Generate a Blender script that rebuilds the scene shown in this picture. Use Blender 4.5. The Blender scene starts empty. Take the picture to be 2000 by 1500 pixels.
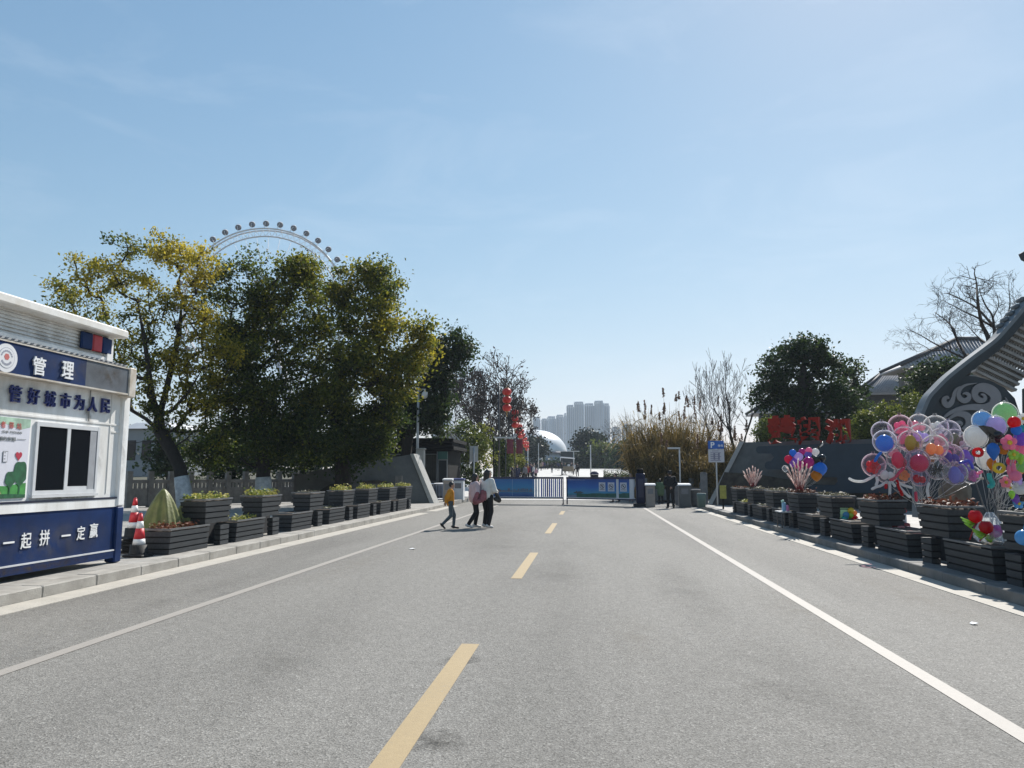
import bpy, math, random
import numpy as np
from mathutils import Vector, Matrix
R = math.radians
SC = bpy.context.scene
COL = SC.collection
rng = random.Random(7)
nrg = np.random.default_rng(11)

# ------------------------------------------------------------------ camera, sky, sun, exposure
F_PX, EYE = 1450.0, 1.55
PITCH = math.atan(177 / F_PX)
YAW = math.atan(150 * math.cos(PITCH) / F_PX)
cam_d = bpy.data.cameras.new("camera")
cam = bpy.data.objects.new("camera", cam_d)
COL.objects.link(cam)
cam_d.sensor_width = 36.0
cam_d.lens = 36.0 * F_PX / 2000.0
cam_d.clip_start, cam_d.clip_end = 0.1, 6000.0
cam.location = (0, 0, EYE)
cam.rotation_euler = (R(90) + PITCH, 0, YAW)
SC.camera = cam

SUN_AZ, SUN_EL = R(23), R(43)          # azimuth from +Y (road direction) towards +X
w = bpy.data.worlds.new("World")
SC.world = w
w.use_nodes = True
wn, wl = w.node_tree.nodes, w.node_tree.links
bg = wn["Background"]
sky = wn.new("ShaderNodeTexSky")
sky.sky_type = 'NISHITA'
sky.sun_disc = False
sky.sun_elevation = SUN_EL
sky.sun_rotation = SUN_AZ
sky.air_density, sky.dust_density, sky.ozone_density = 1.15, 0.22, 0.6
tc = wn.new("ShaderNodeTexCoord")                       # faint high cirrus, laid out by direction in the sky
mp = wn.new("ShaderNodeMapping"); mp.inputs['Scale'].default_value = (1.6, 1.0, 5.0); mp.inputs['Rotation'].default_value = (0.2, 0.35, 0.5)
cn = wn.new("ShaderNodeTexNoise"); cn.inputs['Scale'].default_value = 2.3; cn.inputs['Detail'].default_value = 9; cn.inputs['Roughness'].default_value = .62; cn.inputs['Distortion'].default_value = .5
cr = wn.new("ShaderNodeValToRGB"); cr.color_ramp.elements[0].position = .52; cr.color_ramp.elements[1].position = .95
cr.color_ramp.elements[1].color = (.22, .22, .22, 1)
mx = wn.new("ShaderNodeMix"); mx.data_type = 'RGBA'
mx.inputs['B'].default_value = (7.5, 8.0, 8.6, 1)
wl.new(tc.outputs['Generated'], mp.inputs['Vector']); wl.new(mp.outputs['Vector'], cn.inputs['Vector'])
wl.new(cn.outputs['Fac'], cr.inputs['Fac']); wl.new(cr.outputs['Color'], mx.inputs['Factor'])
def vm(op, a, b):                                       # soft shoulder: evens out the sky's range, a*x/(1+b*x) per channel
    q = wn.new("ShaderNodeVectorMath"); q.operation = op
    for i, v in enumerate((a, b)):
        if isinstance(v, tuple): q.inputs[i].default_value = v
        else: wl.new(v, q.inputs[i])
    return q.outputs['Vector']
num = vm('MULTIPLY', sky.outputs['Color'], (.88 * .97, 1.157 * 1.06, 1.49 * .98))
den = vm('ADD', vm('MULTIPLY', sky.outputs['Color'], (.185 * .12, .722 * .12, .914 * .12)), (1.0, 1.0, 1.0))
wl.new(vm('DIVIDE', num, den), mx.inputs['A']); wl.new(mx.outputs['Result'], bg.inputs['Color'])
bg.inputs['Strength'].default_value = 0.094

sun_d = bpy.data.lights.new("sun", 'SUN')
sun_d.energy, sun_d.angle, sun_d.color = 5.0, R(0.55), (1.0, 0.955, 0.89)
sun = bpy.data.objects.new("sun", sun_d)
COL.objects.link(sun)
sdir = Vector((math.sin(SUN_AZ) * math.cos(SUN_EL), math.cos(SUN_AZ) * math.cos(SUN_EL), math.sin(SUN_EL)))
sun.location = sdir * 200
sun.rotation_euler = sdir.to_track_quat('Z', 'Y').to_euler()

SC.view_settings.view_transform = 'Standard'
SC.view_settings.look = 'None'
SC.view_settings.gamma = 1.0
SC.view_settings.use_curve_mapping = False
SC.view_settings.exposure = 0.52
SC.render.engine = 'CYCLES'
SC.cycles.max_bounces = 8
SC.cycles.transparent_max_bounces = 24

# ------------------------------------------------------------------ measuring helpers (photo is 2000 x 1500)
_f = Vector((-math.sin(YAW) * math.cos(PITCH), math.cos(YAW) * math.cos(PITCH), math.sin(PITCH)))
_r = Vector((math.cos(YAW), math.sin(YAW), 0))
_u = _r.cross(_f)
_c = Vector((0, 0, EYE))
def ray(px, py): return _f + _r * ((px - 1000) / F_PX) - _u * ((py - 750) / F_PX)
def on_ground(px, py, z=0.0):
    r = ray(px, py); return _c + r * ((z - EYE) / r.z)
def at(px, py, Y):
    r = ray(px, py); return _c + r * (Y / r.y)
def on_x(px, py, X):
    r = ray(px, py); return _c + r * (X / r.x)
def mpp(Y): return Y / F_PX           # metres per photo pixel at depth Y

def ground_z(x, y):
    T = ((46, 0), (52, .12), (58, .40), (72, .92), (100, 1.45), (120, 1.8), (160, 2.75), (175, 3.0))
    if y <= 46: return 0.0
    for (a, p), (b, q) in zip(T, T[1:]):
        if y <= b: return p + (q - p) * (y - a) / (b - a)
    return 3.0

# ------------------------------------------------------------------ materials
MATS = {}
def _new(name):
    m = bpy.data.materials.new(name); m.use_nodes = True
    return m, m.node_tree.nodes, m.node_tree.links, m.node_tree.nodes['Principled BSDF']
def pm(name, c, rough=.6, var=.12, scale=6.0, bump=0.0, bscale=None, metal=0.0, spec=.5, c2=None, coat=0.0, stretch=None):
    """procedural painted / stone / cloth surface: noise drives colour, roughness and relief"""
    if name in MATS: return MATS[name]
    m, n, l, b = _new(name)
    t = n.new("ShaderNodeTexCoord")
    src = t.outputs['Object']
    if stretch:
        q = n.new("ShaderNodeMapping"); q.inputs['Scale'].default_value = stretch
        l.new(src, q.inputs['Vector']); src = q.outputs['Vector']
    z = n.new("ShaderNodeTexNoise"); z.inputs['Scale'].default_value = scale; z.inputs['Detail'].default_value = 6; z.inputs['Roughness'].default_value = .65
    l.new(src, z.inputs['Vector'])
    r = n.new("ShaderNodeValToRGB")
    r.color_ramp.elements[0].position, r.color_ramp.elements[1].position = .3, .72
    d = c2 if c2 else tuple(v * (1 - 1.6 * var) for v in c)
    r.color_ramp.elements[0].color = (*d, 1)
    r.color_ramp.elements[1].color = (*[min(1, v * (1 + .5 * var)) for v in c], 1)
    l.new(z.outputs['Fac'], r.inputs['Fac']); l.new(r.outputs['Color'], b.inputs['Base Color'])
    b.inputs['Roughness'].default_value = rough; b.inputs['Metallic'].default_value = metal
    b.inputs['Specular IOR Level'].default_value = spec; b.inputs['Coat Weight'].default_value = coat
    if bump:
        k = n.new("ShaderNodeTexNoise"); k.inputs['Scale'].default_value = bscale or scale * 5; k.inputs['Detail'].default_value = 4
        l.new(src, k.inputs['Vector'])
        u = n.new("ShaderNodeBump"); u.inputs['Strength'].default_value = bump; u.inputs['Distance'].default_value = .02
        l.new(k.outputs['Fac'], u.inputs['Height']); l.new(u.outputs['Normal'], b.inputs['Normal'])
    MATS[name] = m
    return m
def leaf_mat(name, cols, transl=.35, rough=.55):
    """leaf colours picked per leaf from the 'tint' attribute"""
    if name in MATS: return MATS[name]
    m, n, l, b = _new(name)
    a = n.new("ShaderNodeAttribute"); a.attribute_name = 'tint'
    r = n.new("ShaderNodeValToRGB")
    e = r.color_ramp.elements
    while len(e) < len(cols): e.new(.5)
    for i, c in enumerate(cols):
        e[i].position = i / (len(cols) - 1); e[i].color = (*c, 1)
    l.new(a.outputs['Fac'], r.inputs['Fac']); l.new(r.outputs['Color'], b.inputs['Base Color'])
    b.inputs['Roughness'].default_value = rough; b.inputs['Specular IOR Level'].default_value = .3
    t = n.new("ShaderNodeBsdfTranslucent"); l.new(r.outputs['Color'], t.inputs['Color'])
    x = n.new("ShaderNodeMixShader"); x.inputs['Fac'].default_value = transl
    l.new(b.outputs['BSDF'], x.inputs[1]); l.new(t.outputs['BSDF'], x.inputs[2])
    l.new(x.outputs['Shader'], n['Material Output'].inputs['Surface'])
    MATS[name] = m
    return m
def bubble_mat(name, tint=(1, 1, 1), body=.12):
    """thin clear film: see-through with sheen that grows at grazing angles"""
    if name in MATS: return MATS[name]
    m, n, l, b = _new(name)
    tr = n.new("ShaderNodeBsdfTransparent"); tr.inputs['Color'].default_value = (*tint, 1)
    g = n.new("ShaderNodeBsdfGlossy"); g.inputs['Roughness'].default_value = .04
    lw = n.new("ShaderNodeLayerWeight"); lw.inputs['Blend'].default_value = .14
    x = n.new("ShaderNodeMixShader"); l.new(lw.outputs['Fresnel'], x.inputs['Fac']); l.new(tr.outputs['BSDF'], x.inputs[1]); l.new(g.outputs['BSDF'], x.inputs[2])
    df = n.new("ShaderNodeBsdfDiffuse"); df.inputs['Color'].default_value = (*[min(1, .55 + .45 * v) for v in tint], 1)
    y = n.new("ShaderNodeMixShader"); y.inputs['Fac'].default_value = body * 1.5
    l.new(x.outputs['Shader'], y.inputs[1]); l.new(df.outputs['BSDF'], y.inputs[2])
    tl = n.new("ShaderNodeBsdfTranslucent"); tl.inputs['Color'].default_value = (*[min(1, .7 + .3 * v) for v in tint], 1)   # milky film seen edge-on
    l2 = n.new("ShaderNodeLayerWeight"); l2.inputs['Blend'].default_value = .5
    pw_ = n.new("ShaderNodeMath"); pw_.operation = 'POWER'; pw_.inputs[1].default_value = 4.0; l.new(l2.outputs['Facing'], pw_.inputs[0])
    ps = n.new("ShaderNodeMath"); ps.operation = 'MULTIPLY'; ps.inputs[1].default_value = .48; l.new(pw_.outputs['Value'], ps.inputs[0])
    z_ = n.new("ShaderNodeMixShader"); l.new(ps.outputs['Value'], z_.inputs['Fac']); l.new(y.outputs['Shader'], z_.inputs[1]); l.new(tl.outputs['BSDF'], z_.inputs[2])
    l.new(z_.outputs['Shader'], n['Material Output'].inputs['Surface'])
    MATS[name] = m
    return m
def balloon_mat(name, c, transl=.35):
    if name in MATS: return MATS[name]
    m, n, l, b = _new(name)
    b.inputs['Roughness'].default_value = .18; b.inputs['Base Color'].default_value = (*c, 1)
    z = n.new("ShaderNodeTexNoise"); z.inputs['Scale'].default_value = 9
    h = n.new("ShaderNodeHueSaturation"); h.inputs['Color'].default_value = (*c, 1)
    mr = n.new("ShaderNodeMapRange"); mr.inputs['To Min'].default_value = .8; mr.inputs['To Max'].default_value = 1.35
    l.new(z.outputs['Fac'], mr.inputs['Value']); l.new(mr.outputs['Result'], h.inputs['Value']); l.new(h.outputs['Color'], b.inputs['Base Color'])
    t = n.new("ShaderNodeBsdfTranslucent"); t.inputs['Color'].default_value = (*c, 1)
    x = n.new("ShaderNodeMixShader"); x.inputs['Fac'].default_value = transl
    l.new(b.outputs['BSDF'], x.inputs[1]); l.new(t.outputs['BSDF'], x.inputs[2]); l.new(x.outputs['Shader'], n['Material Output'].inputs['Surface'])
    MATS[name] = m
    return m
def glass_dark(name, c=(.01, .012, .015)):
    if name in MATS: return MATS[name]
    m, n, l, b = _new(name)
    z = n.new("ShaderNodeTexNoise"); z.inputs['Scale'].default_value = 3
    r = n.new("ShaderNodeMapRange"); r.inputs['To Min'].default_value = .03; r.inputs['To Max'].default_value = .14
    l.new(z.outputs['Fac'], r.inputs['Value']); l.new(r.outputs['Result'], b.inputs['Roughness'])
    b.inputs['Base Color'].default_value = (*c, 1); b.inputs['Specular IOR Level'].default_value = .12
    MATS[name] = m
    return m

def asphalt_mat():
    m, n, l, b = _new("asphalt")
    t = n.new("ShaderNodeTexCoord"); s = t.outputs['Object']
    def noise(sc, det=5, rough=.6, vec=s):
        k = n.new("ShaderNodeTexNoise"); k.inputs['Scale'].default_value = sc; k.inputs['Detail'].default_value = det; k.inputs['Roughness'].default_value = rough
        l.new(vec, k.inputs['Vector']); return k.outputs['Fac']
    def ramp(f, stops):
        r = n.new("ShaderNodeValToRGB"); e = r.color_ramp.elements
        while len(e) < len(stops): e.new(.5)
        for i, (p, c) in enumerate(stops): e[i].position = p; e[i].color = (c, c, c, 1) if not isinstance(c, tuple) else (*c, 1)
        l.new(f, r.inputs['Fac']); return r.outputs['Color']
    def mul(a, bb, fac=1.0):
        x = n.new("ShaderNodeMix"); x.data_type = 'RGBA'; x.blend_type = 'MULTIPLY'; x.inputs['Factor'].default_value = fac
        l.new(a, x.inputs['A']); l.new(bb, x.inputs['B']); return x.outputs['Result']
    v = n.new("ShaderNodeTexVoronoi"); v.inputs['Scale'].default_value = 92; l.new(s, v.inputs['Vector'])
    stones = ramp(v.outputs['Color'], [(.0, (.11, .105, .095)), (.35, (.215, .205, .186)), (.75, (.275, .263, .240)), (1, (.42, .405, .37))])
    fine = ramp(noise(170, 3, .7), [(.3, .54), (.65, 1.14)])
    mid = ramp(noise(9, 8, .72), [(.3, .84), (.7, 1.08)])
    mp = n.new("ShaderNodeMapping"); mp.inputs['Scale'].default_value = (1.0, .16, 1); l.new(s, mp.inputs['Vector'])
    big = ramp(noise(.42, 6, .6, mp.outputs['Vector']), [(.30, .74), (.5, .97), (.7, 1.10)])
    stain = ramp(noise(.9, 9, .75), [(.60, 1.0), (.74, .72)])
    c = mul(mul(mul(mul(stones, fine), mid), big), stain)
    # thin dark hairline cracks and seams
    vc = n.new("ShaderNodeTexVoronoi"); vc.feature = 'DISTANCE_TO_EDGE'; vc.inputs['Scale'].default_value = .23
    wv = n.new("ShaderNodeTexNoise"); wv.inputs['Scale'].default_value = 1.1; wv.inputs['Detail'].default_value = 6; l.new(s, wv.inputs['Vector'])
    av = n.new("ShaderNodeMix"); av.data_type = 'VECTOR'; av.inputs['Factor'].default_value = .12; l.new(s, av.inputs['A']); l.new(wv.outputs['Color'], av.inputs['B'])
    l.new(av.outputs['Result'], vc.inputs['Vector'])
    crack = ramp(vc.outputs['Distance'], [(.0, .72), (.0022, .86), (.004, 1.0)])
    c = mul(c, crack, .25)
    l.new(c, b.inputs['Base Color'])
    b.inputs['Roughness'].default_value = .8; b.inputs['Specular IOR Level'].default_value = .22
    u = n.new("ShaderNodeBump"); u.inputs['Strength'].default_value = .55; u.inputs['Distance'].default_value = .006
    l.new(v.outputs['Distance'], u.inputs['Height']); l.new(u.outputs['Normal'], b.inputs['Normal'])
    return m
def paint_line_mat(name, c, wear=.5):
    m, n, l, b = _new(name)
    t = n.new("ShaderNodeTexCoord"); s = t.outputs['Object']
    k = n.new("ShaderNodeTexNoise"); k.inputs['Scale'].default_value = 22; k.inputs['Detail'].default_value = 9; k.inputs['Roughness'].default_value = .8; l.new(s, k.inputs['Vector'])
    k2 = n.new("ShaderNodeTexNoise"); k2.inputs['Scale'].default_value = 1.3; k2.inputs['Detail'].default_value = 5; l.new(s, k2.inputs['Vector'])
    ad = n.new("ShaderNodeMath"); ad.operation = 'MULTIPLY_ADD'; ad.inputs[1].default_value = .25; l.new(k2.outputs['Fac'], ad.inputs[0]); l.new(k.outputs['Fac'], ad.inputs[2])
    r = n.new("ShaderNodeValToRGB"); e = r.color_ramp.elements
    wear -= .16; e[0].position = wear; e[0].color = (.29, .28, .26, 1)
    e[1].position = wear + .12; e[1].color = (*[v * .86 for v in c], 1)
    x = e.new(wear + .4); x.color = (*c, 1)
    l.new(ad.outputs['Value'], r.inputs['Fac']); l.new(r.outputs['Color'], b.inputs['Base Color'])
    b.inputs['Roughness'].default_value = .65
    u = n.new("ShaderNodeBump"); u.inputs['Strength'].default_value = .4; u.inputs['Distance'].default_value = .004
    k3 = n.new("ShaderNodeTexNoise"); k3.inputs['Scale'].default_value = 110; l.new(s, k3.inputs['Vector'])
    l.new(k3.outputs['Fac'], u.inputs['Height']); l.new(u.outputs['Normal'], b.inputs['Normal'])
    return m
def grime_mat(name, c, strength=.7, scale=6.0, stretch=(1, 1, 1)):
    """thin dirt film: patchy, fading out towards the patch's own edge"""
    if name in MATS: return MATS[name]
    m, n, l, b = _new(name)
    b.inputs['Base Color'].default_value = (*c, 1); b.inputs['Roughness'].default_value = .9; b.inputs['Specular IOR Level'].default_value = .1
    t = n.new("ShaderNodeTexCoord")
    g = n.new("ShaderNodeMapping"); g.inputs['Location'].default_value = (-1, -1, -1); g.inputs['Scale'].default_value = (2, 2, 2); l.new(t.outputs['Generated'], g.inputs['Vector'])
    fl = n.new("ShaderNodeVectorMath"); fl.operation = 'MULTIPLY'; fl.inputs[1].default_value = stretch; l.new(g.outputs['Vector'], fl.inputs[0])
    ln = n.new("ShaderNodeVectorMath"); ln.operation = 'LENGTH'; l.new(fl.outputs['Vector'], ln.inputs[0])
    fo = n.new("ShaderNodeMapRange"); fo.inputs['From Min'].default_value = 1.0; fo.inputs['From Max'].default_value = .1; l.new(ln.outputs['Value'], fo.inputs['Value'])
    z = n.new("ShaderNodeTexNoise"); z.inputs['Scale'].default_value = scale; z.inputs['Detail'].default_value = 8; z.inputs['Roughness'].default_value = .7; l.new(t.outputs['Object'], z.inputs['Vector'])
    r = n.new("ShaderNodeMapRange"); r.inputs['From Min'].default_value = .38; r.inputs['From Max'].default_value = .68; r.inputs['To Max'].default_value = strength; l.new(z.outputs['Fac'], r.inputs['Value'])
    mu = n.new("ShaderNodeMath"); mu.operation = 'MULTIPLY'; l.new(fo.outputs['Result'], mu.inputs[0]); l.new(r.outputs['Result'], mu.inputs[1])
    l.new(mu.outputs['Value'], b.inputs['Alpha'])
    MATS[name] = m
    return m
def paving_mat(name, c, bw=.6, bh=.3, joint=.5, var=.2, rough=.75):
    if name in MATS: return MATS[name]
    m, n, l, b = _new(name)
    t = n.new("ShaderNodeTexCoord"); s = t.outputs['Object']
    k = n.new("ShaderNodeTexBrick"); l.new(s, k.inputs['Vector'])
    k.inputs['Scale'].default_value = 1; k.inputs['Brick Width'].default_value = bw; k.inputs['Row Height'].default_value = bh; k.inputs['Mortar Size'].default_value = .007
    k.inputs['Color1'].default_value = (*[v * (1 - var) for v in c], 1); k.inputs['Color2'].default_value = (*[v * (1 + var * .4) for v in c], 1)
    k.inputs['Mortar'].default_value = (*[v * joint for v in c], 1)
    z = n.new("ShaderNodeTexNoise"); z.inputs['Scale'].default_value = 3.0; z.inputs['Detail'].default_value = 8; z.inputs['Roughness'].default_value = .7; l.new(s, z.inputs['Vector'])
    r = n.new("ShaderNodeValToRGB"); r.color_ramp.elements[0].position = .3; r.color_ramp.elements[0].color = (.72, .70, .68, 1); r.color_ramp.elements[1].position = .7
    r.color_ramp.elements[1].color = (1.08, 1.08, 1.06, 1)
    l.new(z.outputs['Fac'], r.inputs['Fac'])
    x = n.new("ShaderNodeMix"); x.data_type = 'RGBA'; x.blend_type = 'MULTIPLY'; x.inputs['Factor'].default_value = 1
    l.new(k.outputs['Color'], x.inputs['A']); l.new(r.outputs['Color'], x.inputs['B']); l.new(x.outputs['Result'], b.inputs['Base Color'])
    b.inputs['Roughness'].default_value = rough
    g = n.new("ShaderNodeTexNoise"); g.inputs['Scale'].default_value = 70; l.new(s, g.inputs['Vector'])
    u = n.new("ShaderNodeBump"); u.inputs['Strength'].default_value = .3; u.inputs['Distance'].default_value = .006
    l.new(g.outputs['Fac'], u.inputs['Height']); l.new(u.outputs['Normal'], b.inputs['Normal'])
    MATS[name] = m
    return m

# ------------------------------------------------------------------ mesh building
class MB:
    """collects shapes (in world or local coordinates), then links them as ONE mesh object"""
    def __init__(s, o=(0, 0, 0)):
        s.v, s.f, s.mi, s.o, s.sm = [], [], [], Vector(o), []
    def add(s, vs, fs, mi=0, smooth=False):
        k = len(s.v); s.v += [tuple(v) for v in vs]
        for f in fs: s.f.append(tuple(i + k for i in f)); s.mi.append(mi); s.sm.append(smooth)
    def box(s, x0, x1, y0, y1, z0, z1, mi=0):
        s.add([(x0, y0, z0), (x1, y0, z0), (x1, y1, z0), (x0, y1, z0), (x0, y0, z1), (x1, y0, z1), (x1, y1, z1), (x0, y1, z1)],
              [(0, 3, 2, 1), (4, 5, 6, 7), (0, 1, 5, 4), (1, 2, 6, 5), (2, 3, 7, 6), (3, 0, 4, 7)], mi)
    def cbox(s, x0, x1, y0, y1, z0, z1, c=.01, mi=0):
        """box with chamfered vertical and top edges"""
        c = min(c, abs(x1 - x0) * .4, abs(y1 - y0) * .4, abs(z1 - z0) * .4)
        def ring(x0, x1, y0, y1, z, c): return [(x0 + c, y0, z), (x1 - c, y0, z), (x1, y0 + c, z), (x1, y1 - c, z), (x1 - c, y1, z), (x0 + c, y1, z), (x0, y1 - c, z), (x0, y0 + c, z)]
        r0 = ring(x0 + c, x1 - c, y0 + c, y1 - c, z0, c); r1 = ring(x0, x1, y0, y1, z0 + c, c); r2 = ring(x0, x1, y0, y1, z1 - c, c); r3 = ring(x0 + c, x1 - c, y0 + c, y1 - c, z1, c)
        f = [tuple(reversed(range(8))), tuple(range(24, 32))]
        for a in (0, 8, 16): f += [(a + i, a + (i + 1) % 8, a + 8 + (i + 1) % 8, a + 8 + i) for i in range(8)]
        s.add(r0 + r1 + r2 + r3, f, mi)
    def frus(s, r0, z0, r1, z1, mi=0):
        (a, b, c, d), (e, f, g, h) = r0, r1
        s.add([(a, c, z0), (b, c, z0), (b, d, z0), (a, d, z0), (e, g, z1), (f, g, z1), (f, h, z1), (e, h, z1)],
              [(0, 3, 2, 1), (4, 5, 6, 7), (0, 1, 5, 4), (1, 2, 6, 5), (2, 3, 7, 6), (3, 0, 4, 7)], mi)
    def hexa(s, a, b, mi=0):
        """solid between quad a (4 points) and quad b (4 points)"""
        s.add(list(a) + list(b), [(3, 2, 1, 0), (4, 5, 6, 7), (0, 1, 5, 4), (1, 2, 6, 5), (2, 3, 7, 6), (3, 0, 4, 7)], mi)
    def prism(s, poly, d, mi=0):
        """closed outline (3-D points) pushed along vector d"""
        n = len(poly); d = Vector(d); p = [Vector(q) for q in poly]
        s.add(p + [q + d for q in p], [tuple(range(n)), tuple(reversed(range(n, 2 * n)))] + [(i, n + i, n + (i + 1) % n, (i + 1) % n) for i in range(n)], mi)
    def tube(s, pts, rad, n=8, mi=0, smooth=True, caps=True):
        pts = [Vector(p) for p in pts]
        if not hasattr(rad, '__len__'): rad = [rad] * len(pts)
        vs, fs = [], []
        up = None
        for i, p in enumerate(pts):
            t = (pts[min(i + 1, len(pts) - 1)] - pts[max(i - 1, 0)])
            t = t.normalized() if t.length > 1e-9 else Vector((0, 0, 1))
            if up is None: up = t.orthogonal().normalized()
            up = (up - t * up.dot(t)); up = up.normalized() if up.length > 1e-6 else t.orthogonal().normalized()
            w_ = t.cross(up)
            for k in range(n):
                a = 2 * math.pi * k / n
                vs.append(p + (up * math.cos(a) + w_ * math.sin(a)) * rad[i])
        for i in range(len(pts) - 1):
            for k in range(n):
                fs.append((i * n + k, i * n + (k + 1) % n, (i + 1) * n + (k + 1) % n, (i + 1) * n + k))
        if caps: fs += [tuple(reversed(range(n))), tuple(range((len(pts) - 1) * n, len(pts) * n))]
        s.add(vs, fs, mi, smooth)
    def ball(s, c, r, n=16, m=10, mi=0, smooth=True):
        rx, ry, rz = r if hasattr(r, '__len__') else (r, r, r)
        vs = [(c[0], c[1], c[2] - rz)]
        for i in range(1, m):
            a = math.pi * i / m
            for k in range(n):
                t = 2 * math.pi * k / n
                vs.append((c[0] + rx * math.sin(a) * math.cos(t), c[1] + ry * math.sin(a) * math.sin(t), c[2] - rz * math.cos(a)))
        vs.append((c[0], c[1], c[2] + rz)); L = len(vs) - 1
        fs = [(0, 1 + (k + 1) % n, 1 + k) for k in range(n)] + [(L, L - n + k, L - n + (k + 1) % n) for k in range(n)]
        for i in range(m - 2):
            for k in range(n):
                a = 1 + i * n
                fs.append((a + k, a + (k + 1) % n, a + n + (k + 1) % n, a + n + k))
        s.add(vs, fs, mi, smooth)
    def lathe(s, c, prof, n=20, mi=0, smooth=True):
        """prof: (radius, z) from bottom to top round the vertical through c"""
        vs, fs = [], []
        for r, z in prof:
            for k in range(n):
                t = 2 * math.pi * k / n; vs.append((c[0] + r * math.cos(t), c[1] + r * math.sin(t), c[2] + z))
        for i in range(len(prof) - 1):
            for k in range(n): fs.append((i * n + k, i * n + (k + 1) % n, (i + 1) * n + (k + 1) % n, (i + 1) * n + k))
        fs += [tuple(reversed(range(n))), tuple(range((len(prof) - 1) * n, len(prof) * n))]
        s.add(vs, fs, mi, smooth)
    def capsule(s, a, b, ra, rb, n=10):
        a, b = Vector(a), Vector(b); t = (b - a); L = t.length; t = t / L if L > 1e-6 else Vector((0, 0, 1))
        pts, rad = [], []
        for k in range(4): q = math.pi / 2 * (k + .25) / 4.25; pts.append(a - t * ra * math.cos(q)); rad.append(ra * math.sin(q))
        pts += [a, b]; rad += [ra, rb]
        for k in range(4): q = math.pi / 2 * (1 - (k + 1) / 4.25); pts.append(b + t * rb * math.cos(q)); rad.append(rb * math.sin(q))
        s.tube(pts, rad, n)
    def mesh(s, name, mats):
        me = bpy.data.meshes.new(name)
        me.from_pydata([(v[0] - s.o.x, v[1] - s.o.y, v[2] - s.o.z) for v in s.v], [], s.f)
        for m in (mats if isinstance(mats, (list, tuple)) else [mats]): me.materials.append(m)
        me.polygons.foreach_set('material_index', s.mi); me.polygons.foreach_set('use_smooth', s.sm)
        me.update()
        return me
    def build(s, name, mats, parent=None):
        o = bpy.data.objects.new(name, s.mesh(name, mats)); COL.objects.link(o)
        if parent is None: o.location = s.o
        else: o.parent = parent
        return o

def tag(o, label=None, cat=None, group=None, kind=None):
    if label: o['label'] = label
    if cat: o['category'] = cat
    if group: o['group'] = group
    if kind: o['kind'] = kind
    return o
def thing(name, loc, label, cat, group=None, rz=0.0):
    o = bpy.data.objects.new(name, None); COL.objects.link(o)
    o.location = loc; o.rotation_euler.z = rz; o.empty_display_size = .2
    return tag(o, label, cat, group)
def copy_tree(o, parent=None):
    c = o.copy(); COL.objects.link(c)
    if parent is not None: c.parent = parent
    for ch in list(o.children): copy_tree(ch, c)
    return c
def structure(o): o['kind'] = 'structure'; return o

def text_mesh(body, size=1.0, depth=.01, bold=0.0, font_res=3):
    """solid lettering centred on the origin, in the x-y plane, thickness along z"""
    c = bpy.data.curves.new('lettering', 'FONT'); c.body = body; c.size = size; c.extrude = depth / 2; c.offset = bold; c.resolution_u = font_res
    c.align_x = 'CENTER'
    o = bpy.data.objects.new('lettering', c); COL.objects.link(o)
    dg = bpy.context.evaluated_depsgraph_get()
    me = bpy.data.meshes.new_from_object(o.evaluated_get(dg))
    bpy.data.objects.remove(o)
    n = len(me.vertices); co = np.empty(n * 3); me.vertices.foreach_get('co', co); co = co.reshape(-1, 3)
    fs = [tuple(p.vertices) for p in me.polygons]
    bpy.data.meshes.remove(me)
    if n: co[:, :2] -= (co[:, :2].min(0) + co[:, :2].max(0)) / 2
    return co, fs
def put_text(m, body, c, right, up, w=None, h=None, depth=.01, bold=0.0, mi=0):
    """lettering on a plane: centre c, unit vectors right and up; fitted to width w and/or height h"""
    co, fs = text_mesh(body, 1.0, depth, bold)
    if not len(co): return
    ex = co[:, :2].max(0) - co[:, :2].min(0)
    sy = h / ex[1] if h else None; sx = w / ex[0] if w else sy
    if sy is None: sy = sx
    c, right, up = Vector(c), Vector(right), Vector(up); nn = right.cross(up)
    m.add([c + right * (p[0] * sx) + up * (p[1] * sy) + nn * p[2] for p in co], fs, mi)

def leaves_mesh(name, cen, nrm, size, tint, mat, aspect=.55, parent=None, origin=(0, 0, 0), curl=.25):
    """many single leaf faces: centres, normals, sizes, tints"""
    n = len(cen)
    a = nrg.normal(size=(n, 3)); a -= nrm * (a * nrm).sum(1, keepdims=True); a /= np.linalg.norm(a, axis=1, keepdims=True) + 1e-9
    b = np.cross(nrm, a)
    s = size[:, None]
    P = np.stack([cen - a * s, cen + b * s * aspect + nrm * s * curl, cen + a * s, cen - b * s * aspect + nrm * s * curl], 1) - np.array(origin)
    me = bpy.data.meshes.new(name)
    me.vertices.add(n * 4); me.vertices.foreach_set('co', P.reshape(-1))
    me.loops.add(n * 4); me.loops.foreach_set('vertex_index', np.arange(n * 4, dtype=np.int32))
    me.polygons.add(n); me.polygons.foreach_set('loop_start', np.arange(0, n * 4, 4, dtype=np.int32)); me.polygons.foreach_set('loop_total', np.full(n, 4, dtype=np.int32))
    me.update(calc_edges=True)
    at_ = me.attributes.new('tint', 'FLOAT', 'FACE'); at_.data.foreach_set('value', np.clip(tint, 0, 1).astype(np.float32))
    me.materials.append(mat)
    o = bpy.data.objects.new(name, me); COL.objects.link(o)
    if parent is not None: o.parent = parent
    else: o.location = origin
    return o
def unit(v): return v / (np.linalg.norm(v, axis=-1, keepdims=True) + 1e-9)
# ================================================================== THE SETTING
XL, XR = -6.9, 5.08                    # kerb faces
KERB = 0.15
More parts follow.
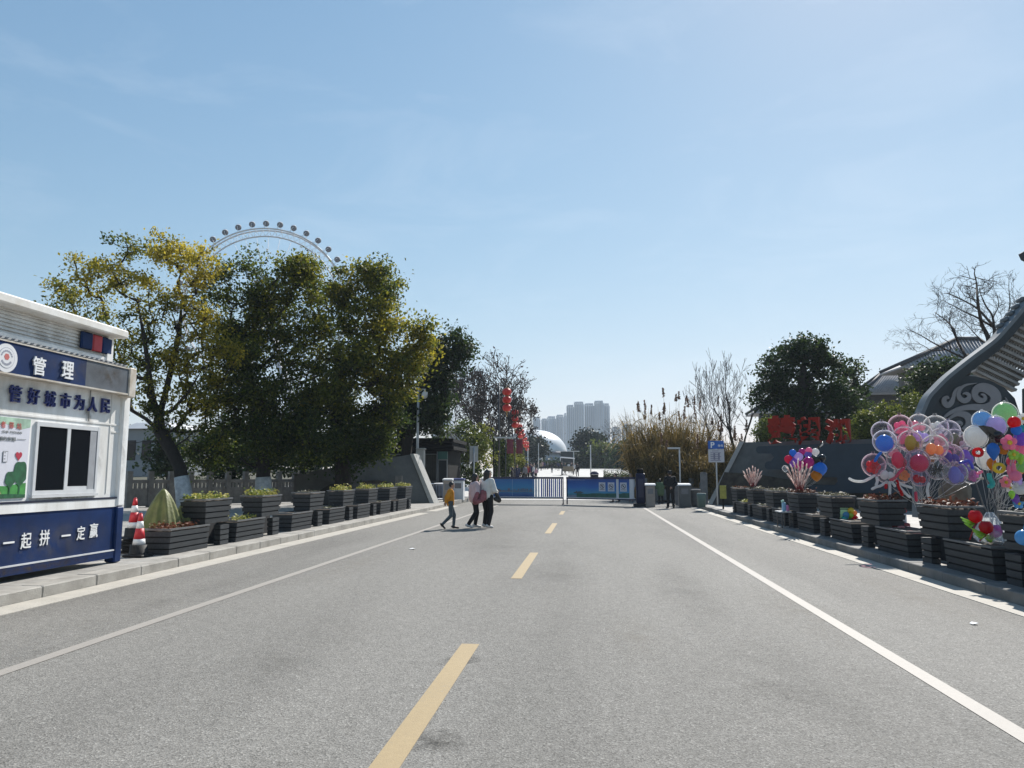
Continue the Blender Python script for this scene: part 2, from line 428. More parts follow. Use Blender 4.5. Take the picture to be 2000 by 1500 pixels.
# ground sheet to the horizon, rising gently beyond the gate
def sheet(name, x0, x1, ys, z, mat, follow=True, xs=None):
    m = MB(); xs = xs or [x0, x1]
    for i in range(len(ys)):
        for x in xs: m.v.append((x, ys[i], z + (ground_z(x, ys[i]) if follow else 0)))
    k = len(xs)
    for i in range(len(ys) - 1):
        for j in range(k - 1):
            m.f.append((i * k + j, i * k + j + 1, (i + 1) * k + j + 1, (i + 1) * k + j)); m.mi.append(0); m.sm.append(False)
    return structure(m.build(name, mat))
soil = pm("soil_and_grass", (.085, .085, .05), .95, .3, 1.2, .5, 20, c2=(.05, .042, .03))
sheet("ground", -1300, 1300, [-60, 0, 20, 46] + list(range(52, 176, 6)) + [176, 260, 600, 1500], -.06, soil)
sheet("road", XL - .02, XR + .02, [-30, 0, 20, 40, 46], 0.0, asphalt_mat())
plaza_m = paving_mat("plaza_paving", (.52, .51, .49), 1.2, .6, .8, .12)
sheet("plaza", -26, 16, [46] + list(range(52, 172, 6)) + [172], .004, plaza_m)
pave_m = paving_mat("granite_paving", (.36, .345, .32), .6, .3, .45, .22)
for nm, x0, x1 in (("pavement", -60, XL - .32), ("pavement", XR + .32, 60)):
    m = MB(); m.box(x0, x1, -30, 46, -.05, KERB - .004); structure(m.build(nm, pave_m))
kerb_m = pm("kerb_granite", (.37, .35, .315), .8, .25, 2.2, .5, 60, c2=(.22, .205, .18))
kerb_shade = pm("kerb_granite_shaded", (.20, .195, .185), .8, .25, 2.2, .5, 60, c2=(.12, .115, .105))  # same granite as the left kerb, with the right side's shade put into its colour
gut_m = pm("gutter_stone", (.42, .39, .34), .8, .2, 3.0, .4, 50, c2=(.36, .335, .29))
for sx in (-1, 1):
    X = XL if sx < 0 else XR
    m = MB()
    y = -12.0
    while y < 38.2:
        L = 1.18 if sx > 0 else 1.05
        dz, dx = rng.uniform(-.004, .004), rng.uniform(-.005, .005)
        a, b = sorted((X + dx * .5 + .0, X + sx * .32))
        m.cbox(a, b, y, y + L - .008, -.05, KERB + dz, .012)
        y += L
    structure(m.build("kerb", kerb_m if sx < 0 else kerb_shade))
    m = MB(); y = -12.0; L = 1.6 if sx > 0 else 1.4
    while y < 36.5:
        a, b = sorted((X - sx * .006, X - sx * (.36 if sx > 0 else .42)))
        if not (sx < 0 and 29.5 < y < 31): m.box(a, b, y, y + L - .006, -.04, .006 + rng.uniform(0, .002))
        y += L
    structure(m.build("gutter_strip", gut_m))
wl_m = paint_line_mat("worn_white_paint", (.345, .315, .278), .57)
yl_m = paint_line_mat("worn_yellow_paint", (.385, .285, .15), .55)
for x in (-4.62, 2.56):
    m = MB(); y = -10.0
    while y < 36.2:
        m.add([(x - .068, y, .004), (x + .068, y, .004), (x + .068, y + 2, .004), (x - .068, y + 2, .004)], [(0, 1, 2, 3)]); y += 2
    structure(m.build("edge_line", wl_m))
m = MB()
for y0, y1 in ((-1.6, 1.0), (4.0, 7.0), (11.35, 15.1), (20.0, 24.2), (29.4, 32.2)):
    m.add([(-1.185, y0, .004), (-1.02, y0, .004), (-1.02, y1, .004), (-1.185, y1, .004)], [(0, 1, 2, 3)])
structure(m.build("centre_dash", yl_m))
# worn speckled stop line in front of the right barrier, and one beyond the left barrier
m = MB()
for y, xa, xb in ((32.6, -.9, 2.5), (44.0, -4.6, -1.5)):
    x = xa
    while x < xb:
        L = rng.uniform(.08, .34)
        a = rng.uniform(-.06, .06); q = rng.uniform(.05, .13)
        m.add([(x, y + a - q, .004), (x + L * .6, y + a - q * .7, .004), (x + L, y + a, .004), (x + L * .5, y + a + q, .004), (x - .02, y + a + q * .5, .004)], [(0, 1, 2, 3, 4)])
        x += L + rng.uniform(.03, .22)
structure(m.build("stop_line", wl_m))
# oil, tyre scuffs and dust on the asphalt
def patch(px, py, a, b, mat_, rz=0.0):
    p = on_ground(px, py); c, s_ = math.cos(rz), math.sin(rz)
    m = MB((p.x, p.y, .002)); m.add([(p.x + x * c - y * s_, p.y + x * s_ + y * c, .002) for x, y in ((-a, -b), (a, -b), (a, b), (-a, b))], [(0, 1, 2, 3)]); structure(m.build("road_stain", mat_))
st_d = grime_mat("stain_tyre_dark", (.03, .03, .028), .6, 9.0, (1, 1, 0)); st_w = grime_mat("stain_oil_wide", (.05, .047, .042), .17, 1.2, (1, 1, 0)); st_l = grime_mat("stain_dust_pale", (.34, .31, .26), .3, 3.0, (1, 1, 0))
for q in ((852, 1448, .16, .20, st_d, .4), (1085, 1120, .8, 2.2, st_w), (560, 1280, .6, 2.4, st_w), (1500, 1330, .55, 1.8, st_w), (90, 1262, .42, 2.2, st_w), (330, 1170, .4, 3.5, st_w), (980, 1065, 1.1, 4.0, st_w), (1330, 1150, .5, 3.2, st_w), (1432, 1019, .55, .7, st_w), (900, 1290, .22, .14, st_d, .9), (1240, 1240, .3, 1.2, st_l), (700, 1100, .5, 3.0, st_l), (1560, 1190, .5, 2.4, st_l), (1780, 1165, .35, 2.6, st_l)): patch(*q)
# steel cover strip that joins road and plaza
m = MB(); m.box(XL, XR, 45.9, 46.1, -.02, .012); structure(m.build("expansion_joint", pm("joint_steel", (.2, .2, .2), .5)))
paper = pm("white_paper", (.75, .75, .74), .7, .05)
for (px, py, a, b, rz, lb) in ((805, 1073, .11, .08, .2, "small white scrap of paper lying on the asphalt left of the dashes"),
                               (1902, 1220, .06, .04, .1, "tiny white scrap of litter near the gutter by the large planters")):
    p = on_ground(px, py)
    m = MB(p); c, s_ = math.cos(rz), math.sin(rz)
    q = [(p.x + x * c - y * s_, p.y + x * s_ + y * c, z) for x, y, z in ((-a / 2, -b * .8, .008), (a / 2, -b * .8, .02), (a / 2, b * .8, .008), (0, b * .9, .022), (-a / 2, b * .7, .008))]
    m.prism(q, (0, 0, .003))
    tag(m.build("paper_scrap", paper), lb, "litter")
for (px, py) in ((585, 1365), (1143, 1305), (1955, 1225), (350, 1322)):
    pass

# ================================================================== KIOSK (left)
KX = -7.6
kroot = thing("kiosk", (KX, 9.0, KERB), "white and navy management booth with barred fascia, sliding window and poster", "kiosk")
ko = kroot.location
kw = pm("booth_white_panel", (.88, .88, .87), .42, .08, 2.6, .05, 12, c2=(.62, .60, .56), stretch=(1, 1, .22))
kwr = pm("booth_white_roof", (.82, .82, .81), .5, .08, 2, c2=(.60, .56, .49))
kb = pm("booth_navy_panel", (.004, .024, .10), .5, .3, 1.6, .05, 8, spec=.2)
kbf = pm("booth_navy_faded", (.10, .115, .135), .5, .25, 2.0)
kg = pm("booth_grey_trim", (.30, .31, .32), .5, .1)
Y0, Y1 = 6.2, 11.5
m = MB(ko)
m.box(-10.0, KX, Y0, Y1 - .12, 1.04, 3.3)
m.box(-10.0, KX - .02, Y0, Y1 - .14, .33, 1.04)
# raised ribs and seam strips on the wall
m.box(KX, KX + .012, Y0, Y1 - .12, 2.335, 2.36)
m.box(KX, KX + .010, 11.13, 11.15, 1.26, 2.83)
m.box(KX, KX + .012, 11.15, Y1 - .12, 2.22, 2.25)
for y in (8.05, 6.9): m.box(KX, KX + .008, y, y + .02, 1.24, 2.83)
m.build("wall", kw, kroot)
m = MB(ko); m.box(KX - .01, KX + .035, Y0, Y1 - .12, 1.04, 1.165); m.build("waist_band", kw, kroot)
m = MB(ko); m.box(KX, KX + .042, Y0, Y1 + .01, 1.168, 1.195); m.build("band_line", pm("booth_line_dark", (.015, .02, .045), .4), kroot)
m = MB(ko)
m.box(KX - .01, KX + .02, Y0, Y1 - .13, .36, 1.04)
m.box(KX - .3, KX - .01, Y0, Y1 - .13, .30, .36)
m.box(KX - .01, KX + .045, Y0, Y1 - .13, .235, .345)
put = m.build("lower_panel", kb, kroot)
m = MB(ko); m.box(KX + .02, KX + .05, Y0, Y1 - .13, .346, .366); m.build("skirting_trim", pm("booth_trim_white", (.62, .63, .64), .4), kroot)
m = MB(ko); m.cbox(KX - .12, KX + .06, Y1 - .13, Y1 + .05, .155, 1.04, .02); m.build("corner_post", kb, kroot)
m = MB(ko); m.cbox(KX - .12, KX + .06, Y1 - .13, Y1 + .05, 1.045, 2.86, .02); m.build("corner_post", kw, kroot)
# fascia with letters
FX = KX + .17
m = MB(ko)
m.box(KX + .001, FX, Y0, 10.25, 2.855, 3.25)
fas = m.build("fascia", kb, kroot)
m = MB(ko); m.box(KX + .002, FX - .002, 10.25, 11.28, 2.857, 3.248); m.build("faded_fascia", kbf, kroot)
m = MB(ko)
m.box(KX + .001, FX + .012, Y0, 11.28, 2.832, 2.854); m.box(KX + .001, FX + .012, Y0, 11.28, 3.251, 3.268)
m.cbox(KX - .05, FX + .02, 11.28, 11.47, 2.80, 3.285, .015)
m.build("fascia_frame", pm("booth_frame_aged", (.62, .60, .56), .5, .25, 4, c2=(.40, .33, .24)), kroot)
# grille behind the fascia
m = MB(ko)
for i in range(46): 
    y = Y0 + .02 + i * .112
    m.hexa([(KX - .25, y, 3.30), (KX + .10, y, 3.30), (KX + .10, y + .05, 3.30), (KX - .25, y + .05, 3.30)], [(KX - .25, y + .05, 3.36), (KX + .10, y + .03, 3.33), (KX + .10, y + .08, 3.33), (KX - .25, y + .10, 3.36)])
m.build("grille", kg, kroot)
# louvred roof box
m = MB(ko)
m.box(-9.9, KX - .16, Y0, 11.0, 3.30, 3.765)
for i in range(7):
    z = 3.42 + i * .052
    m.hexa([(KX - .16, Y0, z), (KX - .115, Y0, z), (KX - .115, 11.06, z), (KX - .16, 11.06, z)], [(KX - .16, Y0, z + .046), (KX - .145, Y0, z + .046), (KX - .145, 11.06, z + .046), (KX - .16, 11.06, z + .046)])
m.box(KX - .2, KX - .07, 11.06, 11.2, 3.30, 3.765)
m.box(KX - .16, KX - .09, Y0, 11.06, 3.37, 3.418)
m.build("louvre_wall", kw, kroot)
m = MB(ko); m.cbox(-10.2, KX + .10, Y0 - .2, 11.33, 3.765, 3.895, .02); m.build("roof", kwr, kroot)
m = MB(ko)
bx = KX - .115
for a, b, mi in ((10.43, 10.70, 0), (10.70, 10.93, 1), (10.93, 11.17, 0)):
    m.cbox(bx, bx + .05, a + .004, b - .004, 3.47, 3.735, .02, mi)
m.build("stripe_badge", [kb, pm("badge_red", (.42, .02, .03), .4)], kroot)
# writing
Rt, Up = (0, 1, 0), (0, 0, 1)
def kchar(mat_, ch, px, py, hh, X, wfac=.82, bold=.01, depth=.02):
    m = MB(ko); c = on_x(px, py, X); put_text(m, ch, (X, c.y, c.z), Rt, Up, hh * wfac, hh, depth, bold); m.build("letter", mat_, kroot)
white_l = pm("letter_white", (.80, .80, .80), .4, .02)
kchar(white_l, "管", 76, 715, .25, FX + .015, .95, .014); kchar(white_l, "理", 132, 723, .25, FX + .015, .95, .014)
navy_l = pm("letter_navy", (.02, .03, .16), .35, .05)
for ch, px, py in zip("管好城市为人民", (30, 66, 98, 128, 155, 181, 206), (769, 774, 779, 782.5, 786, 789.5, 793)):
    kchar(navy_l, ch, px, py, .225, KX + .03, .90, .006, .035)
for ch, px, py, hh in (("一", 17, 1060, None), ("起", 51, 1056, .2), ("拼", 87, 1050, .2), ("一", 129, 1046, None), ("定", 158, 1041, .19), ("赢", 183, 1036, .2)):
    c = on_x(px, py, KX + .03); m = MB(ko)
    put_text(m, ch, (KX + .03, c.y, c.z), Rt, Up, .19 if hh is None else hh * .95, .024 if hh is None else hh * 1.08, .008, .010)
    m.build("letter", white_l, kroot)
# round emblem on the fascia: pale disc, grey ring, small red centre
c = on_x(11, 699, FX)
m = MB(ko)
def disc(m, c, r, x0, x1, mi, n=36, rin=0):
    vs = [(x0, c.y + r * math.cos(2 * math.pi * k / n), c.z + r * math.sin(2 * math.pi * k / n)) for k in range(n)]
    m.prism(vs, (x1 - x0, 0, 0), mi)
disc(m, c, .185, FX, FX + .012, 0); disc(m, c, .135, FX + .012, FX + .014, 1); disc(m, c, .128, FX + .014, FX + .016, 0)
disc(m, Vector((0, c.y + .0, c.z + .015)), .045, FX + .016, FX + .018, 2, 6)
for k in range(9):
    a = R(20 + k * 17.5); q = Vector((0, c.y + .092 * math.cos(a), c.z + .092 * math.sin(a))); disc(m, q, .014, FX + .016, FX + .018, 1, 5)
for k in range(7):
    a = R(215 + k * 18); q = Vector((0, c.y + .085 * math.cos(a), c.z + .085 * math.sin(a))); disc(m, q, .017, FX + .016, FX + .018, 1, 6)
m.build("emblem", [pm("emblem_white", (.72, .72, .73), .4, .03), pm("emblem_grey", (.33, .34, .40), .4, .05), pm("emblem_red", (.55, .16, .14), .4, .05)], kroot)
# window
wy0, wy1, wz0, wz1 = 9.53, 10.87, 1.27, 2.28
m = MB(ko)
fx = KX + .028
m.box(KX, fx, wy0, wy0 + .05, wz0, wz1); m.box(KX, fx, wy1 - .05, wy1, wz0, wz1)
m.box(KX, fx - .002, wy0 + .05, wy1 - .05, wz1 - .06, wz1); m.box(KX, fx - .002, wy0 + .05, wy1 - .05, wz0, wz0 + .06)
m.box(KX, fx - .005, 10.15, 10.22, wz0 + .06, wz1 - .06)
m.box(KX, fx - .012, 10.22, 10.72, wz0 + .06, wz0 + .11)
m.box(KX, fx + .02, wy0 - .02, wy1 + .02, wz0 - .04, wz0 - .002)
wf = m.build("window", pm("window_frame_white", (.62, .63, .64), .35, .06), kroot)
for a, b in ((wy0 + .05, 10.15), (10.22, 10.66)):
    m = MB(ko); m.box(KX + .004, KX + .012, a, b, wz0 + .06 + (.05 if a > 10 else 0), wz1 - .06); m.build("pane", glass_dark("booth_glass"), wf)
m = MB(ko); m.box(KX + .004, KX + .02, 10.66, 10.81, wz0 + .06, wz1 - .06); m.build("shutter", pm("shutter_grey", (.33, .34, .36), .5), wf)
# poster
pg = [pm("poster_pale", (.66, .66, .72), .5, .04), pm("poster_green_dark", (.02, .12, .05), .5, .3, 14), pm("poster_green", (.07, .33, .07), .5, .3, 6),
      pm("poster_red", (.45, .03, .06), .5), pm("poster_grey_ink", (.10, .12, .12), .5), pm("poster_wash", (.42, .60, .46), .5, .3, 4), pm("poster_brown", (.40, .30, .16), .5), pm("poster_red_ink", (.5, .10, .09), .5)]
px0, px1, pz0, pz1 = 8.05, 9.42, 1.24, 2.30
m = MB(ko); x = KX + .012
m.box(KX, x, px0, px1, pz0, pz1, 0)
def flat(pts, k, mi): m.prism([(x + .0005 * k, a, b) for a, b in pts], (.0012, 0, 0), mi)
flat([(px0, 2.19), (8.6, 2.16), (9.0, 2.21), (9.25, 2.15), (px1, 2.19), (px1, pz1), (px0, pz1)], 1, 5)
hz = 1.24
flat([(px0, hz), (px1, hz), (px1, 1.44), (9.3, 1.43), (9.05, 1.40), (8.85, 1.41), (8.6, 1.44), (px0, 1.42)], 1, 2)
flat([(px0, hz), (px1, hz), (px1, 1.285), (9.1, 1.30), (px0, 1.28)], 5, 1)
flat([(8.3, 1.29), (9.0, 1.30), (8.95, 1.37), (8.8, 1.40), (8.5, 1.40), (8.3, 1.37)], 7, 6)
def tree_print(cy, cz, r, k, clip=9.41):
    pts = []
    for i in range(26):
        a = 2 * math.pi * i / 26; q = r * (1 + .08 * math.sin(5 * a + cy)); pts.append((min(clip, cy + q * .8 * math.cos(a)), cz + q * math.sin(a)))
    flat(pts, k, 1); flat([(cy - .012, 1.3), (cy + .012, 1.3), (cy + .012, cz), (cy - .012, cz)], k - 1, 1)
tree_print(9.30, 1.57, .16, 10); tree_print(9.13, 1.49, .105, 13)
hs = []
for i in range(30):
    t = 2 * math.pi * i / 30; hs.append((9.25 + .0045 * 16 * math.sin(t) ** 3 * .8, 1.80 + .0042 * (13 * math.cos(t) - 5 * math.cos(2 * t) - 2 * math.cos(3 * t) - math.cos(4 * t))))
flat(hs, 10, 3)
flat([(8.98, 1.71), (9.055, 1.71), (9.06, 1.855), (8.975, 1.855)], 10, 4); flat([(8.986, 1.717), (9.049, 1.717), (9.053, 1.848), (8.983, 1.848)], 13, 0)
for zz in (1.83, 1.79, 1.75): flat([(8.995, zz), (9.02, zz), (9.02, zz + .008), (8.995, zz + .008)], 15, 4)
for ch, px, py, hh, mi in (("者", 6, 829, .085, 7), ("驿", 22, 831, .085, 7), ("站", 37, 832.5, .085, 7)):
    c = on_x(px, py, x); put_text(m, ch, (x + .006, c.y, c.z), Rt, Up, hh, hh, .002, .01, mi)
for ch, yy in (("劳", 8.56), ("动", 8.70)): put_text(m, ch, (x + .006, yy, 2.145), Rt, Up, .085, .085, .002, .01, 7)
c = on_x(23, 844, x); put_text(m, "ZHE YIZHAN", (x + .006, c.y, c.z), Rt, Up, .34, .028, .002, .004, 4)
c = on_x(15, 857, x); put_text(m, "幸福的家园", (x + .006, c.y - .05, c.z), Rt, Up, .36, .055, .002, .006, 4)
c = on_x(39, 858, x); m.box(x + .005, x + .007, c.y - .06, c.y + .10, c.z - .004, c.z + .002, 4)
m.build("poster", pg, kroot)
# drip stain lives in the material; narrow cable trunk up the wall
m = MB(ko); m.tube([(KX + .015, 10.60, 2.36), (KX + .015, 10.60, 2.85)], .007, 6); m.build("cable", kg, kroot)

gr_b = grime_mat("grime_brown_streak", (.10, .075, .05), .75, 7.0, (0, 1, 1)); gr_g = grime_mat("grime_grey_film", (.16, .15, .135), .42, 4.0, (0, 1, 1))
for y, z, a, b, x, g_ in ((10.58, 2.52, .20, .28, KX + .0145, gr_b), (9.2, 2.62, 1.0, .2, KX + .002, gr_g), (10.9, 1.85, .14, .5, KX + .003, gr_g), (10.1, 1.22, .9, .06, KX + .031, gr_b), (9.9, .62, 1.6, .34, KX + .0215, gr_g), (9.6, .29, 1.8, .06, KX + .047, gr_b),
                          (10.0, 3.06, .9, .2, FX + .0015, gr_g), (10.8, 3.08, .5, .2, FX + .0015, gr_b), (11.42, 2.0, .1, .8, KX + .0625, gr_g), (9.8, 3.5, 1.2, .18, KX - .114, gr_g)):
    m = MB((x, y, z)); m.add([(x, y - a, z - b), (x, y + a, z - b), (x, y + a, z + b), (x, y - a, z + b)], [(0, 1, 2, 3)])
    o_ = m.build("grime_stain", g_, kroot); o_.location = Vector((x, y, z)) - ko
# ================================================================== PLANTERS, CONES, COVERED HEAP
pl_grey = pm("planter_grey_slats", (.050, .055, .060), .6, .22, 3.0, .12, 30, stretch=(8, 1, 8), spec=.3)
pl_rim = pm("planter_rim", (.13, .135, .14), .5, .2, 5)
pl_in = pm("planter_shadow_gap", (.014, .015, .017), .9)  # near-black colour stands in for shade between slats and in the opening
earth = pm("planter_soil", (.10, .075, .05), .95, .4, 14, .8, 30, c2=(.04, .03, .022))
lm_yel = leaf_mat("pansy_leaf", [(.10, .16, .03), (.25, .28, .05), (.42, .38, .09), (.55, .48, .16)], .3)
lm_red = leaf_mat("red_bedding_leaf", [(.05, .03, .02), (.12, .04, .025), (.20, .07, .04), (.14, .12, .05)], .25)
lm_dry = leaf_mat("dry_bedding_leaf", [(.05, .05, .035), (.14, .13, .08), (.24, .22, .16), (.10, .14, .06)], .25)
def slat_box(m, x0, x1, y0, y1, z0, z1, n, fx=0, fy0=0, fy1=0):
    """n horizontal slats; the box widens by fx / fy0 / fy1 towards the top"""
    h = (z1 - z0) / n
    for i in range(n):
        t0, t1 = i / n, (i + .78) / n
        a = (x0 - fx * t0, x1 + fx * t0, y0 - fy0 * t0, y1 + fy1 * t0); b = (x0 - fx * t1, x1 + fx * t1, y0 - fy0 * t1, y1 + fy1 * t1)
        m.frus(a, z0 + h * i, b, z0 + h * (i + .76), 0)
        if i < n - 1:
            g = .022
            m.frus((b[0] + g, b[1] - g, b[2] + g, b[3] - g), z0 + h * (i + .755), (b[0] + g, b[1] - g, b[2] + g, b[3] - g), z0 + h * (i + 1.005), 1)
def rim_and_soil(m, x0, x1, y0, y1, z, t=.035):
    m.box(x0, x1, y0, y0 + t, z, z + .03, 2); m.box(x0, x1, y1 - t, y1, z, z + .03, 2)
    m.box(x0, x0 + t, y0 + t, y1 - t, z, z + .03, 2); m.box(x1 - t, x1, y0 + t, y1 - t, z, z + .03, 2)
def soil_mesh(x0, x1, y0, y1, z, par):
    m = MB(); nx, ny = 5, 12
    for j in range(ny + 1):
        for i in range(nx + 1):
            e = 1 if 0 < i < nx and 0 < j < ny else 0
            m.v.append((x0 + (x1 - x0) * i / nx, y0 + (y1 - y0) * j / ny, z + e * rng.uniform(.0, .045)))
    for j in range(ny):
        for i in range(nx):
            k = j * (nx + 1) + i; m.f.append((k, k + 1, k + nx + 2, k + nx + 1)); m.mi.append(0); m.sm.append(True)
    return m.build("soil", earth, par)
def bed_leaves(name, x0, x1, y0, y1, z, n, hgt, mat, par, size=.04, clump=7):
    cs = nrg.uniform((x0, y0, z), (x1, y1, z + .01), (clump, 3)); cs[:, 1] = np.linspace(y0 + .05, y1 - .05, clump); k = nrg.integers(0, clump, n)
    cen = cs[k] + nrg.normal(size=(n, 3)) * np.array([.06, .10, 0]); cen[:, 2] = z + np.abs(nrg.normal(size=n)) * hgt * .5
    u = nrg.random(n) < .55; cen[u, 0] = nrg.uniform(x0, x1, u.sum()); cen[u, 1] = nrg.uniform(y0, y1, u.sum())
    cen[:, 0] = np.clip(cen[:, 0], x0, x1); cen[:, 1] = np.clip(cen[:, 1], y0, y1)
    nr = unit(nrg.normal(size=(n, 3)) * .7 + np.array([0, 0, 1]))
    tint = np.clip(nrg.uniform(0, .6, clump)[k] + nrg.normal(size=n) * .18 + .2, 0, 1)
    return leaves_mesh(name, cen, nr, nrg.uniform(.6, 1.2, n) * size, tint, mat, .55, par)
MM = [pl_grey, pl_in, pl_rim]
def planter(side, y, lab, top, low):
    """road face at x=0, body away from the road; a long low box, then a tall flared box carried on its far end and on a leg"""
    X = -7.36 if side < 0 else 5.36
    t = thing("planter", (X, y, KERB), lab, "planter", "grey slatted planters on the left kerb" if side < 0 else "grey slatted planters on the right kerb")
    D = .46
    def rect(a, b): return (a, b) if side > 0 else (-b, -a)
    x0, x1 = rect(0, D)
    m = MB(); slat_box(m, x0, x1, 0, 1.34, 0.0, .42, 4, .03, .02, .0); rim_and_soil(m, x0 - .035, x1 + .035, -.025, 1.345, .42); low_o = m.build("low_box", MM, t)
    soil_mesh(x0 - .0, x1 + .0, .01, 1.31, .405, low_o)
    m = MB(); slat_box(m, *rect(.01, .14), 1.86, 2.20, 0.0, .415, 4, .006, .03, .0); m.build("leg", MM, t)
    m = MB(); slat_box(m, *rect(.012, D - .012), 1.24, 2.185, .456, .905, 4, .045, .10, .03); a, b = rect(-.04, D + .04); rim_and_soil(m, a, b, 1.135, 2.225, .905); tall = m.build("tall_box", MM, t)
    soil_mesh(a + .035, b - .035, 1.17, 2.19, .885, tall)
    m = MB(); e0, e1 = sorted(((D - .05) * side, (D - .02) * side)); m.box(e0, e1, 1.345, 2.60, 0, .45, 1); m.build("shade_board", MM, t)  # added near-black board closing the opening, stands in for the shade inside
    if top: bed_leaves("foliage", a + .05, b - .05, 1.2, 2.15, .91, *top, tall)
    if low: bed_leaves("foliage", x0 + .03, x1 - .03, .05, 1.1, .425, *low, low_o)
    return t
ordn = ["first", "second", "third", "fourth", "fifth", "sixth", "seventh", "eighth"]
YT = (420, .14, lm_yel); RD = (420, .10, lm_red); DR = (300, .08, lm_dry); SP = (110, .05, lm_dry)
lspec = [(12.62, (420, .11, lm_yel), RD, "grey slatted planter nearest the kiosk, red-brown bedding in its low box and olive cover behind"),
         (15.12, YT, (160, .09, lm_yel), "second slatted planter from the kiosk on the left kerb, yellow-green plants on top"),
         (18.05, (60, .05, lm_dry), None, "third slatted planter from the kiosk, its tall box bare of plants"),
         (20.75, YT, (90, .06, lm_dry), "fourth slatted planter from the kiosk on the left kerb, yellow-green plants on top"),
         (23.35, YT, None, "third slatted planter from the sloped left wing wall's end, greenery on top"),
         (26.0, YT, (60, .05, lm_dry), "left kerb slatted planter last but one before the wing wall's end, yellow flowers on top"),
         (28.45, YT, None, "farthest left kerb slatted planter, right at the wing wall's end")]
for y, top, low, lb in lspec: planter(-1, y, lb, top, low)
rspec = [(8.25, SP, None, "slatted planter closest to the camera on the right kerb, cut off by the frame"),
         (10.72, RD, None, "large slatted planter with red bedding in front of the big bubble balloon bunch"),
         (13.42, (340, .09, lm_red), None, "right kerb slatted planter with sparse brown bedding, left of the red-bedded one"),
         (16.1, DR, None, "right kerb slatted planter with dry grey bedding, beside the rainbow toy pack"),
         (18.75, RD, None, "right kerb slatted planter carrying the larger pink plume ornament"),
         (21.4, DR, SP, "right kerb slatted planter with dry bedding between the two pink plume ornaments"),
         (24.1, DR, (90, .06, lm_dry), "right kerb slatted planter carrying the smaller pink plume ornament"),
         (26.8, (160, .06, lm_red), (240, .10, lm_yel), "farthest right kerb slatted planter by the yellow board, greenery in its low box")]
for y, top, low, lb in rspec: planter(1, y, lb, top, low)

# traffic cones
c_red, c_wht, c_blk = pm("cone_red", (.55, .02, .03), .5, .15), pm("cone_white_band", (.72, .72, .72), .4, .08), pm("cone_black_base", (.008, .008, .009), .7, .2)
def cone(p, lab, h=.72, group="red and white traffic cones by the kiosk"):
    t = thing("traffic_cone", p, lab, "traffic cone", group)
    def rad(z): return .135 - .105 * z / h
    def band(z0, z1, mat, nm):
        m = MB(); m.lathe((0, 0, 0), [(rad(z0), z0), (rad(z1), z1)], 20); m.build(nm, mat, t)
    m = MB(); m.cbox(-.19, .19, -.19, .19, 0, .045, .02); m.lathe((0, 0, 0), [(.165, .045), (.15, .06), (.14, .20)], 18); m.build("base", c_blk, t)
    band(.201, .30, c_wht, "reflective_band"); band(.301, .48, c_red, "cone_body"); band(.481, .60, c_wht, "reflective_band"); band(.601, h, c_red, "cone_tip")
    m = MB(); m.lathe((0, 0, 0), [(rad(h), h), (rad(h) * .7, h + .02)], 14); m.build("cap", c_red, t)
    return t
p1 = on_ground(270, 1087, KERB); cone((p1.x, p1.y, KERB), "traffic cone standing on the paving in front of the other cones")
stack = on_ground(258, 1079, KERB); rc = on_ground(286, 1071, KERB)
for i, lb in enumerate(("lowest cone of the nested stack beside the kiosk, only its black base showing", "second cone up in the nested stack beside the kiosk",
                        "third cone up in the nested stack beside the kiosk", "fourth cone up in the nested stack beside the kiosk", "topmost cone of the nested stack beside the kiosk")):
    c = cone((stack.x, stack.y, KERB + .06 * i), lb)
    c.rotation_euler.z = R((i * 37) % 90)
    if i < 4:
        for ch in list(c.children):
            if ch.name.split('.')[0] in ("reflective_band", "cone_tip", "cap", "cone_body"): bpy.data.objects.remove(ch)
cone((rc.x, rc.y, KERB), "traffic cone standing between the nested stack and the olive cover")
rg_ = on_ground(291, 1074, KERB); m = MB(rg_); m.ball((rg_.x + .03, rg_.y, KERB + .05), (.09, .06, .05), 10, 7); m.ball((rg_.x - .04, rg_.y - .02, KERB + .04), (.06, .05, .04), 8, 6)
tag(m.build("cloth_rag", pm("rag_pink", (.5, .32, .28), .9, .3, 9)), "crumpled pinkish rag on the paving beside the front cone", "rag")

# olive cloth cover with two peaks
def draped(name, peaks, z0, mat, lab, cat):
    cx = sum(p[0] for p in peaks) / len(peaks); cy = sum(p[1] for p in peaks) / len(peaks)
    m = MB((cx, cy, z0)); N, M_ = 110, 26
    def height(x, y):
        h = 0
        for px, py, ph, pr in peaks:
            d = math.hypot(x - px, (y - py)); a = math.atan2(y - py, x - px)
            d *= 1 + .12 * math.sin(5 * a + px * 3) + .07 * math.sin(11 * a + 1)
            h = max(h, ph * max(0, 1 - (d / pr) ** 1.55) ** .9)
        return h
    L = 1.1
    for j in range(N + 1):
        for i in range(N + 1):
            x, y = cx - L + 2 * L * i / N, cy - L + 2 * L * j / N
            m.v.append((x, y, z0 + height(x, y)))
    for j in range(N):
        for i in range(N):
            q = (j * (N + 1) + i, j * (N + 1) + i + 1, (j + 1) * (N + 1) + i + 1, (j + 1) * (N + 1) + i)
            if max(m.v[k][2] for k in q) > z0 + .004: m.f.append(q); m.mi.append(0); m.sm.append(True)
    o = m.build(name, mat)
    return tag(o, lab, cat)
pc = on_x(322, 1040, -8.15)
draped("cloth_cover", [(-7.95, 13.35, 1.14, .44), (-7.86, 14.0, .92, .36), (-8.1, 13.7, .55, .45)], KERB, pm("olive_cover", (.155, .165, .04), .5, .3, 5, .35, 16), "olive green cloth cover draped over two peaks behind the first planter", "cover")
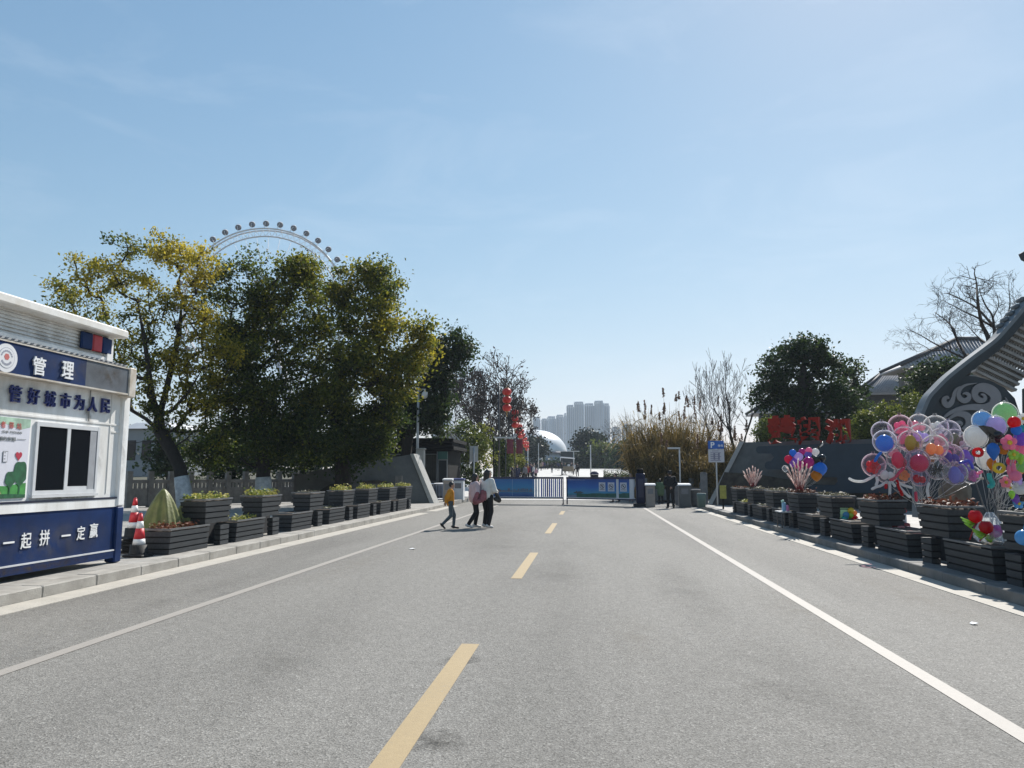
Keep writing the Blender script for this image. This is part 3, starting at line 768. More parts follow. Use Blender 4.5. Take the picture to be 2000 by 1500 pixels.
# ================================================================== TREES AND PLANTS
bark = pm("bark_dark", (.028, .024, .02), .95, .35, 6, .8, 25, stretch=(3, 3, .6))
bark_b = pm("bark_brown", (.04, .032, .027), .95, .35, 6, .6, 25, stretch=(3, 3, .6))
wash = pm("whitewash", (.55, .55, .54), .9, .3, 5, .4, 30)
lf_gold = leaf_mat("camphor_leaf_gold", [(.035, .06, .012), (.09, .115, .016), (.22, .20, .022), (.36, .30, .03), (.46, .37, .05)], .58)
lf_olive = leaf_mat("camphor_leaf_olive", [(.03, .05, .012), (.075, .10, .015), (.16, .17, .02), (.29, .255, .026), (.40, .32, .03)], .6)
lf_dark = leaf_mat("evergreen_leaf_dark", [(.014, .032, .010), (.03, .054, .014), (.06, .085, .02), (.12, .13, .03)], .45)
lf_lime = leaf_mat("shrub_leaf_lime", [(.03, .05, .012), (.08, .11, .02), (.17, .19, .03), (.26, .25, .05)], .42)
lf_blue = leaf_mat("far_leaf_grey", [(.018, .026, .016), (.03, .04, .022), (.05, .055, .03)], .25)

def px_lobe(px, py, Y, r): p = at(px, py, Y); return (p, r * mpp(Y))
def leafy(name, lab, group, trunk, r0, lobes, leaf, clumps=12, per=45, size=.14, cs=.30, seed=1, mat=None, washed=0.0, depth=1.0, rmin=.012, tints=None, cat="tree", limbs=()):
    """trunk: list of points; lobes: (centre, radius[, tint[, density]]); limbs reach every leaf clump"""
    rg = np.random.default_rng(seed); rr = random.Random(seed)
    base = Vector(trunk[0]); t = thing(name, base, lab, cat, group)
    pos = [Vector(p) for p in trunk]; par = [-1] + list(range(len(trunk) - 1))
    limb_paths = []
    for j, pts in limbs:
        path = [j]; prev = j
        for p in pts: pos.append(Vector(p)); par.append(prev); prev = len(pos) - 1; path.append(prev)
        limb_paths.append(path)
    cl = []
    for lb in lobes:
        c, r = lb[0], lb[1]; ti = lb[2] if len(lb) > 2 else .4; de = lb[3] if len(lb) > 3 else 1.0
        for k in range(max(2, int(clumps * de))):
            d = rg.normal(size=3); d /= np.linalg.norm(d); q = (.35 + .65 * rg.random() ** .5)
            cl.append((Vector((c[0] + d[0] * r * q, c[1] + d[1] * r * q * depth, c[2] + d[2] * r * q)), ti + rg.normal() * .13, r))
    order = sorted(range(len(cl)), key=lambda i: (cl[i][0] - pos[len(trunk) - 1]).length)
    paths = list(limb_paths)
    P = np.array([list(p) for p in pos])
    for i in order:
        c = np.array(cl[i][0]); d = np.linalg.norm(P - c, axis=1) + 1.1 * np.maximum(0, P[:, 2] - c[2] + .15)
        d[0] += 3
        j = int(np.argmin(d)); a = Vector(P[j]); b = Vector(c); L = (b - a).length
        n = 2 if L < .7 else 3 if L < 2 else 5
        path = [j]; prev = j
        side = Vector((rr.uniform(-1, 1), rr.uniform(-1, 1), rr.uniform(-.2, .6))) * L * .13
        for k in range(1, n + 1):
            u = k / n
            q = a.lerp(b, u) + side * math.sin(math.pi * u) + Vector((0, 0, -1)) * L * .10 * math.sin(math.pi * u) + Vector((rr.uniform(-1, 1), rr.uniform(-1, 1), rr.uniform(-1, 1))) * L * .03 * (k < n)
            pos.append(q); par.append(prev); prev = len(pos) - 1; path.append(prev)
        paths.append(path)
        P = np.vstack([P, [list(pos[x]) for x in path[1:]]])
    cnt = [0] * len(pos)
    for i in range(len(pos) - 1, -1, -1):
        cnt[i] = max(cnt[i], 1)
        if par[i] >= 0: cnt[par[i]] += cnt[i]
    tot = cnt[0]
    def rad(i): return max(rmin, r0 * (cnt[i] / tot) ** .52)
    m = MB(base)
    nt = len(trunk)
    tr = [max(rad(i), r0 * .28) for i in range(nt)]; tr[0] = r0 * 1.35
    m.tube(trunk, tr, 10)
    for p in paths:
        rs = [min(rad(p[1]) * 1.15, rad(p[0]))] + [rad(i) for i in p[1:]]; rs[-1] = rmin * .6
        m.tube([pos[i] for i in p], rs, 6 if rs[0] > .05 else 4, caps=False)
    tk = m.build("trunk", mat or bark, t)
    if washed:
        m = MB(base); a, b = Vector(trunk[0]), Vector(trunk[1]); f = min(1, washed / (b - a).length)
        m.tube([a, a.lerp(b, f * .5), a.lerp(b, f)], [r0 * 1.42, tr[0] * (1 - f * .5) + tr[1] * f * .5 + .015, tr[0] * (1 - f) + tr[1] * f + .012], 14)
        m.build("whitewash", wash, tk)
    cen, tin = [], []
    for c, ti, r in cl:
        k = max(6, int(per * rg.uniform(.55, 1.35)))
        s = cs * rg.uniform(.7, 1.25)
        pts = rg.normal(size=(k, 3)) * np.array([s, s, s * .72]) + np.array(c)
        cen.append(pts); tin.append(np.full(k, ti) + rg.normal(size=k) * .13)
    cen = np.vstack(cen); tin = np.concatenate(tin); n = len(cen)
    nr = unit(rg.normal(size=(n, 3)) + np.array([0, 0, .55]))
    leaves_mesh("crown", cen, nr, rg.uniform(.65, 1.25, n) * size * .62, tin, leaf, .58, t, base)
    return t
def pts_px(lst, Y, dy=None): return [at(px, py, Y + (dy[i] if dy else 0)) for i, (px, py) in enumerate(lst)]
def lobes_px(lst, Y): return [(at(l[0], l[1], Y + (l[5] if len(l) > 5 else rng.uniform(-1, 1) * 20 * mpp(Y))), l[2] * mpp(Y), *(l[3:5])) for l in lst]
G_L = "camphor trees behind the left kerb"
# A: gold-leaved leaning tree beside the kiosk
YA = 27.0
b = on_ground(362, 1001, KERB); b = at(364, 1003, YA); b.z = KERB
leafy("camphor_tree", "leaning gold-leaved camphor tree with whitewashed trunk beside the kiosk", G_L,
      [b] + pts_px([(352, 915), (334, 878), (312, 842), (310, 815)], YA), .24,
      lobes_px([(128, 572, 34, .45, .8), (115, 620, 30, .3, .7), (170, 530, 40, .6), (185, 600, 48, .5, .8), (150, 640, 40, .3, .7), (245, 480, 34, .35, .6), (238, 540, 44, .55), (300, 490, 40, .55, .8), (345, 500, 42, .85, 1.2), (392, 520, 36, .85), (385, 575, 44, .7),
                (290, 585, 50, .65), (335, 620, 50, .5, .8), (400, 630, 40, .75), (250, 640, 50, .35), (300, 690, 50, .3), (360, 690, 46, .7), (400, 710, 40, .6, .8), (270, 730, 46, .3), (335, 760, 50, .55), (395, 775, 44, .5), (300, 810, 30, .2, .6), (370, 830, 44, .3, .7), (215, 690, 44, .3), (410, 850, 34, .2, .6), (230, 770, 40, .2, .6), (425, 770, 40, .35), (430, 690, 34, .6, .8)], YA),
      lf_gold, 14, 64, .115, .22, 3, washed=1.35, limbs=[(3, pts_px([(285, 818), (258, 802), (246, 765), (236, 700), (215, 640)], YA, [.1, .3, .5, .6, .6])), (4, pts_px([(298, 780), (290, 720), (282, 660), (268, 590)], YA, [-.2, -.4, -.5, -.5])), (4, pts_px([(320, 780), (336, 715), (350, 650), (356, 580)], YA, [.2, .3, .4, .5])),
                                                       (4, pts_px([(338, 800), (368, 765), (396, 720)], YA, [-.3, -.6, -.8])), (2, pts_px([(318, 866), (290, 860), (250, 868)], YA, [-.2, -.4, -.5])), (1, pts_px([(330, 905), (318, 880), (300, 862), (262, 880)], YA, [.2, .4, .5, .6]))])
# B: tall olive-green tree with grey airy top
YB = 29.5
b = at(516, 990, YB); b.z = KERB
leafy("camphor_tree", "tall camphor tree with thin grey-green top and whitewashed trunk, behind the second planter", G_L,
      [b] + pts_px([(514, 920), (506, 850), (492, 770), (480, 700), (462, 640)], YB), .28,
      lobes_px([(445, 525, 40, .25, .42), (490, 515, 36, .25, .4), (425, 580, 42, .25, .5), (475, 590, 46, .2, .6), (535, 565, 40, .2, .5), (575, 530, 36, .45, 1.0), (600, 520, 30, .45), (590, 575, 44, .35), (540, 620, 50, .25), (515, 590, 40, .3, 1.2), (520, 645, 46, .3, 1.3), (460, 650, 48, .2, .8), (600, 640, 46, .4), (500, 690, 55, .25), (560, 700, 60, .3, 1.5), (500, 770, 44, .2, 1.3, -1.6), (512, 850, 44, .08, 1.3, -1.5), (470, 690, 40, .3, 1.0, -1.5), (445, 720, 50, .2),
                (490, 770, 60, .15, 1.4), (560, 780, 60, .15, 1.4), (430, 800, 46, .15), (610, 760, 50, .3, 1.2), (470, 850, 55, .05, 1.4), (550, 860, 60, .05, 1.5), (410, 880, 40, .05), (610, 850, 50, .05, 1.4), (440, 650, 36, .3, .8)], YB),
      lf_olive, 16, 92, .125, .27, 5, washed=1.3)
# C: olive tree with lit right flank
YC = 33.0
b = at(672, 985, YC); b.z = KERB
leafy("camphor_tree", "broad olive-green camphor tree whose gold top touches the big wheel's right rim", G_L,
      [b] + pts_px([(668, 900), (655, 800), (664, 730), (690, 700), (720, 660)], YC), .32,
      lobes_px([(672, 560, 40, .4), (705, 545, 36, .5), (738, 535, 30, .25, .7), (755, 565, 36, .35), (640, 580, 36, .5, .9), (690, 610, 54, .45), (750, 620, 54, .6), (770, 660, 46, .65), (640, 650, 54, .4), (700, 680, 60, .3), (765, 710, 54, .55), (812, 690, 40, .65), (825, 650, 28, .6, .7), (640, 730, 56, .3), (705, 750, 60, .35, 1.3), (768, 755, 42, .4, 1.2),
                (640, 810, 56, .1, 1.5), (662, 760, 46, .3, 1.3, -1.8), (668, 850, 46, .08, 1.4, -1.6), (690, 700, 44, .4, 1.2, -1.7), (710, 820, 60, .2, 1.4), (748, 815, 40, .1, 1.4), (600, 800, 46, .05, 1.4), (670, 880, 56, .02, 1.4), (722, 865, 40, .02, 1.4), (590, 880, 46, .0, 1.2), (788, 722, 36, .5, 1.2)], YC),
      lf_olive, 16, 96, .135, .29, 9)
# D: dark tree leaning over the gatehouse
YD = 41.0
b = at(790, 968, YD); b.z = KERB
leafy("camphor_tree", "dark green camphor tree leaning over the gatehouse roof beside the lamp post", G_L,
      [b] + pts_px([(792, 900), (800, 820), (822, 760), (850, 710)], YD), .30,
      lobes_px([(880, 665, 26, .3), (868, 690, 34, .25), (905, 690, 20, .3), (840, 710, 34, .3), (880, 730, 34, .2), (820, 750, 40, .25), (862, 765, 34, .2), (790, 790, 44, .15, 1.3), (838, 800, 36, .15, 1.2), (770, 815, 34, .05, 1.3), (806, 820, 26, .1, 1.2), (850, 830, 26, .6, 1.1), (862, 800, 22, .5, .8), (742, 835, 28, .02, 1.2)], YD),
      lf_dark, 16, 62, .17, .30, 13)
# E: dense dark understorey trees behind the parapet
for k, (px, py, Y, r, lab) in enumerate(((455, 880, 39, 60, "low dark evergreen behind the stone balustrade near the gold-leaved tree"), (590, 870, 42, 70, "low dark evergreen behind the left end of the sloped wing wall"), (705, 865, 45, 66, "low dark evergreen behind the middle of the sloped wing wall"), (330, 890, 40, 46, "sparse dark shrub behind the stone balustrade beside the kiosk"))):
    b = at(px, 960, Y); b.z = KERB
    leafy("evergreen_shrub", lab, "dark understorey behind the left wing wall", [b] + pts_px([(px, 930), (px + 4, py)], Y), .16,
          lobes_px([(px - r * .6, py + 15, r * .55, .1), (px, py - r * .45, r * .6, .15), (px + r * .6, py + 5, r * .55, .1), (px, py + 25, r * .7, .05), (px - r * .3, py - 10, r * .5, .1)], Y), lf_dark, 18 if k < 3 else 9, 46, .2, .34, 40 + k, cat="shrub")
# right round evergreen
YR = 46.0
b = at(1575, 968, YR); b.z = KERB
leafy("evergreen_tree", "large rounded dark evergreen tree standing behind the red characters", "evergreens on the right side",
      [b] + pts_px([(1575, 900), (1570, 830), (1566, 760), (1570, 710)], YR), .34,
      lobes_px([(1560, 685, 26, .3), (1592, 682, 22, .3), (1530, 700, 30, .25), (1575, 710, 38, .3), (1612, 712, 26, .3), (1505, 735, 30, .25), (1545, 745, 42, .2), (1600, 750, 40, .25), (1495, 775, 28, .2), (1530, 790, 40, .15, 1.3), (1585, 795, 44, .2, 1.3), (1640, 770, 34, .3), (1632, 810, 40, .3, 1.2), (1520, 835, 36, .05, 1.2), (1575, 840, 44, .05, 1.3), (1628, 845, 36, .2), (1668, 800, 26, .35, .8), (1660, 840, 30, .3)], YR),
      lf_dark, 17, 66, .18, .30, 21)
YR2 = 52.0
b = at(1672, 965, YR2); b.z = KERB
leafy("evergreen_tree", "smaller thin-crowned evergreen between the rounded tree and the hip roofs", "evergreens on the right side",
      [b] + pts_px([(1672, 880), (1668, 800), (1668, 740)], YR2), .2,
      lobes_px([(1655, 718, 22, .4, .7), (1674, 728, 16, .4, .6), (1636, 735, 18, .4, .6), (1654, 760, 24, .3, .8), (1672, 762, 14, .3, .7), (1650, 790, 24, .25), (1680, 800, 18, .25)], YR2), lf_dark, 13, 52, .18, .28, 22)
YR3 = 47.0
b = at(1800, 968, YR3); b.z = KERB
leafy("evergreen_tree", "evergreen tree half covering the larger grey hip roof", "evergreens on the right side",
      [b] + pts_px([(1800, 880), (1805, 800), (1808, 750)], YR3), .2,
      lobes_px([(1822, 722, 20, .4), (1850, 715, 22, .3), (1800, 745, 20, .4), (1828, 755, 28, .3), (1862, 745, 28, .2), (1790, 785, 18, .45, .7), (1818, 795, 26, .4), (1850, 790, 30, .3), (1772, 772, 12, .5, .5)], YR3), lf_dark, 14, 56, .18, .28, 23)
for k, (px, py, Y, r, lab) in enumerate(((1690, 842, 37, 32, "yellow-green conifer bush right of the last red character"), (1730, 832, 36.5, 42, "yellow-green conifer bush behind the clear balloon bunch, middle of the hedge row"), (1778, 818, 36, 46, "taller yellow-green conifer bush beside the dark gateway"), (1500, 845, 40, 26, "yellow-green shrub left of the first red character"))):
    b = at(px, 975, Y); b.z = KERB
    leafy("conifer_bush", lab, "yellow-green bushes behind the right wall", [b] + pts_px([(px, 930), (px, py)], Y), .08,
          lobes_px([(px, py - r * .6, r * .5, .5), (px - r * .5, py, r * .55, .4), (px + r * .5, py, r * .55, .45), (px, py + r * .5, r * .6, .3), (px - r * .4, py + r, r * .5, .1), (px + r * .4, py + r, r * .5, .1)], Y), lf_lime, 20, 40, .10, .16, 60 + k, cat="bush")
# green bamboo-like shrubs beside and beyond the gatehouse
for k, (px, py, Y, r, lab, mt) in enumerate(((925, 870, 50, 40, "leafy yellow-green shrub right beside the gatehouse", lf_lime), (985, 885, 62, 24, "smaller lime shrub under the bare trees past the gatehouse", lf_lime), (1005, 895, 72, 16, "lime shrub beyond the lantern posts", lf_lime))):
    b = at(px, 960, Y); b.z = ground_z(b.x, Y)
    leafy("leafy_shrub", lab, "shrubs beyond the gatehouse", [b] + pts_px([(px, 940), (px - 2, py)], Y), .1,
          lobes_px([(px - r * .4, py - r * .7, r * .5, .2), (px + r * .4, py - r * .5, r * .5, .6), (px, py, r * .7, .4), (px + r * .55, py + r * .4, r * .5, .8), (px - r * .5, py + r * .5, r * .55, .2), (px, py + r, r * .6, .15), (px - r * .3, py + r * 1.5, r * .55, .05)], Y), mt, 18, 36, .17, .24, 70 + k, cat="shrub")
# far wooded edge behind the plaza: single trees
for k, (px, py, Y, r, lab, mt) in enumerate(((1152, 868, 178, 30, "round dark tree at the far plaza edge below the tall towers", lf_blue), (1172, 890, 170, 22, "lower yellow-tipped tree at the far plaza edge", lf_lime), (1192, 895, 180, 24, "dull green tree at the far plaza edge right of the yellow-tipped one", lf_blue), (1228, 885, 150, 22, "dark tree at the far plaza edge beside the reeds", lf_dark), (1044, 872, 172, 15, "rounded tree in front of the white dome", lf_blue), (1135, 900, 172, 18, "dark shrub tree right of the dark screen", lf_dark), (1212, 905, 165, 18, "low dark tree by the plaza's right side", lf_dark))):
    b = at(px, 920, Y); b.z = ground_z(0, Y)
    leafy("plaza_tree", lab, "trees at the far plaza edge", [b] + pts_px([(px, 910), (px, py)], Y), .25,
          lobes_px([(px, py - r * .4, r * .6, .35), (px - r * .55, py, r * .5, .3), (px + r * .55, py, r * .5, .4), (px, py + r * .45, r * .75, .15), (px + r * .3, py + r * .7, r * .6, .1), (px - r * .3, py + r * .7, r * .6, .1)], Y), mt, 22, 40, .62, .9, 80 + k, rmin=.05)
# hedge along the far plaza edge
n = 5200
cx = nrg.uniform(-20, 12, n); cen = np.stack([cx, 173 + nrg.normal(size=n) * .7, 3.0 + np.abs(nrg.normal(size=n)) * .75], 1)
leaves_mesh("hedge", cen, unit(nrg.normal(size=(n, 3))), nrg.uniform(.3, .55, n), nrg.random(n) * .5, lf_dark)
tag(bpy.data.objects["hedge"], "clipped dark hedge closing the far end of the plaza", "hedge")
p = at(1206, 922, 66)
n = 2600; cen = np.stack([p.x + nrg.uniform(-1.2, 1.1, n), 66 + nrg.normal(size=n) * .5, ground_z(0, 66) + .25 + np.abs(nrg.normal(size=n)) * .38], 1)
leaves_mesh("clipped_shrub", cen, unit(nrg.normal(size=(n, 3))), nrg.uniform(.05, .1, n), nrg.random(n) * .7, lf_dark)
tag(bpy.data.objects["clipped_shrub"], "low clipped round shrub behind the right barrier panel", "shrub")

# far wooded belts beyond the pavements on both sides
n = 26000
side = np.where(nrg.random(n) < .62, -1, 1); bx = np.where(side < 0, nrg.uniform(-210, -42, n), nrg.uniform(44, 190, n)); hgt = 5.5 + 2.5 * np.sin(bx * .19) + 1.6 * np.sin(bx * .53 + 1)
cen = np.stack([bx, 138 + nrg.normal(size=n) * 5, 2.4 + hgt * nrg.random(n) ** .75], 1)
fw = leaves_mesh("far_woods", cen, unit(nrg.normal(size=(n, 3)) + np.array([0, 0, .4])), nrg.uniform(.35, .8, n), nrg.random(n) * .6, lf_dark); fw['kind'] = 'stuff'
# ---------------- bare trees
def bare(name, lab, group, base, first, r0, levels=6, seed=1, spread=.55, kids=(2, 3), shrink=.74, up=.12, seeds=0, mat=None, trunk_n=4, bend=.14, rmin=.010, shrink0=None):
    rr = random.Random(seed); t = thing(name, base, lab, "tree", group); m = MB(base); tips = []
    def grow(p, d, L, r, lev):
        pts, rad = [p], [r]; q = p; dd = d
        n = trunk_n if lev == 0 else 3
        for k in range(n):
            dd = (dd + Vector((rr.uniform(-1, 1), rr.uniform(-1, 1), rr.uniform(-.5, .9))) * bend + Vector((0, 0, up * .4))).normalized()
            q = q + dd * L / n; pts.append(q); rad.append(max(rmin, r * (1 - .28 * (k + 1) / n)))
        m.tube(pts, rad, 8 if lev < 1 else 5 if lev < 3 else 3, caps=False)
        if lev >= levels: tips.append(q); return
        for k in range(rr.randint(*kids)):
            ax = dd.orthogonal(); ax.rotate(Matrix.Rotation(rr.uniform(0, 6.283), 3, dd))
            nd = (dd + ax * math.tan(spread * rr.uniform(.55, 1.25)) + Vector((0, 0, up))).normalized()
            grow(q if k < 2 else pts[-2].lerp(q, rr.random()), nd, L * (shrink0 if shrink0 and lev == 0 else shrink) * rr.uniform(.75, 1.2), max(rmin, rad[-1] * (.80 if k == 0 else .60)), lev + 1)
        if lev > 0 and rr.random() < .6:
            ax = dd.orthogonal(); ax.rotate(Matrix.Rotation(rr.uniform(0, 6.283), 3, dd)); grow(pts[1], (dd + ax * 1.0).normalized(), L * .55, rad[1] * .4, min(levels, lev + 2))
    grow(Vector(base), Vector((0, 0, 1)) + Vector((rr.uniform(-.08, .08), 0, 0)), first, r0, 0)
    m.build("trunk", mat or bark_b, t)
    if seeds and tips:
        rg = np.random.default_rng(seed); tp = np.array([list(x) for x in tips]); k = rg.integers(0, len(tp), seeds)
        cen = tp[k] + rg.normal(size=(seeds, 3)) * .14
        leaves_mesh("crown", cen, unit(rg.normal(size=(seeds, 3))), rg.uniform(.06, .16, seeds), rg.random(seeds), leaf_mat("dry_pod", [(.018, .014, .013), (.03, .022, .02), (.06, .03, .028)], .2), .6, t, base)  # leaf-shaped faces here are the dry seed pods at the twig tips
    return t
def base_px(px, Y): p = at(px, 960, Y); p.z = ground_z(p.x, Y) + (KERB if Y < 46 else 0); return p
GB = "bare winter trees beyond the gatehouse"
bare("bare_tree", "slender bare tree rising right beside the gatehouse shrub", GB, base_px(892, 54), 3.6, .15, 6, 4, .42, seeds=60, shrink=.76, rmin=.014)
bare("bare_tree", "bare tree with dark seed pods left of the lanterns", GB, base_px(930, 62), 2.9, .24, 7, 8, .52, seeds=700, shrink=.77, rmin=.020)
bare("bare_tree", "densest bare tree with many dark pods behind the lantern strings", GB, base_px(968, 66), 2.8, .24, 7, 15, .58, seeds=1500, shrink=.77, rmin=.022)
bare("bare_tree", "low dark bare tree between the lantern strings and the dome", GB, base_px(990, 74), 2.3, .22, 7, 19, .60, seeds=1500, shrink=.76, rmin=.024)
GR = "bare winter trees on the right"
bare("bare_tree", "bare tree with upright grey limbs right of the reeds", GR, base_px(1453, 47), 2.5, .18, 6, 31, .36, shrink=.74, up=.22)
bare("bare_tree", "thin bare tree standing among the reeds", GR, base_px(1405, 52), 2.4, .14, 6, 33, .40, shrink=.76, up=.2)
bare("bare_tree", "small faint bare tree above the middle of the reeds", GR, base_px(1345, 58), 2.4, .11, 5, 35, .5, shrink=.74, up=.14)
def bare_limbs(lab, base, limbs, Y, seed, mat=None, tw=1.0):
    """bare tree whose main limbs follow given lines; finer twigs branch off along them"""
    rr = random.Random(seed); t = thing("bare_tree", base, lab, "tree", GR); m = MB(base); z4_ = lambda q: (1760 + q[0] / 5, 540 + q[1] / 5)
    def twig(p, d, L, r, lev):
        pts = [p]; dd = d
        for k in range(3):
            dd = (dd + Vector((rr.uniform(-1, 1), rr.uniform(-1, 1), rr.uniform(-.6, .9))) * .22).normalized(); pts.append(pts[-1] + dd * L / 3)
        m.tube(pts, [r, r * .85, r * .7, r * .5], 4 if lev < 2 else 3, caps=False)
        if lev < 3:
            for k in range(rr.randint(2, 3)):
                ax = dd.orthogonal(); ax.rotate(Matrix.Rotation(rr.uniform(0, 6.283), 3, dd)); twig(pts[rr.randint(1, 3)], (dd + ax * rr.uniform(.4, 1.0) + Vector((0, 0, .15))).normalized(), L * rr.uniform(.5, .8), max(.007, r * .66), lev + 1)
    for r0, pts in limbs:
        ys = [Y + rr.uniform(-.5, .5) * i * .5 for i in range(len(pts))]
        P = [Vector(base)] if pts[0] is None else []
        P += [at(*z4_(q), ys[i]) for i, q in enumerate(pts) if q is not None]
        P = smooth3(P, 4); n_ = len(P); m.tube(P, [max(.010, .72 * r0 * (1 - .85 * (i / (n_ - 1)) ** .8)) for i in range(n_)], 7, caps=False)
        for i in range(n_ // 4, n_):
            if rr.random() < .55 * tw:
                d = (P[i] - P[i - 1]).normalized(); ax = d.orthogonal(); ax.rotate(Matrix.Rotation(rr.uniform(0, 6.283), 3, d)); twig(P[i], (d + ax * rr.uniform(.5, 1.1)).normalized(), rr.uniform(.45, 1.1) * Y / 42, max(.009, r0 * .11), 0)
    m.build("trunk", mat or bark_b, t)
def smooth3(P, n):
    out = []
    for i in range(len(P) - 1):
        p0, p1, p2, p3 = P[max(i - 1, 0)], P[i], P[i + 1], P[min(i + 2, len(P) - 1)]
        for k in range(n): u = k / n; out.append(.5 * ((2 * p1) + (p2 - p0) * u + (2 * p0 - 5 * p1 + 4 * p2 - p3) * u * u + (3 * p1 - p0 - 3 * p2 + p3) * u ** 3))
    return out + [P[-1]]
bare_limbs("large bare tree with fanning limbs rising above the gateway's sweeping eave", base_px(1930, 42), [(.26, [None, (880, 900), (860, 640), (835, 560), (790, 470), (765, 350), (745, 200), (735, 60), (715, -30)]), (.16, [(900, 760), (915, 550), (895, 480), (850, 425), (740, 310), (620, 240), (470, 170), (420, 165)]), (.10, [(915, 540), (890, 385), (830, 290), (780, 180), (765, 110)]),
            (.09, [(890, 490), (740, 400), (610, 340), (520, 290), (420, 240)]), (.10, [(915, 545), (905, 470), (900, 400), (950, 290), (940, 180)]), (.09, [(925, 560), (960, 470), (1020, 380), (1100, 300)]), (.06, [(800, 640), (740, 580), (650, 480), (600, 440)]), (.07, [(1000, 500), (1060, 300), (1055, 160), (1050, 80)])], 42, 3)
bare_limbs("lower bare tree with wide crooked branches in front of the larger hip roof", base_px(1890, 46), [(.17, [None, (660, 900), (630, 780), (580, 690), (545, 620), (510, 510), (440, 430), (370, 380), (330, 350)]), (.09, [(620, 800), (450, 720), (300, 640), (200, 580), (100, 530), (40, 500)]), (.06, [(480, 740), (470, 650), (400, 600), (380, 560)]), (.06, [(430, 715), (300, 720), (180, 660), (30, 660)]), (.06, [(540, 610), (480, 470), (490, 380), (540, 330)])], 46, 8)
bare("bare_tree", "grey bare tree at the far plaza edge left of the reeds", "trees at the far plaza edge", base_px(1205, 160), 3.2, .22, 6, 55, .5, shrink=.72)
bare("bare_tree", "pale bare tree at the far plaza edge close to the reeds", "trees at the far plaza edge", base_px(1224, 140), 2.9, .2, 6, 57, .5, shrink=.72)

# ---------------- tall golden reeds
reed_m = leaf_mat("reed_blade", [(.025, .035, .010), (.07, .06, .018), (.15, .105, .033), (.24, .165, .055), (.33, .24, .095)], .4)
plume_m = leaf_mat("reed_plume", [(.10, .055, .04), (.17, .10, .07), (.25, .17, .12)], .35)
def strips(name, runs, mat, par, org):
    """runs: (points (k,3), widths (k,), tint)"""
    V, F, T = [], [], []
    for pts, wd, ti in runs:
        k0 = len(V)
        d = pts[-1] - pts[0]; s = np.cross(d, nrg.normal(size=3)); s /= np.linalg.norm(s) + 1e-9
        for p, w_ in zip(pts, wd): V.append(p - s * w_ / 2 - org); V.append(p + s * w_ / 2 - org)
        for i in range(len(pts) - 1): F.append((k0 + 2 * i, k0 + 2 * i + 1, k0 + 2 * i + 3, k0 + 2 * i + 2)); T.append(ti)
    me = bpy.data.meshes.new(name); me.from_pydata([tuple(v) for v in V], [], F); me.update()
    a = me.attributes.new('tint', 'FLOAT', 'FACE'); a.data.foreach_set('value', np.clip(np.array(T), 0, 1).astype(np.float32)); me.materials.append(mat)
    o = bpy.data.objects.new(name, me); COL.objects.link(o)
    if par is not None: o.parent = par
    return o
def reeds(px, Y, top_py, wpx, lab, plumes=8, seed=1, n=520, ptop=40):
    rg = np.random.default_rng(seed)
    b = base_px(px, Y); h = at(px, top_py, Y).z - b.z; wd = wpx * mpp(Y)
    t = thing("reed_clump", b, lab, "reeds", "golden reeds behind the right gate machines"); org = np.array(b); runs = []
    for i in range(n):
        a = rg.uniform(0, 6.283); r = wd * .5 * rg.random() ** .6; L = h * rg.uniform(.5, 1.08)
        p0 = org + np.array([math.cos(a) * r * .7, math.sin(a) * r * .7, 0]); out = np.array([math.cos(a), math.sin(a), 0]) * rg.uniform(.05, .3) * L + rg.normal(size=3) * .1
        droop = rg.uniform(0, .2) * L; u = np.linspace(0, 1, 5)[:, None]
        pts = p0 + np.array([0, 0, 1.]) * (u * L - droop * u ** 3) + out * u ** 2
        runs.append((pts, np.array([.03, .035, .035, .028, .006]) * rg.uniform(.8, 1.6), rg.uniform(.15, .95)))
        for q in range(4):                                   # side leaves
            v = rg.uniform(.25, .95); s0 = p0 + np.array([0, 0, 1.]) * (v * L - droop * v ** 3) + out * v ** 2
            dd = rg.normal(size=3) * .38 + out / (L + .1) * .6; l2 = np.linspace(0, 1, 4)[:, None]
            runs.append((s0 + dd * l2 + np.array([0, 0, 1.]) * (.30 * l2 - .55 * l2 ** 2) * rg.uniform(.5, 1.3), np.array([.028, .036, .024, .003]), rg.uniform(.1, 1)))
    strips("blades", runs, reed_m, t, org)
    for i in range(plumes):
        a = rg.uniform(0, 6.283); r = wd * .45 * rg.random(); p = org + np.array([math.cos(a) * r, math.sin(a) * r, 0])
        H = h + rg.uniform(-.3, 1) * ptop * mpp(Y); lean = rg.normal(size=2) * .12
        m = MB(b); top = Vector((p[0] + lean[0] * H * .6, p[1] + lean[1] * H * .6, b.z + H))
        m.tube([p, Vector(p).lerp(top, .5) + Vector((0, 0, 0)), top], [.012, .01, .006], 5)
        st = m.build("stalk", pm("reed_stalk", (.28, .22, .12), .8), t)
        k = 70; v = rg.random(k); L = rg.uniform(.45, .8)
        cen = np.array(top)[None] + np.stack([lean[0] * .6 * (v - 1) * L, lean[1] * .6 * (v - 1) * L, (v - .75) * L], 1) + rg.normal(size=(k, 3)) * np.array([.03, .03, 0]) * (1.3 - v)[:, None] * 1.3
        leaves_mesh("plume", cen, unit(rg.normal(size=(k, 3)) * np.array([1, 1, .2])), rg.uniform(.04, .08, k), rg.random(k), plume_m, .5, st, b)
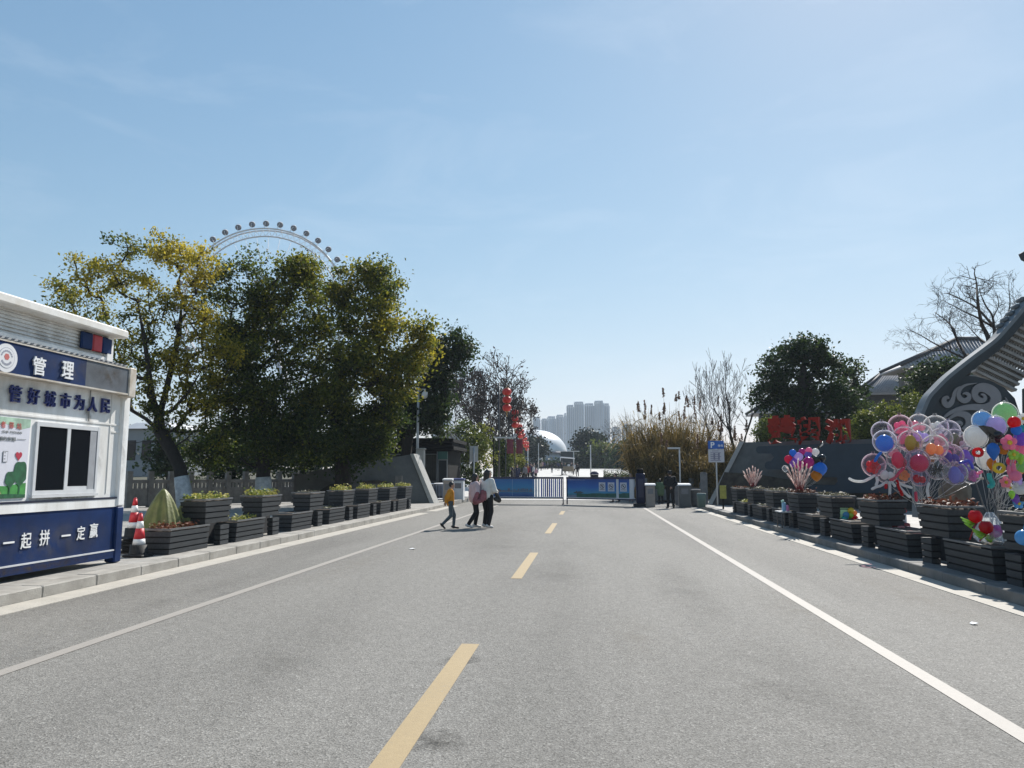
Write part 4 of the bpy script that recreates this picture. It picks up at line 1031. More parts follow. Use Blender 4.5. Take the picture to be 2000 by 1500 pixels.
for a in ((1262, 47, 806, 76, "reed clump nearest the plaza with one tall plume on its left", 5, 91), (1305, 46, 800, 80, "tallest dense reed clump above the old man", 7, 92), (1352, 48, 806, 78, "reed clump to the right of the height-bar post", 7, 93),
          (1400, 47, 850, 70, "brown reed clump with red-brown plumes beside the parking sign", 6, 94), (1445, 45, 862, 60, "low brown reed clump behind the parking sign and slanted wall end", 5, 95), (1290, 44, 860, 60, "shorter reed clump in front of the tallest one", 2, 96), (1365, 44, 880, 60, "shorter reed clump behind the stone balustrade", 2, 97)):
    reeds(a[0], a[1], a[2], a[3], a[4], a[5], a[6], n=520)
# ================================================================== WALLS, GATEHOUSE, GATE
conc = pm("wall_concrete", (.115, .113, .103), .85, .22, 1.4, .3, 30)
conc_l = pm("wall_coping_pale", (.42, .41, .38), .8, .15, 3, .2, 30)
rubble = pm("wall_rubble_base", (.06, .055, .047), .95, .4, 3.2, .9, 7, c2=(.02, .018, .016))
slab_b = pm("wall_blue_slab", (.030, .045, .062), .75, .15, 2, .1, 30)
def v3(p, z=None): return Vector((p[0], p[1], p[2] if z is None else z))
# left sloped wing wall, running back-left from the gate
A0 = Vector((-7.85, 36.6, KERB)); A1 = at(805, 888, 37.5); B1 = at(575, 926, 33.0); B0 = Vector((B1.x, 33.0, KERB))
A1 = Vector((-8.95 + 0, 37.0, A1.z))
wl_root = thing("wing_wall", A0, "sloped grey concrete wing wall beside the gatehouse with a slanted pale end", "wall")
th = Vector((.15, .45, 0))
mid = A0.lerp(B0, .55)
m = MB(A0)
m.prism([A0, A1, B1, B0], th); m.build("wall", conc, wl_root)
m = MB(A0)
q = [A0 + Vector((-.25, -.05, 0)), A0.lerp(A1, .33) + Vector((-.6, -.05, 0)), B0.lerp(B1, .55) + Vector((3.2, -.22, .08)), B0 + Vector((.6, -.06, 0))]
q = [Vector((p.x, p.y, p.z)) for p in q]
m.prism([q[0], q[1], A0.lerp(B0, .4) + Vector((0, -.08, 1.15)), A0.lerp(B0, .75) + Vector((0, -.08, .95)), A0.lerp(B0, .98) + Vector((0, -.08, 0))], (0, .07, 0)); m.build("rubble_base", rubble, wl_root)
m = MB(A0); e = Vector((.13, -.04, 0))
m.hexa([A0 + e * .2 + Vector((-.02, -.06, 0)), A1 + Vector((-.02, -.06, .03)), A1 + Vector((.16, -.06, .03)), A0 + Vector((.22, -.06, 0))], [A0 + th + Vector((-.02, .04, 0)), A1 + th + Vector((-.02, .04, .03)), A1 + th + Vector((.16, .04, .03)), A0 + th + Vector((.22, .04, 0))]); m.build("end_coping", conc_l, wl_root)
m = MB(A0)
for u, w_, h_ in ((.22, .35, .5), (.55, .4, .8)):
    p = A0.lerp(B0, u); t_ = (B0 - A0).normalized()
    m.hexa([p + Vector((0, -.05, .85)), p + t_ * w_ + Vector((0, -.05, .85)), p + t_ * w_ + Vector((0, -.05, .85 + h_)), p + Vector((0, -.05, .85 + h_))], [p + Vector((0, .02, .85)), p + t_ * w_ + Vector((0, .02, .85)), p + t_ * w_ + Vector((0, .02, .85 + h_)), p + Vector((0, .02, .85 + h_))])
m.build("recess_panel", pm("wall_recess", (.12, .12, .115), .9, .2), wl_root)

# right wing wall with the blue layered cloud slab
C0 = Vector((5.75, 36.2, KERB)); C1 = at(1452, 864, 36.6); D1 = at(2060, 868, 27.5); D0 = Vector((D1.x, 27.5, KERB))
wr_root = thing("wing_wall", C0, "grey wing wall carrying a dark blue cloud-shaped slab, under the red characters", "wall")
D1.z = C1.z - .15
m = MB(C0); m.prism([C0, C1, D1, D0], (.2, .5, 0)); m.build("wall", conc, wr_root)
m = MB(C0); m.hexa([C0 + Vector((-.22, -.1, 0)), C1 + Vector((-.2, -.1, .04)), C1 + Vector((.02, -.1, .04)), C0 + Vector((.0, -.1, 0))], [C0 + Vector((-.1, .52, 0)), C1 + Vector((-.08, .52, .04)), C1 + Vector((.14, .52, .04)), C0 + Vector((.12, .52, 0))]); m.build("end_coping", conc_l, wr_root)
tW = (D0 - C0); LW = tW.length; tW = tW / LW; nW = Vector((tW.y, -tW.x, 0)); nW = nW if nW.y < 0 else -nW
def wall_pt(px, py, off=0.0):
    """point on the right wall's front plane under photo pixel (px, py)"""
    r = ray(px, py); k = (C0 - _c).dot(nW) / r.dot(nW); return _c + r * k + nW * off
m = MB(C0)
q = [wall_pt(*p, .05) for p in ((1405, 948), (1416, 922), (1480, 926), (1525, 934), (1600, 946), (1750, 950), (2050, 955), (2050, 1000), (1400, 985))]
m.prism(q, -nW * .06); m.build("rubble_base", rubble, wr_root)
def round_slab(m, pts, off, d):
    m.prism([wall_pt(px, py, off) for px, py in pts], -nW * d)
def lobe(cx, cy, r, a0, a1, n=8): return [(cx + r * math.cos(R(a0 + (a1 - a0) * i / n)), cy + r * math.sin(R(a0 + (a1 - a0) * i / n))) for i in range(n + 1)]
m = MB(C0)
o = [(2050, 864), (2050, 966), (1636, 962)] + [(1586, 962), (1586, 947), (1636, 947), (1642, 940), (1640, 932)] + [(1600, 932), (1580, 931)] + [(1530, 917)] + lobe(1508, 909, 8, 90, 270) + [(1512, 901), (1518, 893), (1512, 886)] + lobe(1490, 879, 7, 90, 270) + [(1600, 868)]
m2 = [wall_pt(px, py, .30) for px, py in o]; m.prism(m2, -nW * .28); m.build("cloud_slab", slab_b, wr_root)
# red painted characters standing on the wall
red_c = pm("character_red", (.26, .016, .005), .6, .3, 6, .2, 20, c2=(.20, .012, .006), spec=.2)
for ch, px0_, px1_, py0_, py1_, lb in (("楚", 1496, 1553, 812, 866, "large red brush character first from the left on the right wing wall, longest foot stroke"),
                                      ("望", 1557, 1600, 814, 868, "large red brush character in the middle on the right wing wall"),
                                      ("湖", 1609, 1658, 818, 866, "large red brush character last on the right wing wall, nearest the balloon bunch")):
    c = wall_pt((px0_ + px1_) / 2, (py0_ + py1_) / 2, -.12); W_ = (wall_pt(px1_, py1_) - wall_pt(px0_, py1_)).length; H_ = (py1_ - py0_) * mpp(c.y)
    m = MB(c); put_text(m, ch, c, tW, (0, 0, 1), W_, H_, .16, .045)
    tag(m.build("character_sign", red_c), lb, "sign", "red characters on the right wing wall")
# ---------------- stone balustrades
stone = pm("balustrade_stone", (.19, .19, .187), .85, .22, 2.5, .4, 40, c2=(.10, .10, .10))
def balustrade(name, a, b, n, lab, post_h=1.45, z0=KERB, rail=True, finial=True):
    a, b = Vector(a), Vector(b); t = (b - a); L = t.length; t = t / L; nn = Vector((-t.y, t.x, 0)); root = thing(name, a, lab, "balustrade")
    def obox(m, s0, s1, w_, z0_, z1_):
        p, q = a + t * s0, a + t * s1
        m.hexa([p - nn * w_ + Vector((0, 0, z0_)), q - nn * w_ + Vector((0, 0, z0_)), q + nn * w_ + Vector((0, 0, z0_)), p + nn * w_ + Vector((0, 0, z0_))], [p - nn * w_ + Vector((0, 0, z1_)), q - nn * w_ + Vector((0, 0, z1_)), q + nn * w_ + Vector((0, 0, z1_)), p + nn * w_ + Vector((0, 0, z1_))])
    d = L / n; pw = .11
    for i in range(n + 1):
        m = MB(a); obox(m, i * d - pw, i * d + pw, pw, 0, post_h - .18); obox(m, i * d - pw * .8, i * d + pw * .8, pw * .8, post_h - .179, post_h - .15); obox(m, i * d - pw * .98, i * d + pw * .98, pw * .98, post_h - .149, post_h)
        m.build("post", stone, root)
    for i in range(n):
        s0, s1 = i * d + pw + .004, (i + 1) * d - pw - .004
        m = MB(a); obox(m, s0, s1, .06, .05, post_h * .52); 
        obox(m, s0 + .16, s1 - .16, .075, .16, post_h * .42); obox(m, s0 + .30, s1 - .30, .085, .26, post_h * .33)
        for k in (.22, .5, .78): obox(m, s0 + (s1 - s0) * k - .05, s0 + (s1 - s0) * k + .05, .05, post_h * .521, post_h * .66)
        m.build("panel", stone, root)
        m = MB(a); obox(m, s0, s1, .075, post_h * .662, post_h * .76); m.build("rail", stone, root)
    return root
balustrade("stone_balustrade", (at(150, 990, 27).x, 30.2, KERB), (at(575, 960, 36.5).x, 36.5, KERB), 9, "carved stone balustrade in tree shade behind the kiosk and planters", 1.55)
balustrade("stone_balustrade", (3.0, 41.2, .1), (7.2, 44.5, .1), 3, "stone balustrade behind the old man and the gate machines", 1.25, 0)
balustrade("stone_balustrade", (5.55, 37.6, .02), (4.45, 38.4, .02), 1, "short stone balustrade between the tall stone post and the ticket machine", 1.15, 0)
m = MB((5.42, 36.3, .02)); m.cbox(5.28, 5.58, 36.15, 36.45, 0, 1.62, .03); m.cbox(5.30, 5.56, 36.17, 36.43, 1.625, 1.66, .01)
tag(m.build("stone_post", stone), "plain tall stone gate post at the foot of the right wall's slanted end", "post")

# ---------------- gatehouse
gh_d = pm("gatehouse_dark_cladding", (.010, .0105, .011), .85, .25, 2, .1, spec=.15)
gh_g = pm("gatehouse_glass_frame", (.16, .17, .175), .4, .1)
gx1 = at(893, 900, 43.0).x; gx0 = gx1 - 5.9; gy0, gy1 = 41.8, 46.5
g = thing("gatehouse", ((gx0 + gx1) / 2, 44, KERB), "dark flat-roofed gatehouse with stepped cornice and curtained windows", "gatehouse")
go = g.location; zt = at(860, 857, 42).z
m = MB(go); m.box(gx0 + .3, gx1 - .36, gy0 + .3, gy1 - .3, KERB, zt - .7); m.build("wall", gh_d, g)
rf = MB(go)
for i, (o_, z0_, z1_) in enumerate(((.02, -.20, 0), (.10, -.40, -.23), (.0, -.62, -.43), (.16, -.72, -.645))): rf.box(gx0 + o_, gx1 - o_, gy0 + o_, gy1 - o_, zt + z0_, zt + z1_)
roof = rf.build("roof", gh_d, g)
m = MB(go); m.box(gx0 + .1, gx1 - .3, gy0 + .2, gy1 - .2, zt + .004, zt + .05); m.build("roof_deck", pm("roof_felt", (.05, .05, .052), .9), g)
def front_win(x0, x1, z0, z1, name="window"):
    m = MB(go); y = gy0 + .3; t_ = .05
    m.box(x0, x0 + t_, y - .05, y, z0, z1); m.box(x1 - t_, x1, y - .05, y, z0, z1); m.box(x0 + t_, x1 - t_, y - .05, y, z1 - t_, z1); m.box(x0 + t_, x1 - t_, y - .05, y, z0, z0 + t_)
    w_ = m.build(name, gh_g, g)
    m = MB(go); m.box(x0 + t_, x1 - t_, y - .012, y - .004, z0 + t_, z1 - t_); m.build("pane", glass_dark("gatehouse_glass", (.03, .034, .036)), w_)
    m = MB(go); n_ = 12
    for k in range(n_):
        a_ = x0 + t_ + (x1 - x0 - 2 * t_) * k / n_; b_ = a_ + (x1 - x0 - 2 * t_) / n_ * .8
        m.hexa([(a_, y - .022, z0 + .08), (b_, y - .03, z0 + .08), (b_, y - .014, z0 + .08), (a_, y - .014, z0 + .08)], [(a_, y - .022, z1 - .08), (b_, y - .03, z1 - .08), (b_, y - .014, z1 - .08), (a_, y - .014, z1 - .08)])
    m.build("curtain", pm("curtain_grey", (.06, .058, .05), .9, .3, 3), w_)
front_win(gx1 - 2.35, gx1 - 1.0, 1.15, zt - .85)
front_win(gx1 - 4.6, gx1 - 2.6, 1.15, zt - .85)
m = MB(go); m.box(gx1 - .92, gx1 - .38, gy0 + .1, gy0 + .296, zt - 1.16, zt - .73); sg = m.build("sign_board", pm("sign_green_dark", (.02, .09, .075), .5), g)
m = MB(go); m.box(gx1 - .92, gx1 - .38, gy0 + .16, gy0 + .294, .35, zt - 1.165); dd = m.build("door", gh_g, g)
m = MB(go); m.box(gx1 - .86, gx1 - .44, gy0 + .14, gy0 + .158, 1.1, zt - 1.24); m.build("pane", glass_dark("gatehouse_glass"), dd)
m = MB(go); m.tube([(gx1 - .95, gy0 + .05, KERB), (gx1 - .95, gy0 + .05, zt - .73)], .03, 8); m.build("pipe", gh_g, g)
m = MB(go); m.box(gx1 - .9, gx1 - .4, gy0 - .05, gy0 + .155, .95, 1.06); m.build("counter", conc_l, g)
# roof cage with the air-conditioner
p = at(772, 857, 43.2); q = at(800, 835, 43.2)
m = MB((p.x, 43.2, zt + .05))
for x in (p.x, q.x):
    for y in (43.2, 44.0): m.box(x - .025, x + .025, y - .025, y + .025, zt + .051, q.z)
for y in (43.2, 44.0): m.box(p.x + .026, q.x - .026, y - .02, y + .02, q.z - .04, q.z)
for x in (p.x, q.x): m.box(x - .02, x + .02, 43.226, 43.974, q.z - .04, q.z)
fr = m.build("rooftop_unit", pm("cage_grey", (.30, .31, .32), .5)); tag(fr, "open grey frame with dark air conditioner on the gatehouse roof", "roof unit")
m = MB((p.x, 43.2, zt + .05)); m.cbox(p.x + .06, q.x - .06, 43.3, 43.9, zt + .06, q.z - .07, .03); m.build("casing", gh_d, fr)

# lamp post with globe
lp = Vector((at(815, 900, 40).x, 40, KERB)); zt2 = at(817, 756, 40).z
t = thing("lamp_post", lp, "white lamp post with a short arm and pale globe, in front of the gatehouse", "lamp post")
lw_ = pm("lamp_white_metal", (.52, .52, .51), .4, .1)
m = MB(lp); m.tube([lp, (lp.x, lp.y, zt2)], [.085, .06], 12); m.build("pole", lw_, t)
m = MB(lp); m.tube([(lp.x - .12, lp.y, zt2 - .12), (lp.x + .42, lp.y, zt2 - .12)], .025, 8); m.tube([(lp.x + .02, lp.y, zt2 - .32), (lp.x + .26, lp.y, zt2 - .14)], .014, 6); ar = m.build("arm", lw_, t)
m = MB(lp); m.ball((lp.x + .36, lp.y, zt2 - .44), (.17, .17, .21), 20, 14); m.tube([(lp.x + .36, lp.y, zt2 - .25), (lp.x + .36, lp.y, zt2 - .12)], .05, 10); m.build("globe", bubble_mat("lamp_globe_glass", (.8, .8, .76), .45), ar)
m = MB((lp.x + .25, lp.y - .3, KERB)); m.cbox(lp.x + .08, lp.x + .48, lp.y - .55, lp.y - .15, KERB, at(820, 878, 39.6).z, .04); m.cbox(lp.x + .04, lp.x + .52, lp.y - .59, lp.y - .11, at(820, 878, 39.6).z + .003, at(820, 878, 39.6).z + .08, .02)
tag(m.build("stone_pier", conc_l), "pale square stone pier at the foot of the globe lamp post", "pier")
# side guard rail, white and blue
rail_w = pm("rail_white", (.62, .64, .68), .4, .06); rail_b = pm("rail_blue", (.02, .04, .16), .4, .1)
gr0 = at(832, 960, 39.5); gr1 = at(866, 955, 41.5)
t = thing("guard_rail", (gr0.x, 39.5, .1), "low white-topped blue-barred railing between the wing wall and the entry barrier", "railing"); go2 = t.location
za, zb = at(832, 945, 39.5).z, at(832, 976, 39.5).z
def lerp_rail(u, z): return (gr0.x + (gr1.x - gr0.x) * u, 39.5 + 2 * u, z)
m = MB(go2); m.tube([lerp_rail(0, za), lerp_rail(1, za)], .035, 8); m.build("top_rail", rail_w, t)
m = MB(go2); m.tube([lerp_rail(0, zb), lerp_rail(1, zb)], .03, 8); m.build("bottom_rail", rail_w, t)
m = MB(go2)
for k in range(11): u = (k + .5) / 11; m.tube([lerp_rail(u, zb + .031), lerp_rail(u, za - .036)], .016, 6)
m.build("bars", pm("rail_bar_grey_blue", (.20, .24, .33), .4), t)
for u in (0, 1): m = MB(go2); m.tube([lerp_rail(u, .05), lerp_rail(u, za + .12)], .045, 8); m.build("post", rail_w, t)
# gate machine left + sign pole + box
def machine(px0_, px1_, py0_, py1_, Y, d, body, capc, lab, cat, name="gate_machine"):
    a = at(px0_, py1_, Y); b = at(px1_, py0_, Y); m = MB((a.x, Y, 0)); z0 = max(a.z, 0.0)
    h_ = b.z - z0
    root = thing(name, ((a.x + b.x) / 2, Y, z0), lab, cat); m = MB(root.location)
    m.cbox(a.x, b.x, Y, Y + d, z0, b.z - .12, .03); m.build("body", body, root)
    m = MB(root.location); e = .035; m.hexa([(a.x - e, Y - e, b.z - .117), (b.x + e, Y - e, b.z - .117), (b.x + e, Y + d + e, b.z - .117), (a.x - e, Y + d + e, b.z - .117)], [(a.x - e, Y - e, b.z - .05), (b.x + e, Y - e, b.z - .05), (b.x + e, Y + d + e, b.z), (a.x - e, Y + d + e, b.z)]); m.build("cap", capc, root)
    m = MB(root.location); m.box(a.x + (b.x - a.x) * .2, b.x - (b.x - a.x) * .2, Y - .008, Y - .001, z0 + h_ * .55, z0 + h_ * .78); m.build("panel", pm("machine_panel_grey", (.2, .2, .21), .4), root)
    return root
mac_b = pm("machine_beige", (.34, .29, .25), .5, .12, 3); mac_c = pm("machine_cap_white", (.70, .71, .72), .4, .05); mac_g = pm("machine_grey", (.12, .123, .12), .5, .15, 3)
machine(865, 882, 934, 986, 38.8, .4, mac_b, mac_c, "beige barrier machine with white cap behind the boy", "barrier machine")
machine(884, 905, 934, 978, 42.5, .5, mac_c, rail_b, "white ticket box with blue cap under the gatehouse window", "ticket box", "ticket_box")
machine(1262, 1279, 944, 991, 36.6, .42, mac_b, mac_c, "narrow beige barrier machine with white sloping cap right of the blue cabinet", "barrier machine")
machine(1327, 1348, 944, 991, 36.4, .5, mac_g, mac_c, "grey ticket machine with white sloping cap right of the old man", "ticket machine", "ticket_machine")
p = at(1360, 985, 37.0); p.z = .02
m = MB(p); m.lathe(p, [(.20, 0), (.26, .25), (.28, .5), (.27, .72), (.29, .74), (.29, .80), (.2, .82)], 20)
tag(m.build("stone_drum", stone), "round stone drum between the ticket machine and the tall stone post", "drum")
# small traffic sign board on pole near the gatehouse (seen from behind)
p = base_px(925, 45); p.z = 0.02
t = thing("sign_post", p, "plain pale sign board on a thin pole behind the two women", "sign"); za, zb = at(925, 871, 45).z, at(925, 902, 45).z
m = MB(p); m.tube([p, (p.x, p.y, za - .1)], .045, 10); m.build("pole", lw_, t)
m = MB(p); m.cbox(p.x - .27, p.x + .25, p.y + .05, p.y + .08, zb, za, .01); m.build("board", pm("sign_back_grey", (.50, .50, .48), .5, .1), t)
# overhead height bar posts
for x_px, arm_px, yt, Y, lab, hz_ in ((964, 1004, 856, 48, "dark post with a white horizontal arm under the lantern strings", 1), (1329, 1304, 877, 39, "thin white post with short horizontal arm behind the old man", 0)):
    p = base_px(x_px, Y); p.z = .02; q = at(arm_px, yt, Y); z = at(x_px, yt, Y).z
    t = thing("height_bar_post", p, lab, "post")
    m = MB(p); m.tube([p, (p.x, Y, z)], .045 if hz_ else .035, 8); m.build("pole", gh_d if hz_ else lw_, t)
    m = MB(p); m.box(min(p.x, q.x), max(p.x, q.x) + .05, Y - .05, Y + .05, z, z + .09); m.build("arm", lw_, t)
# ---------------- parking sign
p = base_px(1399, 34.5); p.z = KERB
p = Vector((at(1399, 900, 34.5).x, 34.5, .02)); k = mpp(34.5)
t = thing("parking_sign", p, "blue P parking sign above a white notice on a thin pole", "sign")
m = MB(p); m.tube([p, (p.x, p.y, at(1399, 862, 34.5).z)], .035, 10); m.build("pole", lw_, t)
x0, x1 = at(1383, 870, 34.4).x, at(1414, 870, 34.4).x; z0, z1, z2 = at(1399, 861, 34.4).z, at(1399, 877, 34.4).z, at(1399, 903, 34.4).z
m = MB(p); m.cbox(x0, x1, 34.40, 34.44, z1 + .01, z0, .008, 0); put_text(m, "P", (x0 + .20, 34.393, (z0 + z1) / 2), (1, 0, 0), (0, 0, 1), .17, .26, .006, .02, 1); put_text(m, "停车", (x0 + .55, 34.393, (z0 + z1) / 2 - .03), (1, 0, 0), (0, 0, 1), .24, .12, .006, .01, 1)
m.build("parking_plate", [pm("sign_blue", (.015, .11, .42), .4, .06), white_l], t)
m = MB(p); m.cbox(x0, x1, 34.40, 34.44, z2, z1 - .01, .008, 0)
for i in range(6):
    zz = z1 - .10 - i * .085; a_ = x0 + .09 + (.08 if i == 0 else 0); m.box(a_, x1 - .09 - (.06 if i % 2 else .16), 34.394, 34.399, zz, zz + .03, 1)
m.box(x0 + .22, x0 + .30, 34.391, 34.3935, z2 + .12, z1 - .18, 1); m.box(x0 + .42, x0 + .50, 34.391, 34.3935, z2 + .12, z1 - .18, 1)
m.build("notice_plate", [pm("notice_white", (.50, .49, .52), .5, .05), pm("notice_ink", (.22, .21, .28), .5)], t)
# yellow board
p = Vector((at(1412, 965, 31.5).x, 31.5, KERB)); za, zb = at(1412, 948, 31.5).z, at(1412, 974, 31.5).z
t = thing("notice_board", p, "narrow yellow board on a post at the far end of the right planters", "board")
m = MB(p); m.box(p.x - .03, p.x + .03, 31.5, 31.56, KERB, za); m.build("post", gh_d, t)
m = MB(p); m.cbox(p.x - .13, p.x + .13, 31.44, 31.49, zb, za, .01); m.build("board", pm("board_yellow", (.30, .28, .05), .6, .25, 6), t)
m = MB((p.x - .7, 33.0, KERB)); m.lathe((p.x - .62, 33.2, KERB), [(.16, 0), (.2, .5), (.21, .55), (.17, .6)], 16); tag(m.build("litter_bin", pm("bin_teal", (.10, .16, .15), .5)), "small dull teal bin beside the parking sign pole", "bin")

# ---------------- barrier gates with printed banners
gate_d = pm("gate_dark_blue_frame", (.012, .018, .06), .4, .15)
def banner_mat(name, stops, zlo, zhi):
    m, n, l, b = _new(name); t = n.new("ShaderNodeTexCoord"); s = n.new("ShaderNodeSeparateXYZ"); mr = n.new("ShaderNodeMapRange"); r = n.new("ShaderNodeValToRGB")
    mr.inputs['From Min'].default_value = zlo; mr.inputs['From Max'].default_value = zhi
    z = n.new("ShaderNodeTexNoise"); z.inputs['Scale'].default_value = 1.3; z.inputs['Detail'].default_value = 6
    ad = n.new("ShaderNodeMath"); ad.operation = 'MULTIPLY_ADD'; ad.inputs[1].default_value = .35
    su = n.new("ShaderNodeMath"); su.operation = 'SUBTRACT'; su.inputs[1].default_value = .175
    l.new(t.outputs['Object'], z.inputs['Vector']); l.new(z.outputs['Fac'], ad.inputs[0]); l.new(t.outputs['Object'], s.inputs['Vector']); l.new(s.outputs['Z'], mr.inputs['Value'])
    l.new(mr.outputs['Result'], ad.inputs[2]); l.new(ad.outputs['Value'], su.inputs[0]); l.new(su.outputs['Value'], r.inputs['Fac'])
    e = r.color_ramp.elements
    while len(e) < len(stops): e.new(.5)
    for i, (p_, c_) in enumerate(stops): e[i].position = p_; e[i].color = (*c_, 1)
    l.new(r.outputs['Color'], b.inputs['Base Color']); b.inputs['Roughness'].default_value = .4
    return m
sea = banner_mat("banner_skyline_print", [(0, (.008, .05, .18)), (.22, (.012, .10, .30)), (.34, (.04, .19, .34)), (.55, (.02, .20, .42)), (1, (.012, .11, .34))], .35, 1.3)
sky_b = banner_mat("banner_sky_print", [(0, (.02, .10, .10)), (.12, (.03, .20, .24)), (.3, (.05, .26, .46)), (.6, (.015, .13, .44)), (1, (.010, .06, .27))], .35, 1.3)
GA, GM1, GM2, GZ = Vector((at(952, 980, 39.4).x, 39.4, 0)), Vector((at(1101, 980, 39.2).x, 39.2, 0)), Vector((at(1107, 980, 39.0).x, 39.0, 0)), Vector((at(1241, 980, 37.2).x, 37.2, 0))
def gate(a, b, lab, draw):
    t = thing("swing_barrier", a, lab, "barrier gate", "banner covered swing barriers across the road"); e = (b - a).normalized(); nn = Vector((e.y, -e.x, 0)); L = (b - a).length
    def ob(m, s0, s1, z0, z1, f=.03, k=.03, mi=0):
        p, q = a + e * s0, a + e * s1
        m.hexa([p + nn * f + Vector((0, 0, z0)), q + nn * f + Vector((0, 0, z0)), q - nn * k + Vector((0, 0, z0)), p - nn * k + Vector((0, 0, z0))], [p + nn * f + Vector((0, 0, z1)), q + nn * f + Vector((0, 0, z1)), q - nn * k + Vector((0, 0, z1)), p - nn * k + Vector((0, 0, z1))], mi)
    m = MB(a); ob(m, 0, L, 1.33, 1.43, .05, .05); m.build("top_bar", gate_d, t)
    m = MB(a); ob(m, 0, L, .30, .36, .05, .05); m.build("bottom_bar", gate_d, t)
    m = MB(a); ob(m, 0, L, .362, .40, .04, .02); m.build("bottom_trim", rail_w, t)
    draw(t, a, e, nn, L, ob)
    return t
def draw_left(t, a, e, nn, L, ob):
    Lb = L * .62
    m = MB(a); ob(m, .12, Lb, .402, 1.328, .03, .02, 0)
    s = .35; rr = random.Random(5)
    while s < Lb - .15:
        w_ = rr.uniform(.03, .12); h_ = rr.uniform(.04, .17); ob(m, s, s + w_, .67, .67 + h_, .033, -.0305, 1 + (rr.random() > .5)); s += w_ * rr.uniform(.8, 1.5)
    ob(m, .3, Lb - .1, .655, .668, .033, -.0305, 3)
    for u in (.33, .60): ob(m, L * u - .0, L * u + .012, .404, 1.326, .034, -.0305, 4)
    m.build("banner", [sea, pm("print_city", (.10, .17, .27), .5, .2), pm("print_city_warm", (.16, .15, .20), .5, .2), pm("print_shore", (.22, .24, .22), .5), pm("print_seam", (.25, .40, .52), .5)], t)
    for q0, q1 in ((.03, .14), (.19, .27)): m = MB(a); ob(m, Lb + q0, Lb + q1, .404, 1.326); m.build("upright", rail_w, t)
    m = MB(a); s = Lb + .34; k = 0
    while s < L - .12:
        ob(m, s, s + .075, .404, 1.326, .02, .0, (0, 1, 0, 2, 0, 0, 1)[k % 7]); s += .105; k += 1
    m.build("bars", [pm("bar_blue", (.02, .09, .42), .4), rail_w, rail_b], t)
    m = MB(a); ob(m, L - .05, L, .02, 1.329, .028, .028); m.build("end_post", gate_d, t)
    m = MB(a); ob(m, L - .09, L + .02, .0, .05, .05, .05); m.build("foot", gate_d, t)
def draw_right(t, a, e, nn, L, ob):
    m = MB(a); ob(m, 0, .045, .02, 1.329, .028, .028); m.build("end_post", gate_d, t)
    m = MB(a); ob(m, .07, L * .735, .402, 1.328, .03, .02, 0); ob(m, L * .775, L * .92, .402, 1.328, .03, .02, 0)
    rr = random.Random(2); s = .1
    def hill(s0, s1, h0, h1, n=10, mi=1):
        top = [(s0 + (s1 - s0) * i / n, .404 + h0 + (h1 - h0) * i / n + rr.uniform(0, .035)) for i in range(n + 1)]
        pts = [a + e * s0 + nn * .0315 + Vector((0, 0, .404))] + [a + e * q[0] + nn * .0315 + Vector((0, 0, q[1])) for q in top] + [a + e * s1 + nn * .0315 + Vector((0, 0, .404))]
        m.prism(pts, nn * .002, mi)
    hill(.6, L * .735, .16, .20); hill(L * .775, L * .92, .18, .24); hill(.09, .6, .08, .10, 6, 3)
    pts = [a + e * (.40 + x) + nn * .034 + Vector((0, 0, .404 + z)) for x, z in ((0, .24), (.16, .28), (.20, .33), (.24, .28), (.42, .30), (.62, .24), (.45, .20), (.1, .19))]
    m.prism(pts, nn * .002, 2)
    for k in range(22): q = .12 + k * .045; ob(m, q, q + rr.uniform(.012, .036), 1.27, 1.27 + rr.uniform(.012, .028), .033, -.0305, 4)
    m.build("banner", [sky_b, pm("print_hills", (.03, .13, .10), .5, .3, 6), pm("print_boat", (.06, .10, .12), .5), pm("print_wave", (.16, .24, .34), .5), pm("print_pale", (.45, .52, .62), .5)], t)
    for q0, q1 in ((.74, .77), (.925, .985)): m = MB(a); ob(m, L * q0, L * q1, .404, 1.326); m.build("upright", rail_w, t)
    for s in (.49, .62, .795):
        c = a + e * (L * s + .18) + nn * .036; m = MB(a); ob(m, L * s, L * s + .36, .72, 1.16, .036, -.032, 0)
        c = c + Vector((0, 0, .97)); r_ = .125; n_ = 28
        ring = []
        for k in range(n_):
            q0, q1 = 2 * math.pi * k / n_, 2 * math.pi * (k + 1) / n_
            f = lambda q, rr_: c + nn * .002 + e * math.cos(q) * rr_ + Vector((0, 0, math.sin(q) * rr_))
            m.prism([f(q0, r_), f(q0, r_ * .80), f(q1, r_ * .80), f(q1, r_)], nn * .002, 1)
        f = lambda x, z: c + nn * .005 + e * x + Vector((0, 0, z))
        m.prism([f(-.095, .075), f(-.075, .095), f(.095, -.075), f(.075, -.095)], nn * .002, 1)
        if s < .5: m.prism([f(-.02, -.06), f(.025, -.06), f(.04, .02), f(.0, .08), f(-.035, .02)], nn * .0015, 2)
        elif s < .7: m.prism([f(-.07, -.01), f(.07, -.02), f(.07, .02), f(-.07, .03)], nn * .0015, 2)
        else: m.prism([f(-.03, -.04), f(.05, -.03), f(.02, .05), f(-.04, .03)], nn * .0015, 2)
        for k in range(5): q = -.12 + k * .05; m.prism([f(q, -.185), f(q + .038, -.185), f(q + .038, -.155), f(q, -.155)], nn * .001, 1)
        m.build("prohibition_plate", [pm("plate_white", (.55, .58, .64), .5, .05), pm("plate_ring_dark", (.05, .035, .06), .5), pm("plate_figure", (.06, .06, .08), .5)], t)
gate(GA, GM1, "left swing barrier with city skyline banner and striped bars at its right end", draw_left)
gate(GM2, GZ, "right swing barrier with sky banner and three prohibition signs", draw_right)
p = Vector((at(1243, 988, 37.0).x, 37.0, 0))
